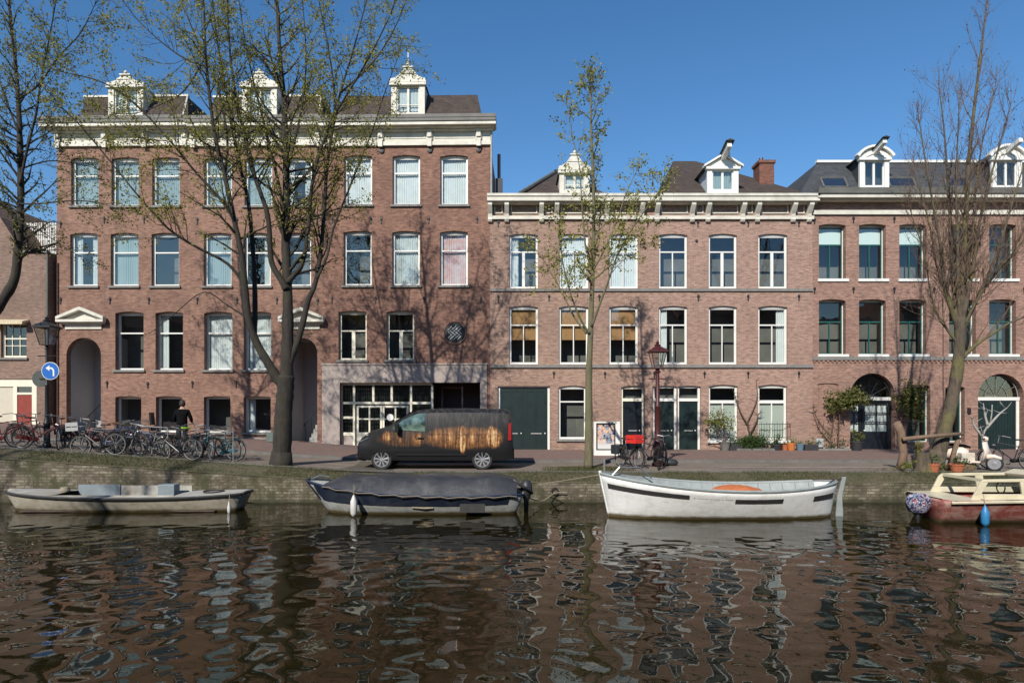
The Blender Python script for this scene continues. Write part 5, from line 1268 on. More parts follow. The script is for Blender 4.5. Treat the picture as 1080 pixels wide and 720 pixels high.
for i in range(18):
    t = .08 + .84 * i / 17
    for sg in (-1, 1):
        mb.tube([(LC * t, sg * (yat(t, shC(t)) - .04), shC(t) - .01), (LC * t, sg * (yat(t, shC(t) - .25) - .04), shC(t) - .25), (LC * t, sg * (yat(t, .25) - .06), .25)], .016, 4)
mb.build('ribs', M_greyg, b)
sidestrip(lambda t, v, o: Vector((LC * t, yat(t, shC(t) - .36 + .36 * v) - .015, shC(t) - .36 + .36 * v)), .06, .94, 0, 1, 0).build('inner_lining', M_greyg, b, smooth=True)
MB().zprism([(LC * (.08 + .84 * i / 16), -yat(.08 + .84 * i / 16, .1) * .9) for i in range(17)] + [(LC * (.92 - .84 * i / 16), yat(.92 - .84 * i / 16, .1) * .9) for i in range(17)], .08, .12).build('floorboards', M_woodd, b)
for t in (.25, .45, .68, .85): MB().box(LC * t - .1, LC * t + .1, -yat(t, .4), yat(t, .4), .40, .44).build('thwart', M_woodd, b)
deck(half, shC, LC, .0, .1, -.03).build('foredeck', M_greyg, b)
mb = MB(); vs = []; n = 14; m = 8; tr = random.Random(8)
for i in range(n + 1):
    t = i / n; x = LC * (.46 + .25 * t)
    for j in range(m + 1):
        u = -1 + 2 * j / m; vs.append((x, u * .8 * (.35 + .65 * math.sin(PI * min(.97, t + .03)) ** .6), .42 + .27 * (1 - abs(u) ** 2.4) * math.sin(PI * (t * .85 + .1)) ** .7 + tr.uniform(-.015, .015)))
k = m + 1; mb.add(vs, [(i * k + j, (i + 1) * k + j, (i + 1) * k + j + 1, i * k + j + 1) for i in range(n) for j in range(m)])
tag(mb.build('canvas_cover', M_orangec, None, smooth=True, loc=(2.28, 16.6, 0.10)), 'bundled orange canvas lying inside the white boat', 'canvas')
# rudder and tiller, stem posts, bow hoop
mb = MB(); mb.prism([(LC - .02, -.2), (LC + .2, -.2), (LC + .16, .5), (LC + .27, 1.0), (LC + .17, 1.0), (LC + .04, .5)], -.025, .025); rd = mb.build('rudder', M_greyg, b, bevel=.008)
MB().tube([(LC + .2, 0, .95), (LC - .6, -.02, .93)], .02, 6).build('tiller', M_woodd, rd)
MB().tube([(.27, 0, -.22), (.15, 0, .35), (.05, 0, .8), (-.02, 0, 1.16)], .04, 6).build('stem_post', M_hullC, b)
MB().tube([(.35, .35, 1.0), (.55, .36, 1.22), (1.1, .5, 1.2), (1.45, .62, .9)], .018, 6).build('bow_rail', M_alu, b)
# faint worn name: short grey strokes, illegible as on the real boat
mb = MB(); rr_ = random.Random(6); t = .352
while t < .505:
    w = rr_.uniform(.0035, .0065); p, q_ = side(t, .835, .036), side(t + w, .865, .036)
    if rr_.random() > .12: mb.box(p.x, q_.x - .008, p.y, p.y + .004, p.z, p.z + (q_.z - p.z) * rr_.uniform(.6, 1.3))
    t += w + .002
mb.build('worn_lettering', plain('faded_letter_grey', (.42, .42, .43), .7, var=.2), b)
MB().tube([(0.0, .05, 1.05), (-1.4, 1.75, .62)], .012, 5).build('mooring_rope', M_rope, b)
# D: cabin cruiser
b = empty('cabin_cruiser', (10.38, 16.12, 0), R(-.8), 'faded maroon and ivory cabin boat with blue fender at the right edge', 'boat', BOATS)
LD = 5.6; shD = lambda t: .55 + .1 * t
mb, rim, half, side, yat = hull_mesh(LD, 1.85, shD, -.15, .0, .9, .97, .1, flare=.3, pw=3.5)
solid(mb.build('hull', M_maroon, b, smooth=True, angle=40), .03)
for sg in (-1, 1): MB().tube([p + Vector((0, sg * .02, -.02)) for p in rim(sg)], .035, 6).build('rubbing_strake', M_ivory, b)
deck(half, shD, LD, .0, .14, .03, inset=-.03).build('afterdeck', M_ivory, b); deck(half, shD, LD, .52, .98, .03, inset=-.02, camber=.1).build('foredeck', M_ivory, b)
for sg in (-1, 1):
    mbb = MB(); vs = []
    for i in range(9): t = .14 + .38 * i / 8; w = half(t); vs += [(LD * t, sg * (w + .02), shD(t) + .03), (LD * t, sg * (w - .18), shD(t) + .05)]
    mbb.add(vs, [(2 * i, 2 * i + 2, 2 * i + 3, 2 * i + 1) for i in range(8)]).build('side_deck', M_ivory, b)
    ysd = sg * .76; y0_, y1_ = (ysd - .03, ysd + .03)
    # side panel with a window opening built from bars
    mbb = MB(); xa = .55; z0 = .58; z1 = .72; z2 = 1.00; z3 = 1.07
    mbb.prism([(xa, z0), (3.0, z0), (3.0, z1), (xa + .08, z1)], y0_, y1_); mbb.prism([(xa + .22, z2), (3.0, z2 + .03), (2.9, z3 + .03), (xa + .32, z3)], y0_, y1_)
    mbb.prism([(xa + .08, z1), (xa + .24, z1), (xa + .4, z2), (xa + .22, z2)], y0_, y1_); mbb.prism([(1.75, z1), (1.95, z1), (1.9, z2 + .015), (1.7, z2 + .015)], y0_, y1_)
    mbb.build('cabin_side', M_ivory, b, bevel=.01)
    gg = MB(); gg.add([(xa + .2, ysd, z1), (3.0, ysd, z1), (2.95, ysd, z2 + .02), (xa + .35, ysd, z2)], [(0, 1, 2, 3)]); gg.build('side_window', M_glass, b, recalc=False)
vs = [(2.45, -.79, 1.06), (2.75, -.80, 1.16), (4.2, -.7, 1.06), (2.45, .79, 1.06), (2.75, .80, 1.16), (4.2, .7, 1.06), (2.45, 0, 1.08), (2.75, 0, 1.19), (4.2, 0, 1.09)]
solid(MB().add(vs, [(0, 1, 7, 6), (1, 2, 8, 7), (6, 7, 4, 3), (7, 8, 5, 4)]).build('cabin_roof', M_ivory, b), .05)
MB().box(.85, .92, -.73, .73, 1.0, 1.065).build('windscreen_frame', M_ivory, b)
MB().box(.5, 3, -.6, .6, .05, .09).build('floorboards', M_woodd, b); MB().box(2.0, 2.4, -.55, .55, .35, .5).build('seat', M_ivory, b, bevel=.02)
mb = MB(); mb.torus((1.6, -.3, .82), .14, .015, 'x', 16, 5); mb.build('steering_wheel', M_dark, b)
fender(b, (.72, -1.0, -.02), .5, .09, M_fblue)
def patch_mat():
    m, N, L, bb = newmat('patterned_cloth'); v = objvec(N)
    n = noise(N, L, v, 6, 3, .6, 1.5)
    r = N.new('ShaderNodeValToRGB'); L.new(n, r.inputs[0]); cr = r.color_ramp; cr.interpolation = 'CONSTANT'
    for p, c in ((0.47, (.18, .22, .34)), (0.52, (.6, .58, .6)), (0.57, (.35, .05, .06)), (0.60, (.03, .04, .12))): e = cr.elements.new(p); e.color = (*(x * .7 for x in c), 1)
    cr.elements[0].color = (.02, .025, .07, 1); L.new(r.outputs[0], bb.inputs['Base Color']); bb.inputs['Roughness'].default_value = .8; return m
mb = MB(); vs = []; n = 16; prof = [(.0, 1.0 - .18), (.16, .97 - .18), (.27, .84 - .18), (.30, .66 - .18), (.27, .5 - .2), (.2, .36 - .2)]; tr = random.Random(1)
for r_, h in prof:
    for k in range(n): a = 2 * PI * k / n; f = 1 + .1 * math.sin(5 * a + h * 8) + tr.uniform(-.03, .03); vs.append((-.22 + r_ * f * math.cos(a) * 1.0, r_ * f * math.sin(a) * .85, h * .72 + .06))
mb.add(vs, [(i * n + k, i * n + (k + 1) % n, (i + 1) * n + (k + 1) % n, (i + 1) * n + k) for i in range(len(prof) - 1) for k in range(n)])
ob = empty('outboard_motor', (10.38, 16.12, 0), R(-.8), 'outboard motor wrapped in patterned cloth on the stern of the cabin boat', 'motor')
mb.build('cloth_cover', patch_mat(), ob, smooth=True)
mb = MB(); mb.tube([(-.25, 0, .3), (-.22, 0, -.3)], [.08, .05], 8); mb.box(-.2, .02, -.1, .1, .3, .5); mb.build('motor_leg', M_dark, ob)

# ------------------------------------------------------------ van
def vanmat():
    m, N, L, b = newmat('printed_van_wrap'); v = objvec(N); sp = N.new('ShaderNodeSeparateXYZ'); L.new(v, sp.inputs[0])
    X_, Y_, Z_ = sp.outputs
    def M(op, a, b_=None, c=None):
        n = N.new('ShaderNodeMath'); n.operation = op
        for i, q in enumerate((a, b_, c)):
            if q is None: continue
            if hasattr(q, 'links'): L.new(q, n.inputs[i])
            else: n.inputs[i].default_value = q
        return n.outputs[0]
    def blob(cx, cz, rx, rz, sharp=3.0):
        d = M('ADD', M('POWER', M('DIVIDE', M('SUBTRACT', X_, cx), rx), 2.0), M('POWER', M('DIVIDE', M('SUBTRACT', Z_, cz), rz), 2.0))
        return M('MAXIMUM', M('MULTIPLY', M('SUBTRACT', 1.0, d), sharp), 0.0)
    base = (0.010, 0.010, 0.011)
    tot = None
    for (cx, cz, rx, rz, s_) in ((.98, 1.06, .2, .22, 2), (1.38, 1.0, .14, .2, 1.4), (1.95, 1.0, .24, .3, 1.7), (2.57, 1.08, .2, .33, 1.5), (3.0, 1.02, .32, .36, 1.9), (3.39, .98, .13, .5, 5), (3.72, 1.0, .32, .34, 1.9), (4.38, 1.02, .31, .38, 3.0), (4.3, 1.1, .13, .36, 5)):
        bl = blob(cx, cz, rx, rz, s_); tot = bl if tot is None else M('MAXIMUM', tot, bl)
    band = blob(3.4, 1.02, 1.5, .42, 2.2); tot = M('MAXIMUM', tot, M('MINIMUM', band, 1.15)); b2 = blob(1.5, 1.0, 1.0, .32, 1.2); tot = M('MAXIMUM', tot, M('MINIMUM', b2, .7))
    n1 = noise(N, L, mapv(N, L, v, (16, 1, 1.2)), 1.0, 4, .6, .3); n2_ = noise(N, L, mapv(N, L, v, (9, 1, 9)), 1.0, 4, .7, .6)
    g1 = M('MULTIPLY_ADD', ramp(N, L, n1, [(.35, 0.0), (.6, 1.0)]), .75, M('MULTIPLY', ramp(N, L, n2_, [(.35, 0.0), (.65, 1.0)]), .45))
    f = M('MULTIPLY', M('POWER', M('MINIMUM', M('MULTIPLY', tot, .5), 1.0), 1.1), g1)
    f = M('MINIMUM', M('MAXIMUM', f, 0), 1)
    col = N.new('ShaderNodeValToRGB'); L.new(f, col.inputs[0]); cr = col.color_ramp; cr.elements[0].color = (*base, 1); cr.elements[0].position = .08
    cr.elements[1].color = (.55, .37, .18, 1); cr.elements[1].position = .95
    for p, c in ((.3, (.09, .04, .016)), (.6, (.27, .115, .035))): e = cr.elements.new(p); e.color = (*c, 1)
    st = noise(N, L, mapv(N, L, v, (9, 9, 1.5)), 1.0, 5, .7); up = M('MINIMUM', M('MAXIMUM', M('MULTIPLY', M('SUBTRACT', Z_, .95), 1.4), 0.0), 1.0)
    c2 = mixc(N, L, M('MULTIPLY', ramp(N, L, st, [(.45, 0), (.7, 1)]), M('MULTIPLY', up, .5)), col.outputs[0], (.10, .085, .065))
    far = M('GREATER_THAN', Y_, 1.6); L.new(c2, b.inputs['Base Color'])
    b.inputs['Roughness'].default_value = .38; b.inputs['Specular IOR Level'].default_value = .35; b.inputs['Coat Weight'].default_value = .25; b.inputs['Coat Roughness'].default_value = .05; return m
M_van = vanmat(); M_tyre = plain('tyre_rubber', (.018, .018, .018), .8, var=.2); M_rim = plain('alloy_wheel', (.24, .24, .25), .45, .0, var=.1)
M_plas = plain('black_plastic', (.012, .012, .013), .75, var=.1, spec=.2); M_gtint = glassmat('van_glass', 1.9, (.25, .33, .3), .05)
v = empty('parked_van', (-4.97, 20.6, gz(-2.5) + .01), 0, 'black van printed with golden shapes parked on the quay facing left', 'van')
VW = 1.93; LV = 5.0; M_vreflect = plain('van_window_reflections', (.16, .24, .19), .05, var=.0, vs=3, c2=(.02, .035, .03), spec=1.0)  # pale green over near-black paints reflections into the side glass
top = [(0.0, .66), (.03, .86), (.10, 1.02), (.3, 1.19), (.65, 1.31), (.98, 1.40), (1.2, 1.54), (1.62, 1.80), (1.95, 1.93), (2.5, 1.965), (3.6, 1.975), (4.75, 1.955), (4.9, 1.9), (4.97, 1.5), (5.0, 1.0), (5.0, .6)]
def vtop(x): return float(np.interp(x, [p[0] for p in top], [p[1] for p in top]))
xs_v = [0, .03, .1, .2, .35, .55, .75, .95, 1.1, 1.28, 1.45, 1.6, 1.75, 1.9, 2.1, 2.5, 3, 3.5, 4, 4.4, 4.7, 4.85, 4.93, 4.98, 5.0]
def vsec(x):
    zt = vtop(x); zb = .30 if .25 < x < 4.8 else .34; belt = min(zt - .03, 1.12 if x > .5 else .8)
    nar = .14 * max(0, 1 - x / .55) ** 1.5 + .05 * max(0, (x - 4.75) / .25) ** 2; w = VW / 2 - nar
    tw = w - .16 * max(0, (zt - belt)) / .85; 
    return [(w - .05, zb), (w - .005, zb + .12), (w, .75 if zt > .8 else zt * .8), (w - .015, belt), (tw + .02, zt - .14 * min(1, (zt - belt) / .5)), (tw - .1, zt - .02), (tw - .4, zt)]
secs = []
for x in xs_v:
    s_ = vsec(x); pts = [(-y, z) for y, z in s_] + [(y, z) for y, z in reversed(s_)]; secs.append([(x, VW / 2 + y, z) for y, z in pts])
mb = MB(); k = len(secs[0]); mb.add([p for s_ in secs for p in s_], [(i * k + j, (i + 1) * k + j, (i + 1) * k + (j + 1) % k, i * k + (j + 1) % k) for i in range(len(secs) - 1) for j in range(k)] + [tuple(range(k)), tuple(reversed([(len(secs) - 1) * k + j for j in range(k)]))])
WX = (.80, 4.02)
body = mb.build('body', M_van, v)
cut = MB()
for x in WX:
    for (ya, yb) in ((-.1, .3), (VW - .3, VW + .1)): cut.lathe([(.40, ya), (.40, yb)], (x, 0, .36), 28, 'y')
co = cut.build('cutter', M_plas); bo = body.modifiers.new('arches', 'BOOLEAN'); bo.operation = 'DIFFERENCE'; bo.object = co; bo.solver = 'EXACT'
bpy.context.view_layer.update(); dg = bpy.context.evaluated_depsgraph_get(); nm = bpy.data.meshes.new_from_object(body.evaluated_get(dg)); body.modifiers.clear(); body.data = nm
bpy.data.objects.remove(co, do_unlink=True); nm.polygons.foreach_set('use_smooth', [True] * len(nm.polygons)); nm.set_sharp_from_angle(angle=R(35))
def ysurf(x, z):
    s_ = vsec(x); return -float(np.interp(z, [q[1] for q in s_], [q[0] for q in s_])) + VW / 2
def vpanel(pts, off=.006): return [(x, ysurf(x, z) - off, z) for x, z in pts]
def vmirror(pts): return [(x, VW - y, z) for x, y, z in pts]
for mir in (False, True):
    nn_ = 14; sv = []
    for i in range(nn_ + 1):
        x = 1.16 + (2.18 - 1.16) * i / nn_; zb_ = 1.29 - .06 * i / nn_; zt_ = max(zb_ + .01, min(vtop(x) - .13, 1.82))
        for q in range(4): z = zb_ + (zt_ - zb_) * q / 3; sv.append((x, ysurf(x, z) - .012, z))
    if mir: sv = vmirror(sv)
    MB().add(sv, [(4 * i + q, 4 * i + 4 + q, 4 * i + 5 + q, 4 * i + 1 + q) for i in range(nn_) for q in range(3)]).build('side_window', M_vreflect, v, smooth=True)
    for pts in ([(.32, .5), (.34, 1.02)],):
        pass
    tr_ = [vpanel([(x, z)], .004)[0] for x, z in ((1.24, .42), (1.2, 1.1), (1.16, 1.26))]; tr2 = [vpanel([(2.25, z)], .004)[0] for z in (.35, 1.15, 1.82)]; tr3 = [vpanel([(x, 1.13)], .004)[0] for x in (2.3, 3.2, 4.8)]
    for q in (tr_, tr2, tr3):
        q = vmirror(q) if mir else q; MB().tube(q, .006, 4).build('panel_seam', M_plas, v)
    hl = vpanel([(.08, .9), (.42, 1.05), (.5, 1.16), (.3, 1.12), (.1, 1.0)], .008); hl = vmirror(hl)[::-1] if mir else hl
    MB().add(hl, [tuple(range(5))]).build('headlight', plain('headlamp_lens', (.55, .58, .6), .1, var=.2), v)
    tl_ = [(4.9, VW / 2 + s_ * (.9 if not mir else .9), z) for s_, z in ((-1, 1),)]
    q = vpanel([(4.84, .95), (4.95, .95), (4.93, 1.5), (4.86, 1.5)], .03); q = vmirror(q)[::-1] if mir else q; MB().add(q, [(0, 1, 2, 3)]).build('tail_light', plain('tail_lamp', (.35, .02, .02), .2), v)
    q = [vpanel([(x, .48)], .012)[0] for x in (1.3, 2.4, 3.5)]; q = vmirror(q) if mir else q; MB().tube(q, .03, 6).build('side_moulding', M_plas, v)
    q = vpanel([(2.05, 1.02)], .03)[0]; q = vmirror([q])[0] if mir else q; MB().box(q[0] - .09, q[0] + .09, q[1] - .015, q[1] + .015, q[2] - .02, q[2] + .02).build('door_handle', M_plas, v)
    yq = -.14 if not mir else VW + .14; ys_ = .04 if not mir else VW - .04
    mq = MB(); mq.box(1.26, 1.38, min(yq - .08, yq + .08), max(yq - .08, yq + .08), 1.2, 1.48); mq.tube([(1.32, yq, 1.26), (1.36, ys_, 1.28)], .03, 6); mq.build('mirror', M_plas, v, bevel=.015)
    for x in WX:
        yc_ = .115 if not mir else VW - .115; sgn = -1 if not mir else 1
        t_ = MB().lathe([(.2, -.1), (.31, -.11), (.335, -.08), (.335, .08), (.31, .11), (.2, .1)], (x, yc_, .335), 28, 'y').build('wheel', M_tyre, v, smooth=True, angle=40)
        rb = MB(); yo = yc_ + sgn * .098
        rb.torus((x, yo, .335), .235, .016, 'y', 28, 6); rb.lathe([(.05, -.01), (.05, .012)], (x, yo + sgn * .004, .335), 12, 'y')
        for q in range(9):
            a = 2 * PI * q / 9 + .2
            for da in (-.09, .09): rb.tube([(x + .04 * math.cos(a), yo, .335 + .04 * math.sin(a)), (x + .23 * math.cos(a + da), yo, .335 + .23 * math.sin(a + da))], .017, 5)
        rb.build('rim', M_rim, t_)
        MB().lathe([(0, 0), (.235, 0)], (x, yo - sgn * .035, .335), 20, 'y').build('brake_disc', M_plas, t_)
mb = MB(); ws = [(1.24, .2, 1.40), (1.24, VW - .2, 1.40), (1.86, VW - .3, 1.87), (1.86, .3, 1.87)]; 
mb.add([(1.10, .17, 1.50), (1.10, VW - .17, 1.50), (1.72, VW - .29, 1.865), (1.72, .29, 1.865)], [(0, 1, 2, 3)]); o = mb.build('windscreen', plain('windscreen_tint', (.03, .04, .04), .05, var=.2, spec=1.0), v)
MB().prism([(-.03, .3), (.25, .27), (.25, .55), (-.03, .6)], .2, VW - .2).build('bumper', M_plas, v, bevel=.03); MB().box(4.94, 5.04, .12, VW - .12, .34, .6).build('bumper', M_plas, v, bevel=.02)
MB().box(-.045, -.03, VW / 2 - .26, VW / 2 + .26, .42, .53).build('number_plate', plain('plate_yellow', (.6, .42, .04), .5), v)

# ------------------------------------------------------------ bicycles
def bikemat(n, c): return plain('bike_paint_' + n, c, .35, var=.1)
M_bk = bikemat('black', (.015, .015, .016)); M_seatb = plain('saddle_leather', (.03, .022, .018), .6); M_chrome = plain('chrome', (.22, .22, .22), .4, .6, var=.1)
M_rimL = plain('pale_rim', (.26, .26, .25), .6, .0)
BIKE_MASTERS = {}
def make_bike(label, fmat, rimmat, basket=None, seatmat=None, step=False):
    r = empty('bicycle', (0, 0, 0), 0, label, 'bicycle')
    wr = .345; wb = 1.08
    for x in (0, wb):
        mb = MB(); mb.torus((x, 0, wr), wr - .035, .012, 'y', 28, 5); mb.lathe([(.02, -.05), (.02, .05)], (x, 0, wr), 8, 'y')
        for k in range(16): a = 2 * PI * k / 16; mb.tube([(x, (.03 if k % 2 else -.03), wr), (x + (wr - .04) * math.cos(a), 0, wr + (wr - .04) * math.sin(a))], .0028, 3, cap=False)
        w = mb.build('wheel', rimmat, r); t = MB().torus((x, 0, wr), wr - .016, .02, 'y', 28, 6).build('tyre', M_tyre, w)
        MB().torus((x, 0, wr), wr + .03, .012, 'y', 14, 4, R(10) if x else R(20), R(165)).build('mudguard', fmat, r)
    bb = Vector((.46, 0, .29)); st = Vector((.32, 0, .78)); hd = Vector((.88, 0, .86)); hb = Vector((.92, 0, .7)); fa = Vector((wb, 0, wr)); ra = Vector((0, 0, wr))
    mb = MB(); mb.tube([bb, st], .016, 6); mb.tube([bb, hb], .018, 6); mb.tube([hd, hb], .018, 6)
    if step: mb.tube([st.lerp(bb, .45), Vector((.6, 0, .45)), hb + Vector((0, 0, .0))], .016, 6)
    else: mb.tube([st.lerp(bb, .08), hd], .016, 6)
    for y in (-.05, .05): mb.tube([ra + Vector((0, y, 0)), bb], .009, 5); mb.tube([ra + Vector((0, y, 0)), st.lerp(bb, .15)], .009, 5)
    for y in (-.05, .05): mb.tube([hb, hb + Vector((.04, y, -.06)), fa + Vector((0, y, 0))], .011, 5)
    mb.build('frame', fmat, r)
    mb = MB(); mb.tube([hd, hd + Vector((-.04, 0, .2))], .012, 6); hc = hd + Vector((-.04, 0, .2)); mb.tube([hc + Vector((-.22, -.28, -.02)), hc + Vector((-.02, -.2, .03)), hc, hc + Vector((-.02, .2, .03)), hc + Vector((-.22, .28, -.02))], .011, 6); mb.build('handlebar', M_chrome, r)
    sp = st + Vector((-.03, 0, .16)); mb = MB(); mb.zprism([(-.14, -.09), (-.02, -.08), (.13, -.02), (.13, .02), (-.02, .08), (-.14, .09)], 0, .05)
    mb.v = [tuple(Vector(q) + sp) for q in mb.v]; mb.build('saddle', seatmat or M_seatb, r, bevel=.012); MB().tube([st, sp], .012, 6).build('seat_post', M_chrome, r)
    mb = MB(); 
    for y in (-.06, .06): mb.tube([(-.28, y, .74), (.24, y, .76)], .007, 5); mb.tube([(-.2, y, .74), (0, y, wr)], .006, 4)
    for x in (-.27, -.1, .08): mb.tube([(x, -.06, .745), (x, .06, .745)], .006, 4)
    mb.build('rack', M_bk, r)
    mb = MB(); mb.prism([(-.06, .30), (.5, .22), (.58, .29), (.5, .37), (-.04, .40)], -.075, -.05); mb.build('chain_guard', fmat, r, bevel=.01)
    mb = MB(); mb.tube([bb + Vector((0, -.1, 0)), bb + Vector((.1, -.11, -.12))], .01, 5); mb.tube([bb + Vector((0, .1, 0)), bb + Vector((-.1, .11, .12))], .01, 5); mb.tube([bb + Vector((0, -.1, 0)), bb + Vector((0, .1, 0))], .012, 5)
    mb.box(bb.x + .06, bb.x + .15, -.2, -.11, bb.z - .135, bb.z - .11); mb.box(bb.x - .15, bb.x - .06, .11, .2, bb.z + .11, bb.z + .135); mb.build('pedals', M_bk, r)
    mb = MB(); mb.lathe([(0, .03), (.04, .03), (.05, 0), (.02, -.03)], (.99, 0, .78), 8); mb.build('lamp', M_chrome, r)
    if basket == 'crate_red' or basket == 'crate_grey':
        m_ = plain('red_crate', (.62, .03, .02), .5, var=.1) if basket == 'crate_red' else plain('grey_crate', (.33, .33, .32), .6, var=.1)
        x0, x1, z0, z1 = (.98, 1.36, .84, 1.1) if True else 0; mb = MB(); y = .22
        mb.box(x0, x1, -y, y, z0, z0 + .015)
        for (a_, b_, c_, d_) in ((x0, x1, -y, -y + .012), (x0, x1, y - .012, y), (x0, x0 + .012, -y + .012, y - .012), (x1 - .012, x1, -y + .012, y - .012)): mb.box(a_, b_, c_, d_, z0 + .015, z0 + .11); mb.box(a_, b_, c_, d_, z0 + .14, z1)
        for (x, yy) in ((x0, -y), (x0, y - .02), (x1 - .02, -y), (x1 - .02, y - .02), ((x0 + x1) / 2, -y), ((x0 + x1) / 2, y - .02)): mb.box(x + .001, x + .019, yy + .001, yy + .019, z0, z1)
        mb.build('crate', m_, r); MB().tube([hd, (1.15, 0, .83)], .012, 5).build('front_rack', M_bk, r)
    if basket == 'bags':
        for s_ in (-1, 1): MB().box(-.25, .1, s_ * .09, s_ * .24, .42, .74).build('pannier', plain('pannier_canvas', (.02, .025, .03), .8), r, bevel=.03)
    if basket == 'windshield':
        MB().prism([(.98, .75), (1.05, .75), (.95, 1.35), (.9, 1.35)], -.2, .2).build('wind_screen', M_bk, r)
    return r
M_bred = bikemat('red', (.11, .012, .012)); M_bblue = bikemat('blue', (.02, .04, .10)); M_bgreen = bikemat('green', (.02, .06, .04)); M_bgrey = bikemat('grey', (.22, .23, .23)); M_bteal = bikemat('teal', (.03, .14, .17))
M_sbrown = plain('brown_saddle', (.20, .08, .035), .5); M_lime = plain('lime_saddle_cover', (.30, .55, .03), .6)
BG = 'bicycles parked along the quay'
def place(b, px, D, deg, group=BG, lean=0):
    X = wx(px, D); a = R(deg); c = Vector((math.cos(a), math.sin(a), 0)) * .54
    b.location = Vector((X, D, gz(X) + .004)) - c
    slope = math.atan((gz(X + c.x) - gz(X - c.x)) / 1.08) if abs(c.x) > .1 else 0
    b.rotation_euler = (R(lean), -slope if math.cos(a) > 0 else slope, a); b['group'] = group
    b.location.z = gz(b.location.x) + .006
    return b
m_black = make_bike('leftmost bicycle, cut off by the left edge of the picture', M_bred, M_bk); place(m_black, 4, 20.1, 4)
place(make_bike('red framed bicycle standing askew left of the lamp post', M_bred, M_bk, step=True), 40, 20.5, 28)
k1 = make_bike('black bicycle seen almost end on beside the lamp post foot', M_bk, M_rimL, 'bags', step=True); place(k1, 64, 20.9, -62)
place(make_bike('black bicycle with pale rims and grey front crate below the left porch', M_bk, M_rimL, 'crate_grey'), 104, 19.98, 180)
m2 = make_bike('blue bicycle with brown saddle behind the grey-crate bicycle', M_bblue, M_bk, seatmat=M_sbrown); place(m2, 127, 20.6, 10)
def dup(src, label): c = copy_tree(src); c['label'] = label; return c
place(make_bike('black bicycle with dark wind screen in front of the ground floor windows', M_bk, M_bk, 'windshield'), 143, 21.1, 14)
place(dup(k1, 'dark bicycle with panniers between the lamp post and the grey crate'), 80, 20.9, -35)
place(dup(m2, 'blue bicycle leaning against the others behind the left grey rail'), 152, 20.9, 195)
place(dup(m_black, 'dark red bicycle just left of the arched porch steps'), 90, 21.3, 165)
m3 = make_bike('black bicycle with a second dark one crossing it, below the left arched porch', M_bk, M_bk); place(m3, 116, 21.2, 196)
place(dup(m3, 'black bicycle directly in front of the man in the black jacket'), 192, 20.9, 12)
place(dup(m3, 'black bicycle second from the left edge, behind the red framed one'), 28, 21.0, -14)
place(dup(m3, 'black bicycle in the middle of the row under the windshielded one'), 134, 20.2, -22)
place(make_bike('grey bicycle at the left post of the bicycle rail', M_bgrey, M_bk), 158, 20.35, 205)
place(make_bike('black bicycle with pale rims nearest the water under the rail', M_bk, M_rimL, step=True), 187, 19.97, 172)
place(make_bike('bicycle with lime green saddle cover beside the man in black', M_bk, M_bk, seatmat=M_lime), 204, 20.5, 38)
place(dup(k1, 'black bicycle with dark panniers standing end on right of the man'), 217, 20.6, -48)
place(make_bike('teal bicycle near the right end of the bicycle row', M_bteal, M_rimL), 232, 20.7, 176)
place(make_bike('green bicycle, last in the row towards the big tree', M_bgreen, M_bk, step=True), 240, 21.3, -40)
place(make_bike('bicycle carrying a red plastic crate beside the red lamp post', M_bk, M_bk, 'crate_red'), 684, 21.4, 214, 'bicycles beside the red lamp post')
place(make_bike('black bicycle with tall handlebar and panniers left of the red crate', M_bk, M_rimL, 'bags', step=True), 664, 21.5, -66, 'bicycles beside the red lamp post')
place(make_bike('dark bicycle standing end on right of the red crate', M_bk, M_bk), 698, 21.0, 68, 'bicycles beside the red lamp post')
place(make_bike('dark bicycle beside the cream scooter at the right edge', M_bk, M_rimL), 1066, 20.7, 158, 'bicycles')
# bicycle rails
M_railg = plain('galvanised_rail', (.22, .22, .21), .7, var=.2)
def rail(px0, px1, D, label, py=455):
    x0, x1 = wx(px0, D), wx(px1, D); o = empty('bicycle_rail', (x0, D, gz(x0)), 0, label, 'bicycle rail', 'bicycle rails'); h = .95
    g1 = gz(x1) - gz(x0); MB().tube([(0, 0, h), (x1 - x0, 0, h + g1)], .018, 8).build('top_rail', M_railg, o)
    for x, g in ((0, 0), (x1 - x0, g1)): MB().tube([(x, 0, g - .05), (x, 0, g + h)], .02, 8).build('post', M_railg, o)
rail(143.5, 177, 20.2, 'grey steel rail left of the man in black'); rail(206, 246, 20.25, 'grey steel rail behind the rightmost parked bicycles of the row')

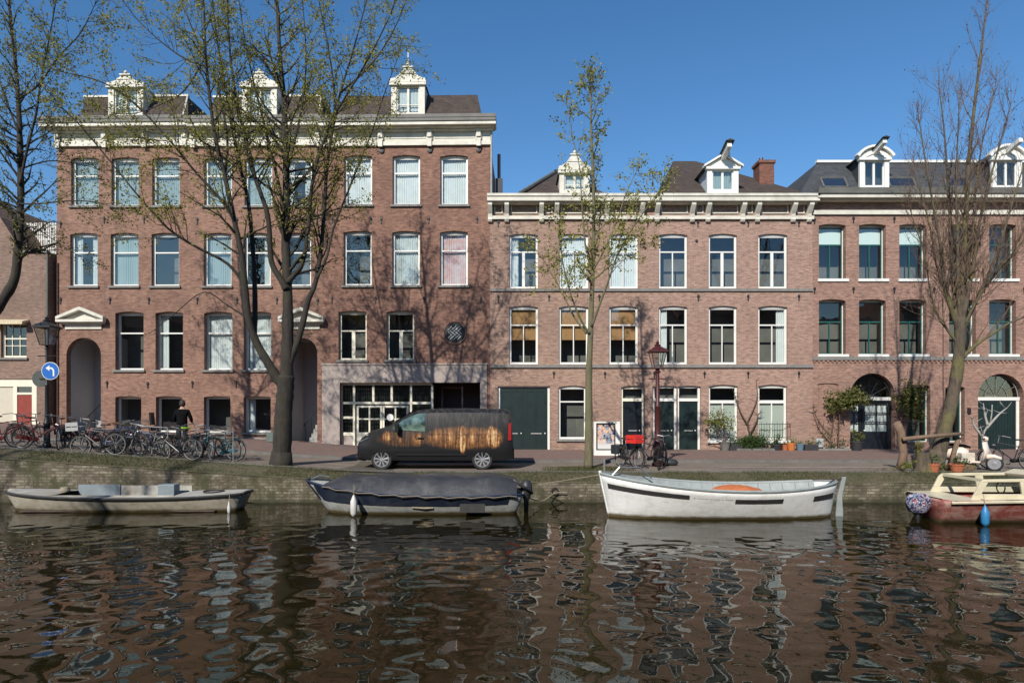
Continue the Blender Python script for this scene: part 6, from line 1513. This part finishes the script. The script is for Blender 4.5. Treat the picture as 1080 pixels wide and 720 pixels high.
# ------------------------------------------------------------ street lamps and sign
M_lampred = plain('lamp_oxblood', (.065, .012, .012), .5, var=.2); M_lampglass = glassmat('lamp_glass', 1.6, (.75, .78, .76), .1)
def lamp(px, D, ztop_py, mat, label):
    X = wx(px, D); g = gz(X); H_ = wz(ztop_py, D) - g; kf = 1.0 if mat is M_lampred else .62; o = empty('street_lamp', (X, D, g), 0, label, 'street lamp'); hl = H_ - .95
    mb = MB(); mb.lathe([(.2, 0), (.2, .12), (.15, .16), (.15, .75), (.18, .8), (.13, .88), (.105, 1.0), (.09, hl * .6), (.12, hl * .6 + .04), (.075, hl * .6 + .1), (.065, hl - .15), (.12, hl - .12), (.06, hl - .05), (.12, hl)], (0, 0, 0), 14); mb.v = [(x * kf, y * kf, z) for x, y, z in mb.v]; mb.build('post', mat, o, smooth=True, angle=40)
    mb = MB(); mb.tube([(-.3, 0, hl - .35), (.3, 0, hl - .35)], .018, 6); mb.build('ladder_arm', mat, o)
    f = MB(); b0, b1, z0, z1 = .14, .25, hl + .02, hl + .55
    for sx in (-1, 1):
        for sy in (-1, 1): f.tube([(sx * b0, sy * b0, z0), (sx * b1, sy * b1, z1)], .014, 5)
    f.box(-b0 - .01, b0 + .01, -b0 - .01, b0 + .01, z0 - .03, z0); f.box(-b1 - .05, b1 + .05, -b1 - .05, b1 + .05, z1, z1 + .05)
    lt = f.build('lantern', mat, o)
    g_ = MB(); c = [(-1, -1), (1, -1), (1, 1), (-1, 1)]
    for i in range(4): a, b_ = c[i], c[(i + 1) % 4]; g_.add([(a[0] * b0, a[1] * b0, z0), (b_[0] * b0, b_[1] * b0, z0), (b_[0] * b1, b_[1] * b1, z1), (a[0] * b1, a[1] * b1, z1)], [(0, 1, 2, 3)])
    g_.build('glass', M_lampglass, lt)
    rf = MB(); rf.add([(-b1 - .04, -b1 - .04, z1 + .052), (b1 + .04, -b1 - .04, z1 + .052), (b1 + .04, b1 + .04, z1 + .052), (-b1 - .04, b1 + .04, z1 + .052), (-.09, -.09, z1 + .2), (.09, -.09, z1 + .2), (.09, .09, z1 + .2), (-.09, .09, z1 + .2)], [(0, 1, 5, 4), (1, 2, 6, 5), (2, 3, 7, 6), (3, 0, 4, 7), (4, 5, 6, 7)])
    rf.lathe([(.09, 0), (.11, .05), (.05, .08), (.07, .13), (.02, .17), (0, .24)], (0, 0, z1 + .2), 10)
    for i in range(8): a = 2 * PI * i / 8; rf.tube([(.27 * math.cos(a), .27 * math.sin(a), z1 + .05), (.3 * math.cos(a), .3 * math.sin(a), z1 + .13)], .014, 4)
    rf.build('crown_cap', mat, lt); return o, X, D, g
lamp(693.5, 21.9, 359, M_lampred, 'oxblood red street lamp between the paired green doors and the bicycles')
o, lx, ld, lg = lamp(49.5, 20.9, 333, M_dark, 'black street lamp left of the tall terrace carrying the round blue sign')
def disc(r, y0, y1, c, mat, name, parent): return MB().lathe([(r, y0), (r, y1)], c, 32, 'y').build(name, mat, parent)
sx, sz = wx(53, ld - .12), wz(391, ld - .12) - lg; s_ = empty('round_road_sign', (sx, ld - .1, lg + sz), 0, 'round blue sign with white arrow curving left, on the black lamp post', 'road sign')
M_sblue = plain('sign_blue', (.015, .12, .42), .4, var=.05); M_sgrey = plain('sign_back_grey', (.06, .07, .065), .6)
disc(.285, -.02, .0, (0, 0, 0), M_white, 'rim', s_); disc(.268, -.024, -.0205, (0, 0, 0), M_sblue, 'face', s_)
# arrow: shaft up, bending to the left with a head
pts = [(.11, -.17), (.11, -.02)] + [(.11 - .09 + .09 * math.cos(a), -.02 + .11 * math.sin(a)) for a in (R(15), R(35), R(55), R(75), R(90))] + [(-.02, .09)]
mb = MB(); hw = .026; q = []
for i in range(len(pts)):
    p = Vector(pts[i]); d_ = (Vector(pts[min(i + 1, len(pts) - 1)]) - Vector(pts[max(0, i - 1)])).normalized(); nn = Vector((-d_.y, d_.x)) * hw; q.append((p + nn, p - nn))
for a_, b_ in zip(q, q[1:]): mb.add([(a_[0].x, -.0275, a_[0].y), (a_[1].x, -.0275, a_[1].y), (b_[1].x, -.0275, b_[1].y), (b_[0].x, -.0275, b_[0].y)], [(0, 1, 2, 3)])
mb.prism([(-.02, .0), (-.02, .18), (-.15, .09)], -.028, -.0245); mb.build('arrow', M_white, s_)
s2 = empty('round_road_sign', (wx(42, ld + .12), ld + .14, wz(399, ld)), 0, 'dark back of a round sign just left below the blue sign', 'road sign')
disc(.27, 0, .02, (0, 0, 0), M_sgrey, 'face', s2); MB().box(-.02, .3, -.03, -.003, -.02, .02).build('bracket', M_dark, s2)

# ------------------------------------------------------------ poster box, person
D_ = 25.8; px0, px1 = 626.5, 654; x0, x1 = wx(px0, D_), wx(px1, D_); g = gz(x0) + .11; z1 = wz(444.5, D_) - g
pb = empty('advertising_box', (x0, D_, g), 0, 'white street poster cabinet on the pavement beside the slim tree', 'advertising cabinet'); W_ = x1 - x0
mb = MB(); f = .09; mb.box(0, W_, 0, .25, 0, .22); mb.box(0, W_, 0, .25, z1 - .06, z1); mb.box(0, f, 0, .25, .22, z1 - .06); mb.box(W_ - f - .1, W_, 0, .25, .22, z1 - .06); mb.box(f, W_ - f - .1, .06, .2, .22, z1 - .06); mb.build('cabinet', M_white, pb, bevel=.006)
mb = MB(); a, b_, c, d = f, W_ - f - .1, .22, z1 - .06; t = .04
mb.box(a, a + t, -.01, .05, c, d); mb.box(b_ - t, b_, -.01, .05, c, d); mb.box(a + t, b_ - t, -.01, .05, c, c + t); mb.box(a + t, b_ - t, -.01, .05, d - t, d); mb.build('poster_frame', M_dark, pb)
def postermat():
    m, N, L, bb = newmat('abstract_poster'); v_ = objvec(N); n = noise(N, L, v_, 5, 4, .6, 1.0)
    sp = N.new('ShaderNodeSeparateXYZ'); L.new(v_, sp.inputs[0])
    r = ramp(N, L, n, [(.0, (.02, .02, .02)), (.40, (.04, .04, .06)), (.44, (.35, .4, .5)), (.5, (.55, .3, .2)), (.55, (.6, .42, .3)), (.66, (.65, .55, .42))])
    w = ramp(N, L, sp.outputs[2], [(.40, 1.0), (.6, 0.0)]); c_ = mixc(N, L, w, r, (.6, .58, .56)); L.new(c_, bb.inputs['Base Color']); bb.inputs['Roughness'].default_value = .3; return m
MB().box(a + t, b_ - t, .03, .05, c + t, d - t).build('poster', postermat(), pb)
mb = MB(); cx = (a + b_) / 2 + .08; mb.prism([(cx - .06, .5), (cx + .2, .5), (cx + .12, .85), (cx - .1, .85)], .02, .028); mb.lathe([(0, .02), (.07, .02), (.07, .028)], (cx - .02, 0, 1.1), 14, 'y'); mb.build('printed_figure', plain('poster_ink', (.05, .05, .07), .4, var=.6, c2=(.3, .35, .42), vs=8), pb)

def skin(name, verts, edges, rad, mat, parent, sub=1, root=0):
    me = bpy.data.meshes.new(name); me.from_pydata(verts, edges, []); o = bpy.data.objects.new(name, me); COL.objects.link(o); o.parent = parent
    m = o.modifiers.new('skin', 'SKIN'); 
    for i, r_ in enumerate(rad): 
        me.skin_vertices[0].data[i].radius = r_ if hasattr(r_, '__len__') else (r_, r_)
        me.skin_vertices[0].data[i].use_root = (i == root)
    m.use_smooth_shade = True; s2_ = o.modifiers.new('sub', 'SUBSURF'); s2_.levels = sub; s2_.render_levels = sub
    bpy.context.view_layer.update(); dg = bpy.context.evaluated_depsgraph_get(); nm = bpy.data.meshes.new_from_object(o.evaluated_get(dg)); o.modifiers.clear(); o.data = nm; nm.materials.clear(); nm.materials.append(mat)
    nm.polygons.foreach_set('use_smooth', [True] * len(nm.polygons)); return o
def ensure_skin():
    pass
Dp = 22.6; Xp = wx(192, Dp); pr_ = empty('person', (Xp, Dp, gz(Xp) + .012), R(8), 'person in a black jacket seen from behind among the parked bicycles', 'person')
M_skin = plain('skin', (.45, .27, .19), .6, var=.1); M_jack = plain('black_jacket', (.006, .006, .007), .95, var=.3, spec=.1); M_trou = plain('dark_trousers', (.02, .022, .03), .8, var=.3); M_hair = plain('dark_hair', (.03, .02, .014), .7)
def safe_skin(name, V, E, Rr, mat, parent, sub=1):
    me = bpy.data.meshes.new(name); me.from_pydata(V, E, []); o = bpy.data.objects.new(name, me); COL.objects.link(o); o.parent = parent
    bm = bmesh.new(); bm.from_mesh(me); lay = bm.verts.layers.skin.verify(); bm.verts.ensure_lookup_table()
    for i, r_ in enumerate(Rr): bm.verts[i][lay].radius = r_ if hasattr(r_, '__len__') else (r_, r_); bm.verts[i][lay].use_root = (i == 0)
    bm.to_mesh(me); bm.free(); o.modifiers.new('skin', 'SKIN').use_smooth_shade = True; q = o.modifiers.new('sub', 'SUBSURF'); q.levels = sub; q.render_levels = sub
    bpy.context.view_layer.update(); dg = bpy.context.evaluated_depsgraph_get(); nm = bpy.data.meshes.new_from_object(o.evaluated_get(dg)); o.modifiers.clear(); o.data = nm; nm.materials.clear(); nm.materials.append(mat)
    nm.polygons.foreach_set('use_smooth', [True] * len(nm.polygons)); return o
# body: pelvis root, spine, neck, head, arms with hands, legs
V = [(0, 0, .95), (0, .0, 1.2), (0, .02, 1.42), (0, .03, 1.52), (0, .05, 1.6), (0, .06, 1.68)]; E = [(0, 1), (1, 2), (2, 3), (3, 4), (4, 5)]; Rr = [(.14, .11), (.13, .1), (.15, .1), .055, (.075, .09), (.072, .085)]
def add(p, par, r_): V.append(p); E.append((par, len(V) - 1)); Rr.append(r_); return len(V) - 1
for s in (-1, 1):
    sh = add((s * .17, .02, 1.40), 2, .06); el = add((s * .27, .04 + .0, 1.14), sh, .045); wr_ = add((s * .25, .24, 1.02), el, .03); pm = add((s * .24, .31, 1.0), wr_, (.038, .02))
    for f in range(4): a1_ = add((s * (.215 + .02 * f), .37, .985 + .003 * f), pm, .009); a2_ = add((s * (.215 + .02 * f), .395, .955), a1_, .008)
    t1 = add((s * .2, .33, .99), wr_, .01); add((s * .19, .365, .975), t1, .009)
    hp = add((s * .09, 0, .88), 0, .085); kn = add((s * .1, .02 + .04 * s, .5), hp, .058); an = add((s * .1, .0 + .08 * s, .09), kn, .04); add((s * .11, .14 + .08 * s, .04), an, .035)
safe_skin('body', V, E, Rr, M_skin, pr_)
V = [(0, 0, .86), (0, 0, 1.0), (0, 0, 1.2), (0, .01, 1.38), (0, .03, 1.47)]; E = [(0, 1), (1, 2), (2, 3), (3, 4)]; Rr = [(.215, .17), (.2, .16), (.19, .15), (.2, .13), (.09, .08)]
for s in (-1, 1): sh = add((s * .19, .02, 1.395), 3, .085); el = add((s * .285, .04, 1.14), sh, .068); add((s * .255, .21, 1.03), el, .05)
safe_skin('jacket', V, E, Rr, M_jack, pr_)
V = [(0, 0, .93), (0, 0, 1.05)]; E = [(0, 1)]; Rr = [(.2, .16), (.19, .15)]
for s in (-1, 1): hp = add((s * .09, 0, .82), 0, .105); kn = add((s * .1, .02 + .04 * s, .5), hp, .078); add((s * .1, .08 * s, .1), kn, .062)
safe_skin('trousers', V, E, Rr, M_trou, pr_)
MB().lathe([(0, .13), (.05, .12), (.085, .07), (.1, .0), (.095, -.07), (.07, -.1), (0, -.1)], (0, .03, 1.68), 14).build('hair', M_hair, pr_, smooth=True)
for s in (-1, 1): MB().box(s * .11 - .05, s * .11 + .05, -.1 + .08 * s, .2 + .08 * s, 0, .09).build('shoe', M_jack, pr_, bevel=.03)

# ------------------------------------------------------------ plants, pots, the little tree garden
M_lfG = leafmat('shrub_green', (.03, .07, .02), (.09, .13, .035)); M_lfY = leafmat('shrub_yellow_green', (.12, .14, .03), (.22, .2, .05)); M_lfD = leafmat('climber_green', (.07, .09, .025), (.19, .18, .05))
M_terra = plain('terracotta', (.42, .13, .06), .8, var=.2, vs=6); M_potb = plain('pot_black', (.03, .03, .032), .6); M_potg = plain('pot_bluegrey', (.12, .2, .25), .5); M_stem = plain('woody_stem', (.10, .065, .045), .9, var=.3, vs=12)
M_poto = plain('pot_orange', (.55, .17, .04), .6)
def leaves(parent, c, rad, n, size, mat, seed, name='foliage', shape=None):
    r = random.Random(seed); vs = []; fs = []; k = 0
    clumps = [(Vector((r.gauss(0, .5) * rad[0], r.gauss(0, .5) * rad[1], r.gauss(0, .5) * rad[2])), r.uniform(.25, .5)) for _ in range(max(6, n // 60))]
    for i in range(n):
        q, s_ = r.choice(clumps); p = Vector(c) + q + Vector((r.gauss(0, rad[0] * s_ * .6), r.gauss(0, rad[1] * s_ * .6), r.gauss(0, rad[2] * s_ * .6)))
        z = size * r.uniform(.5, 1.3); u = Vector((r.gauss(0, 1), r.gauss(0, 1), r.gauss(0, 1) + .3)).normalized(); v_ = u.orthogonal().normalized(); v_.rotate(Matrix.Rotation(r.uniform(0, 6.28), 3, u))
        p.z = max(p.z, .03)
        vs += [p, p + u * z * .5 + v_ * z * .3, p + u * z, p + u * z * .5 - v_ * z * .3]; fs.append((k, k + 1, k + 2, k + 3)); k += 4
    return MB().add(vs, fs).build(name, mat, parent, recalc=False)
def stems(parent, pts_list, r0, mat=None, name='stems', seed=1, twig=0, up=.2, tl=.3):
    mb = MB(); r = random.Random(seed)
    for pts in pts_list:
        sm = catmull([Vector(p) for p in pts], 4); n = len(sm); rad = [r0 * (1 - .7 * i / (n - 1)) for i in range(n)]; mb.tube(sm, rad, 6)
        for _ in range(twig):
            i = r.randint(n // 3, n - 1); p = sm[i]; d = Vector((r.gauss(0, 1), r.gauss(0, .5), r.gauss(0, .6) + up)).normalized() * tl * r.uniform(.5, 1); mb.tube([p, p + d * .5 + Vector((0, 0, .02)), p + d + Vector((0, 0, .06))], [r0 * .3, r0 * .2, r0 * .1], 4)
    return mb.build(name, mat or M_stem, parent, smooth=True)
def potted(px, D, w, h, potm, leafm, lh, label, seed, cat='potted plant', n=160, group='pots along the house fronts', square=False):
    X = wx(px, D); g = gz(X) + (.11 if D > 23.5 else 0); o = empty('potted_plant', (X, D, g), 0, label, cat, group)
    if square: MB().box(-w / 2, w / 2, -w * .35, w * .35, 0, h).build('pot', potm, o, bevel=.015)
    else: MB().lathe([(w * .36, 0), (w * .5, h * .85), (w * .54, h * .86), (w * .54, h), (w * .46, h), (w * .44, h * .85), (0, h * .84)], (0, 0, 0), 16).build('pot', potm, o)
    leaves(o, (0, 0, h + lh * .4), (w * .5, w * .4, lh * .5), n, .07, leafm, seed); return o
potted(700 + 435 / 6, 29.2, .75, .3, M_potb, M_lfG, .3, 'wide black planter left of the low green hedge by the frosted windows', 3, n=120, square=True)
potted(700 + 712 / 6, 29.15, .5, .28, M_potb, M_lfG, .5, 'round green shrub in a black pot right of the low hedge', 4, n=320)
potted(700 + 768 / 6, 29.2, .3, .26, M_terra, M_lfY, .15, 'small terracotta pot between the black pot and the orange pot', 5, n=60)
potted(700 + 806 / 6, 29.0, .38, .34, M_poto, M_lfY, .28, 'bright orange pot with yellow-green leaves', 6, n=120)
potted(700 + 862 / 6, 29.1, .36, .3, M_potg, M_lfG, .15, 'blue-grey pot right of the orange pot', 7, n=60)
potted(700 + 925 / 6, 29.2, .6, .26, M_potb, M_lfG, .2, 'long black trough beside the meter cabinet', 8, n=100, square=True)
potted(903.5, 28.9, .5, .42, M_potb, M_lfY, .6, 'dark pot with bushy yellow-green plant left of the glazed double door', 9, n=420)
# low hedge in a stone trough
X = wx(793, 29.1); h_ = empty('hedge_planter', (X, 29.1, gz(X) + .11), 0, 'low dense green hedge in a grey stone trough between the frosted windows', 'planter')
MB().box(-.75, .95, -.22, .22, 0, .1).build('trough', M_kerb, h_); leaves(h_, (-.05, 0, .38), (.72, .22, .28), 5200, .065, M_lfG, 12)
mb = MB(); X = wx(908 - 10, 29.1)
# bed along the plinth with small plants
X = wx(880, 29.2); bd = empty('flower_bed', (X, 29.2, gz(X) + .11), 0, 'narrow planted strip with pale kerb along the wall left of the arched door', 'flower bed')
MB().box(-.8, .9, -.12, -.02, 0, .09).build('edging', M_sill, bd); leaves(bd, (0, .1, .22), (.7, .08, .2), 420, .07, M_lfG, 14); leaves(bd, (-.3, .15, .7), (.25, .06, .5), 160, .06, M_lfY, 15, 'tall_foliage')
# leaning shrub in a pot under the left frosted window
X = wx(760, 28.9); g = gz(X) + .11; sh_ = empty('potted_shrub', (X, 28.9, g), 0, 'spreading loose shrub in front of the left frosted window', 'shrub')
MB().lathe([(.16, 0), (.24, .36), (.26, .36), (.26, .4), (.2, .4), (0, .36)], (.2, 0, 0), 14).build('pot', M_kerb, sh_)
stems(sh_, [[(.2, 0, .35), (.0, 0, .7), (-.35, 0, 1.0), (-.6, .05, 1.35)], [(.2, 0, .35), (.2, 0, .9), (.1, 0, 1.5), (.0, 0, 1.9)], [(.2, 0, .35), (.4, 0, .8), (.5, 0, 1.3)], [(.2, 0, .35), (-.2, 0, .65), (-.7, 0, .75)]], .025, seed=3, twig=14)
leaves(sh_, (-.12, 0, 1.25), (.6, .25, .42), 1100, .09, M_lfY, 16)
# bare wall vine
X = wx(791, 29.4); vn = empty('wall_vine', (X, 29.42, gz(X) + .11), 0, 'leafless vine climbing the brick between the two frosted windows', 'climber')
stems(vn, [[(0, 0, 0), (.05, 0, .6), (-.1, .02, 1.2), (.15, .03, 1.8), (.35, .04, 2.4), (.3, .05, 3.2)], [(.05, 0, .8), (.3, .0, 1.3), (.4, .03, 1.6), (.55, .04, 1.75)], [(-.05, 0, 1.1), (-.4, .02, 1.7), (-.7, .04, 2.6)]], .04, seed=5, twig=12, tl=.3)
# climbers either side of the arched door
def climber(px, label, st, lf, seed):
    X = wx(px, 29.2); o = empty('climbing_shrub', (X, 29.2, gz(X) + .11), 0, label, 'climber', 'leafy climbers beside the glazed arched door')
    stems(o, st, .035, seed=seed, twig=26, tl=.4); 
    for i, (c, r_, n) in enumerate(lf): leaves(o, c, r_, int(n * 1.3), .11, M_lfD, seed + i, 'foliage')
climber(877, 'leafy climber left of the glazed arched double door', [[(-.1, 0, 0), (0, 0, .8), (.1, 0, 1.4), (.2, .02, 1.9), (.7, -.05, 2.4)], [(.3, 0, 0), (.35, 0, 1.2), (.4, -.02, 2.3)], [(0, 0, .6), (-.5, .05, 1.2), (-.8, .08, 1.9)]], [((.75, -.25, 2.3), (.65, .22, .36), 2200), ((.1, -.1, 2.0), (.45, .15, .3), 500)], 21)
climber(952, 'leafy climber right of the glazed arched double door, half over the window', [[(0, 0, 0), (.05, 0, 1), (.1, 0, 2.0), (.2, -.05, 2.8)], [(0, 0, .4), (.3, -.02, 1.4), (.6, -.05, 2.3)]], [((.25, -.2, 2.35), (.5, .22, .55), 1500), ((.4, -.15, 1.6), (.32, .15, .35), 500)], 31)
# log bench frame round the leaning tree
M_log = plain('weathered_log', (.20, .13, .085), .9, var=.35, vs=8, bumps=.01)
X = wx(950, 20.9); lf_ = empty('rustic_fence', (X, 20.6, gz(X)), 0, 'rustic frame of weathered logs round the foot of the leaning tree', 'fence')
def rel(px, py, D=20.6): q = P(px, py, D); return (q.x - X, D - 20.6, q.z - gz(X))
MB().tube([rel(948, 500), rel(953, 478), rel(950, 455), rel(945, 445)], [.13, .12, .13, .12], 9).build('log_post', M_log, lf_, smooth=True)
MB().tube([rel(1003, 492), rel(1006, 478), rel(1011, 461)], [.08, .07, .075], 8).build('log_post', M_log, lf_, smooth=True)
MB().tube([rel(952, 463, 20.4), rel(980, 460, 20.4), rel(1016, 457, 20.4)], [.07, .06, .055], 8).build('log_rail', M_log, lf_, smooth=True)
st_ = MB().lathe([(.30, 0), (.24, .2), (.20, .5), (.21, .58), (0, .6)], (0, 0, 0), 14).build('tree_stump', M_bark3, None, smooth=True, angle=50, loc=(wx(974, 20.1), 20.1, gz(12))); tag(st_, 'short mossy stump in front of the leaning tree', 'stump')
for i, (px, D, w, h, m_, l_, lh, lab) in enumerate(((984, 19.95, .36, .26, M_terra, M_lfG, .3, 'terracotta pot with green leaves below the leaning tree'), (1009, 19.95, .42, .26, M_terra, M_lfG, .2, 'wide terracotta pot left of the cream scooter'), (967, 20.3, .3, .5, M_potb, M_lfY, .5, 'dark tall pot with yellowish plant under the log rail'), (957, 19.95, .3, .12, M_kerb, M_lfY, .25, 'low stone pot with yellow sprigs by the left log post'))):
    potted(px, D, w, h, m_, l_, lh, lab, 50 + i, group='pots round the leaning tree', n=170)
gs = tag(leaves(None, (0, 0, .12), (1.1, .3, .12), 1500, .07, leafmat('dry_ground_leaf', (.16, .12, .06), (.10, .12, .04)), 61, 'ground_cover'), 'low mixed ground plants and dry leaves between the pots and the leaning tree', 'ground cover', kind='stuff'); gs.location = (wx(980, 20.4), 20.4, gz(12))
bx_ = MB().box(-.22, .22, -.15, .15, 0, .34).build('storage_box', plain('cream_box', (.62, .55, .46), .5), None, bevel=.02, loc=(wx(1018, 20.7), 20.7, gz(14) + .22)); tag(bx_, 'cream plastic box on a low log between log post and scooter', 'box')
lg_ = MB().lathe([(.16, -.3), (.16, .3)], (0, 0, .11), 12, 'x').build('log_block', M_log, None, loc=(wx(1018, 20.7), 20.75, gz(14) + 0.0)); tag(lg_, 'short log lying under the cream box', 'log')
# pruned bare shrub
X = wx(1037, 21.6); bs = empty('bare_shrub', (X, 21.6, gz(X)), 0, 'pale leafless pruned little tree in front of the plank garage door', 'small tree')
stems(bs, [[(-.1, 0, 0), (0, 0, .6), (.0, 0, 1.1), (.25, 0, 1.6), (.3, 0, 2.1)], [(.0, 0, 1.0), (-.3, 0, 1.4), (-.38, 0, 1.7)], [(.1, 0, 1.3), (.5, 0, 1.75), (.8, 0, 2.0)], [(.15, 0, 1.4), (.05, 0, 1.8), (.0, 0, 2.15)]], .05, mat=plain('pale_bark', (.34, .33, .3), .8), seed=3, twig=5, tl=.35, name='branches')

# ------------------------------------------------------------ scooter
X = wx(1026, 20.6); sc = empty('motor_scooter', (X, 20.7, gz(X)), R(-42), 'cream scooter facing right beside the log frame', 'scooter')
M_sccream = plain('scooter_cream', (.72, .60, .50), .25, var=.05, coat=.5); 
for x in (-.55, .62):
    w = MB().lathe([(.13, -.05), (.2, -.055), (.235, -.03), (.235, .03), (.2, .055), (.13, .05)], (x, 0, .235), 20, 'y').build('wheel', M_tyre, sc, smooth=True, angle=40); MB().lathe([(0, -.07), (.05, -.066), (.07, -.058), (.175, -.058), (.175, .058), (.07, .058), (0, .066)], (x, 0, .235), 20, 'y').build('rim', M_rim, w)
def loft(secs, name, mat, parent, sub=True):
    """secs: list of (center, half width y, half height, tilt axis x) ellipses across y/z"""
    mb = MB(); n = 12; vs = []
    for (cx, cz, hy, hz) in secs:
        for k in range(n): a = 2 * PI * k / n; vs.append((cx, hy * math.cos(a), cz + hz * math.sin(a)))
    m = len(secs); mb.add(vs, [(i * n + k, i * n + (k + 1) % n, (i + 1) * n + (k + 1) % n, (i + 1) * n + k) for i in range(m - 1) for k in range(n)] + [tuple(range(n)), tuple((m - 1) * n + k for k in range(n))]); return mb.build(name, mat, parent, smooth=True)
loft([(-.88, .5, .06, .06), (-.78, .52, .2, .17), (-.5, .52, .26, .22), (-.2, .55, .22, .2), (-.05, .5, .12, .16)], 'rear_body', M_sccream, sc)
loft([(-.8, .76, .12, .03), (-.5, .8, .15, .05), (-.15, .77, .13, .05), (0, .72, .06, .03)], 'seat', M_jack, sc)
MB().box(-.1, .32, -.17, .17, .24, .3).build('floorboard', M_sccream, sc, bevel=.02)
mb = MB(); mb.add([(.3, -.2, .27), (.3, .2, .27), (.40, .27, .6), (.34, .25, .9), (.34, -.25, .9), (.40, -.27, .6), (.46, 0, .62), (.42, 0, .3), (.40, 0, .93)], [(0, 7, 6, 5), (7, 1, 2, 6), (5, 6, 8, 4), (6, 2, 3, 8)]); mb.v = [(x + (0.02 if abs(y) < .1 else 0), y * 1.25, z) for x, y, z in mb.v]; solid(mb.build('leg_shield', M_sccream, sc, smooth=True), .03)
loft([(.36, .42, .05, .05), (.46, .44, .10, .1), (.62, .46, .11, .07), (.80, .40, .08, .05)], 'front_mudguard', M_sccream, sc)
MB().tube([(.62, .0, .24), (.46, 0, .7), (.38, 0, 1.0)], .03, 7).build('fork', M_rim, sc); mb = MB(); mb.tube([(.3, -.32, 1.02), (.38, -.1, 1.02), (.38, .1, 1.02), (.3, .32, 1.02)], .02, 6); mb.build('handlebar', M_dark, sc)
loft([(.28, 1.0, .06, .05), (.38, 1.02, .1, .08), (.46, 1.0, .07, .06)], 'headlamp_shell', M_sccream, sc)
for s_ in (-1, 1): mb = MB(); mb.tube([(.34, s_ * .22, 1.03), (.3, s_ * .28, 1.22)], .008, 5); mb.lathe([(0, -.01), (.05, -.005), (.05, .005), (0, .01)], (.3, s_ * .28, 1.25), 12, 'x'); mb.build('mirror', M_dark, sc)
mb = MB(); mb.box(-1.12, -.84, -.18, .18, .78, 1.02); mb.build('top_case', plain('case_black', (.03, .03, .03), .4), sc, bevel=.03)

# ------------------------------------------------------------ small things on the quay
X = wx(142, 19.05); lit = MB().add([(-.16, 0, 0), (.1, -.04, .0), (.2, .08, .02), (.02, .12, .12), (-.1, .1, .03)], [(0, 1, 3), (1, 2, 3), (0, 3, 4)]).build('crumpled_paper', M_white, None, loc=(X, 19.1, gz(X) - .24)); solid(lit, .01); tag(lit, 'crumpled white sheet caught on the quay edge above the grey boat', 'litter')
X = wx(711, 21.5); bg = MB().lathe([(0, 0), (.3, .02), (.36, .12), (.28, .25), (.1, .33), (0, .34)], (0, 0, 0), 14).build('refuse_bag', M_tarp, None, smooth=True, loc=(X, 22.3, gz(X) + .02)); bg.scale = (1.0, .7, .75); tag(bg, 'low dark bag lying right of the red lamp post', 'bag')
X = wx(636.5, 20.2); po = MB().tube([(0, 0, 0), (0, 0, .42)], .035, 8).build('mooring_post', M_sill, None, loc=(X, 20.0, gz(X))); tag(po, 'short pale post at the quay edge above the bow of the white boat', 'post')
X = wx(585, 18.9); mr = MB().torus((0, 0, 0), .09, .015, 'y', 14, 5).build('mooring_ring', M_dark, None, loc=(X, QY - .06, .36)); tag(mr, 'rusty mooring ring on the quay wall between covered boat and white boat', 'ring')
mb = MB(); pts = [Vector((wx(598, 18.8), 18.78, .33)), Vector((wx(585, 18.8), 18.78, .3)), Vector((wx(572, 18.7), 18.5, .12)), Vector((wx(560, 18.5), 18.0, .25)), Vector((wx(548, 17.7), 17.6, .5))]
tag(mb.tube(catmull(pts, 4), .014, 5).build('mooring_line', M_rope), 'slack rope from the quay wall ring to the stern of the covered boat', 'rope')
X = wx(290, 21.5); ut = MB().box(-.16, .16, -.1, .1, 0, .42).build('utility_box', plain('dull_green_metal', (.10, .14, .12), .6), None, bevel=.02, loc=(wx(285.5, 28.5), 28.5, gz(-10.7) + .12)); tag(ut, 'small dull green box by the wall left of the big tree trunk', 'box')
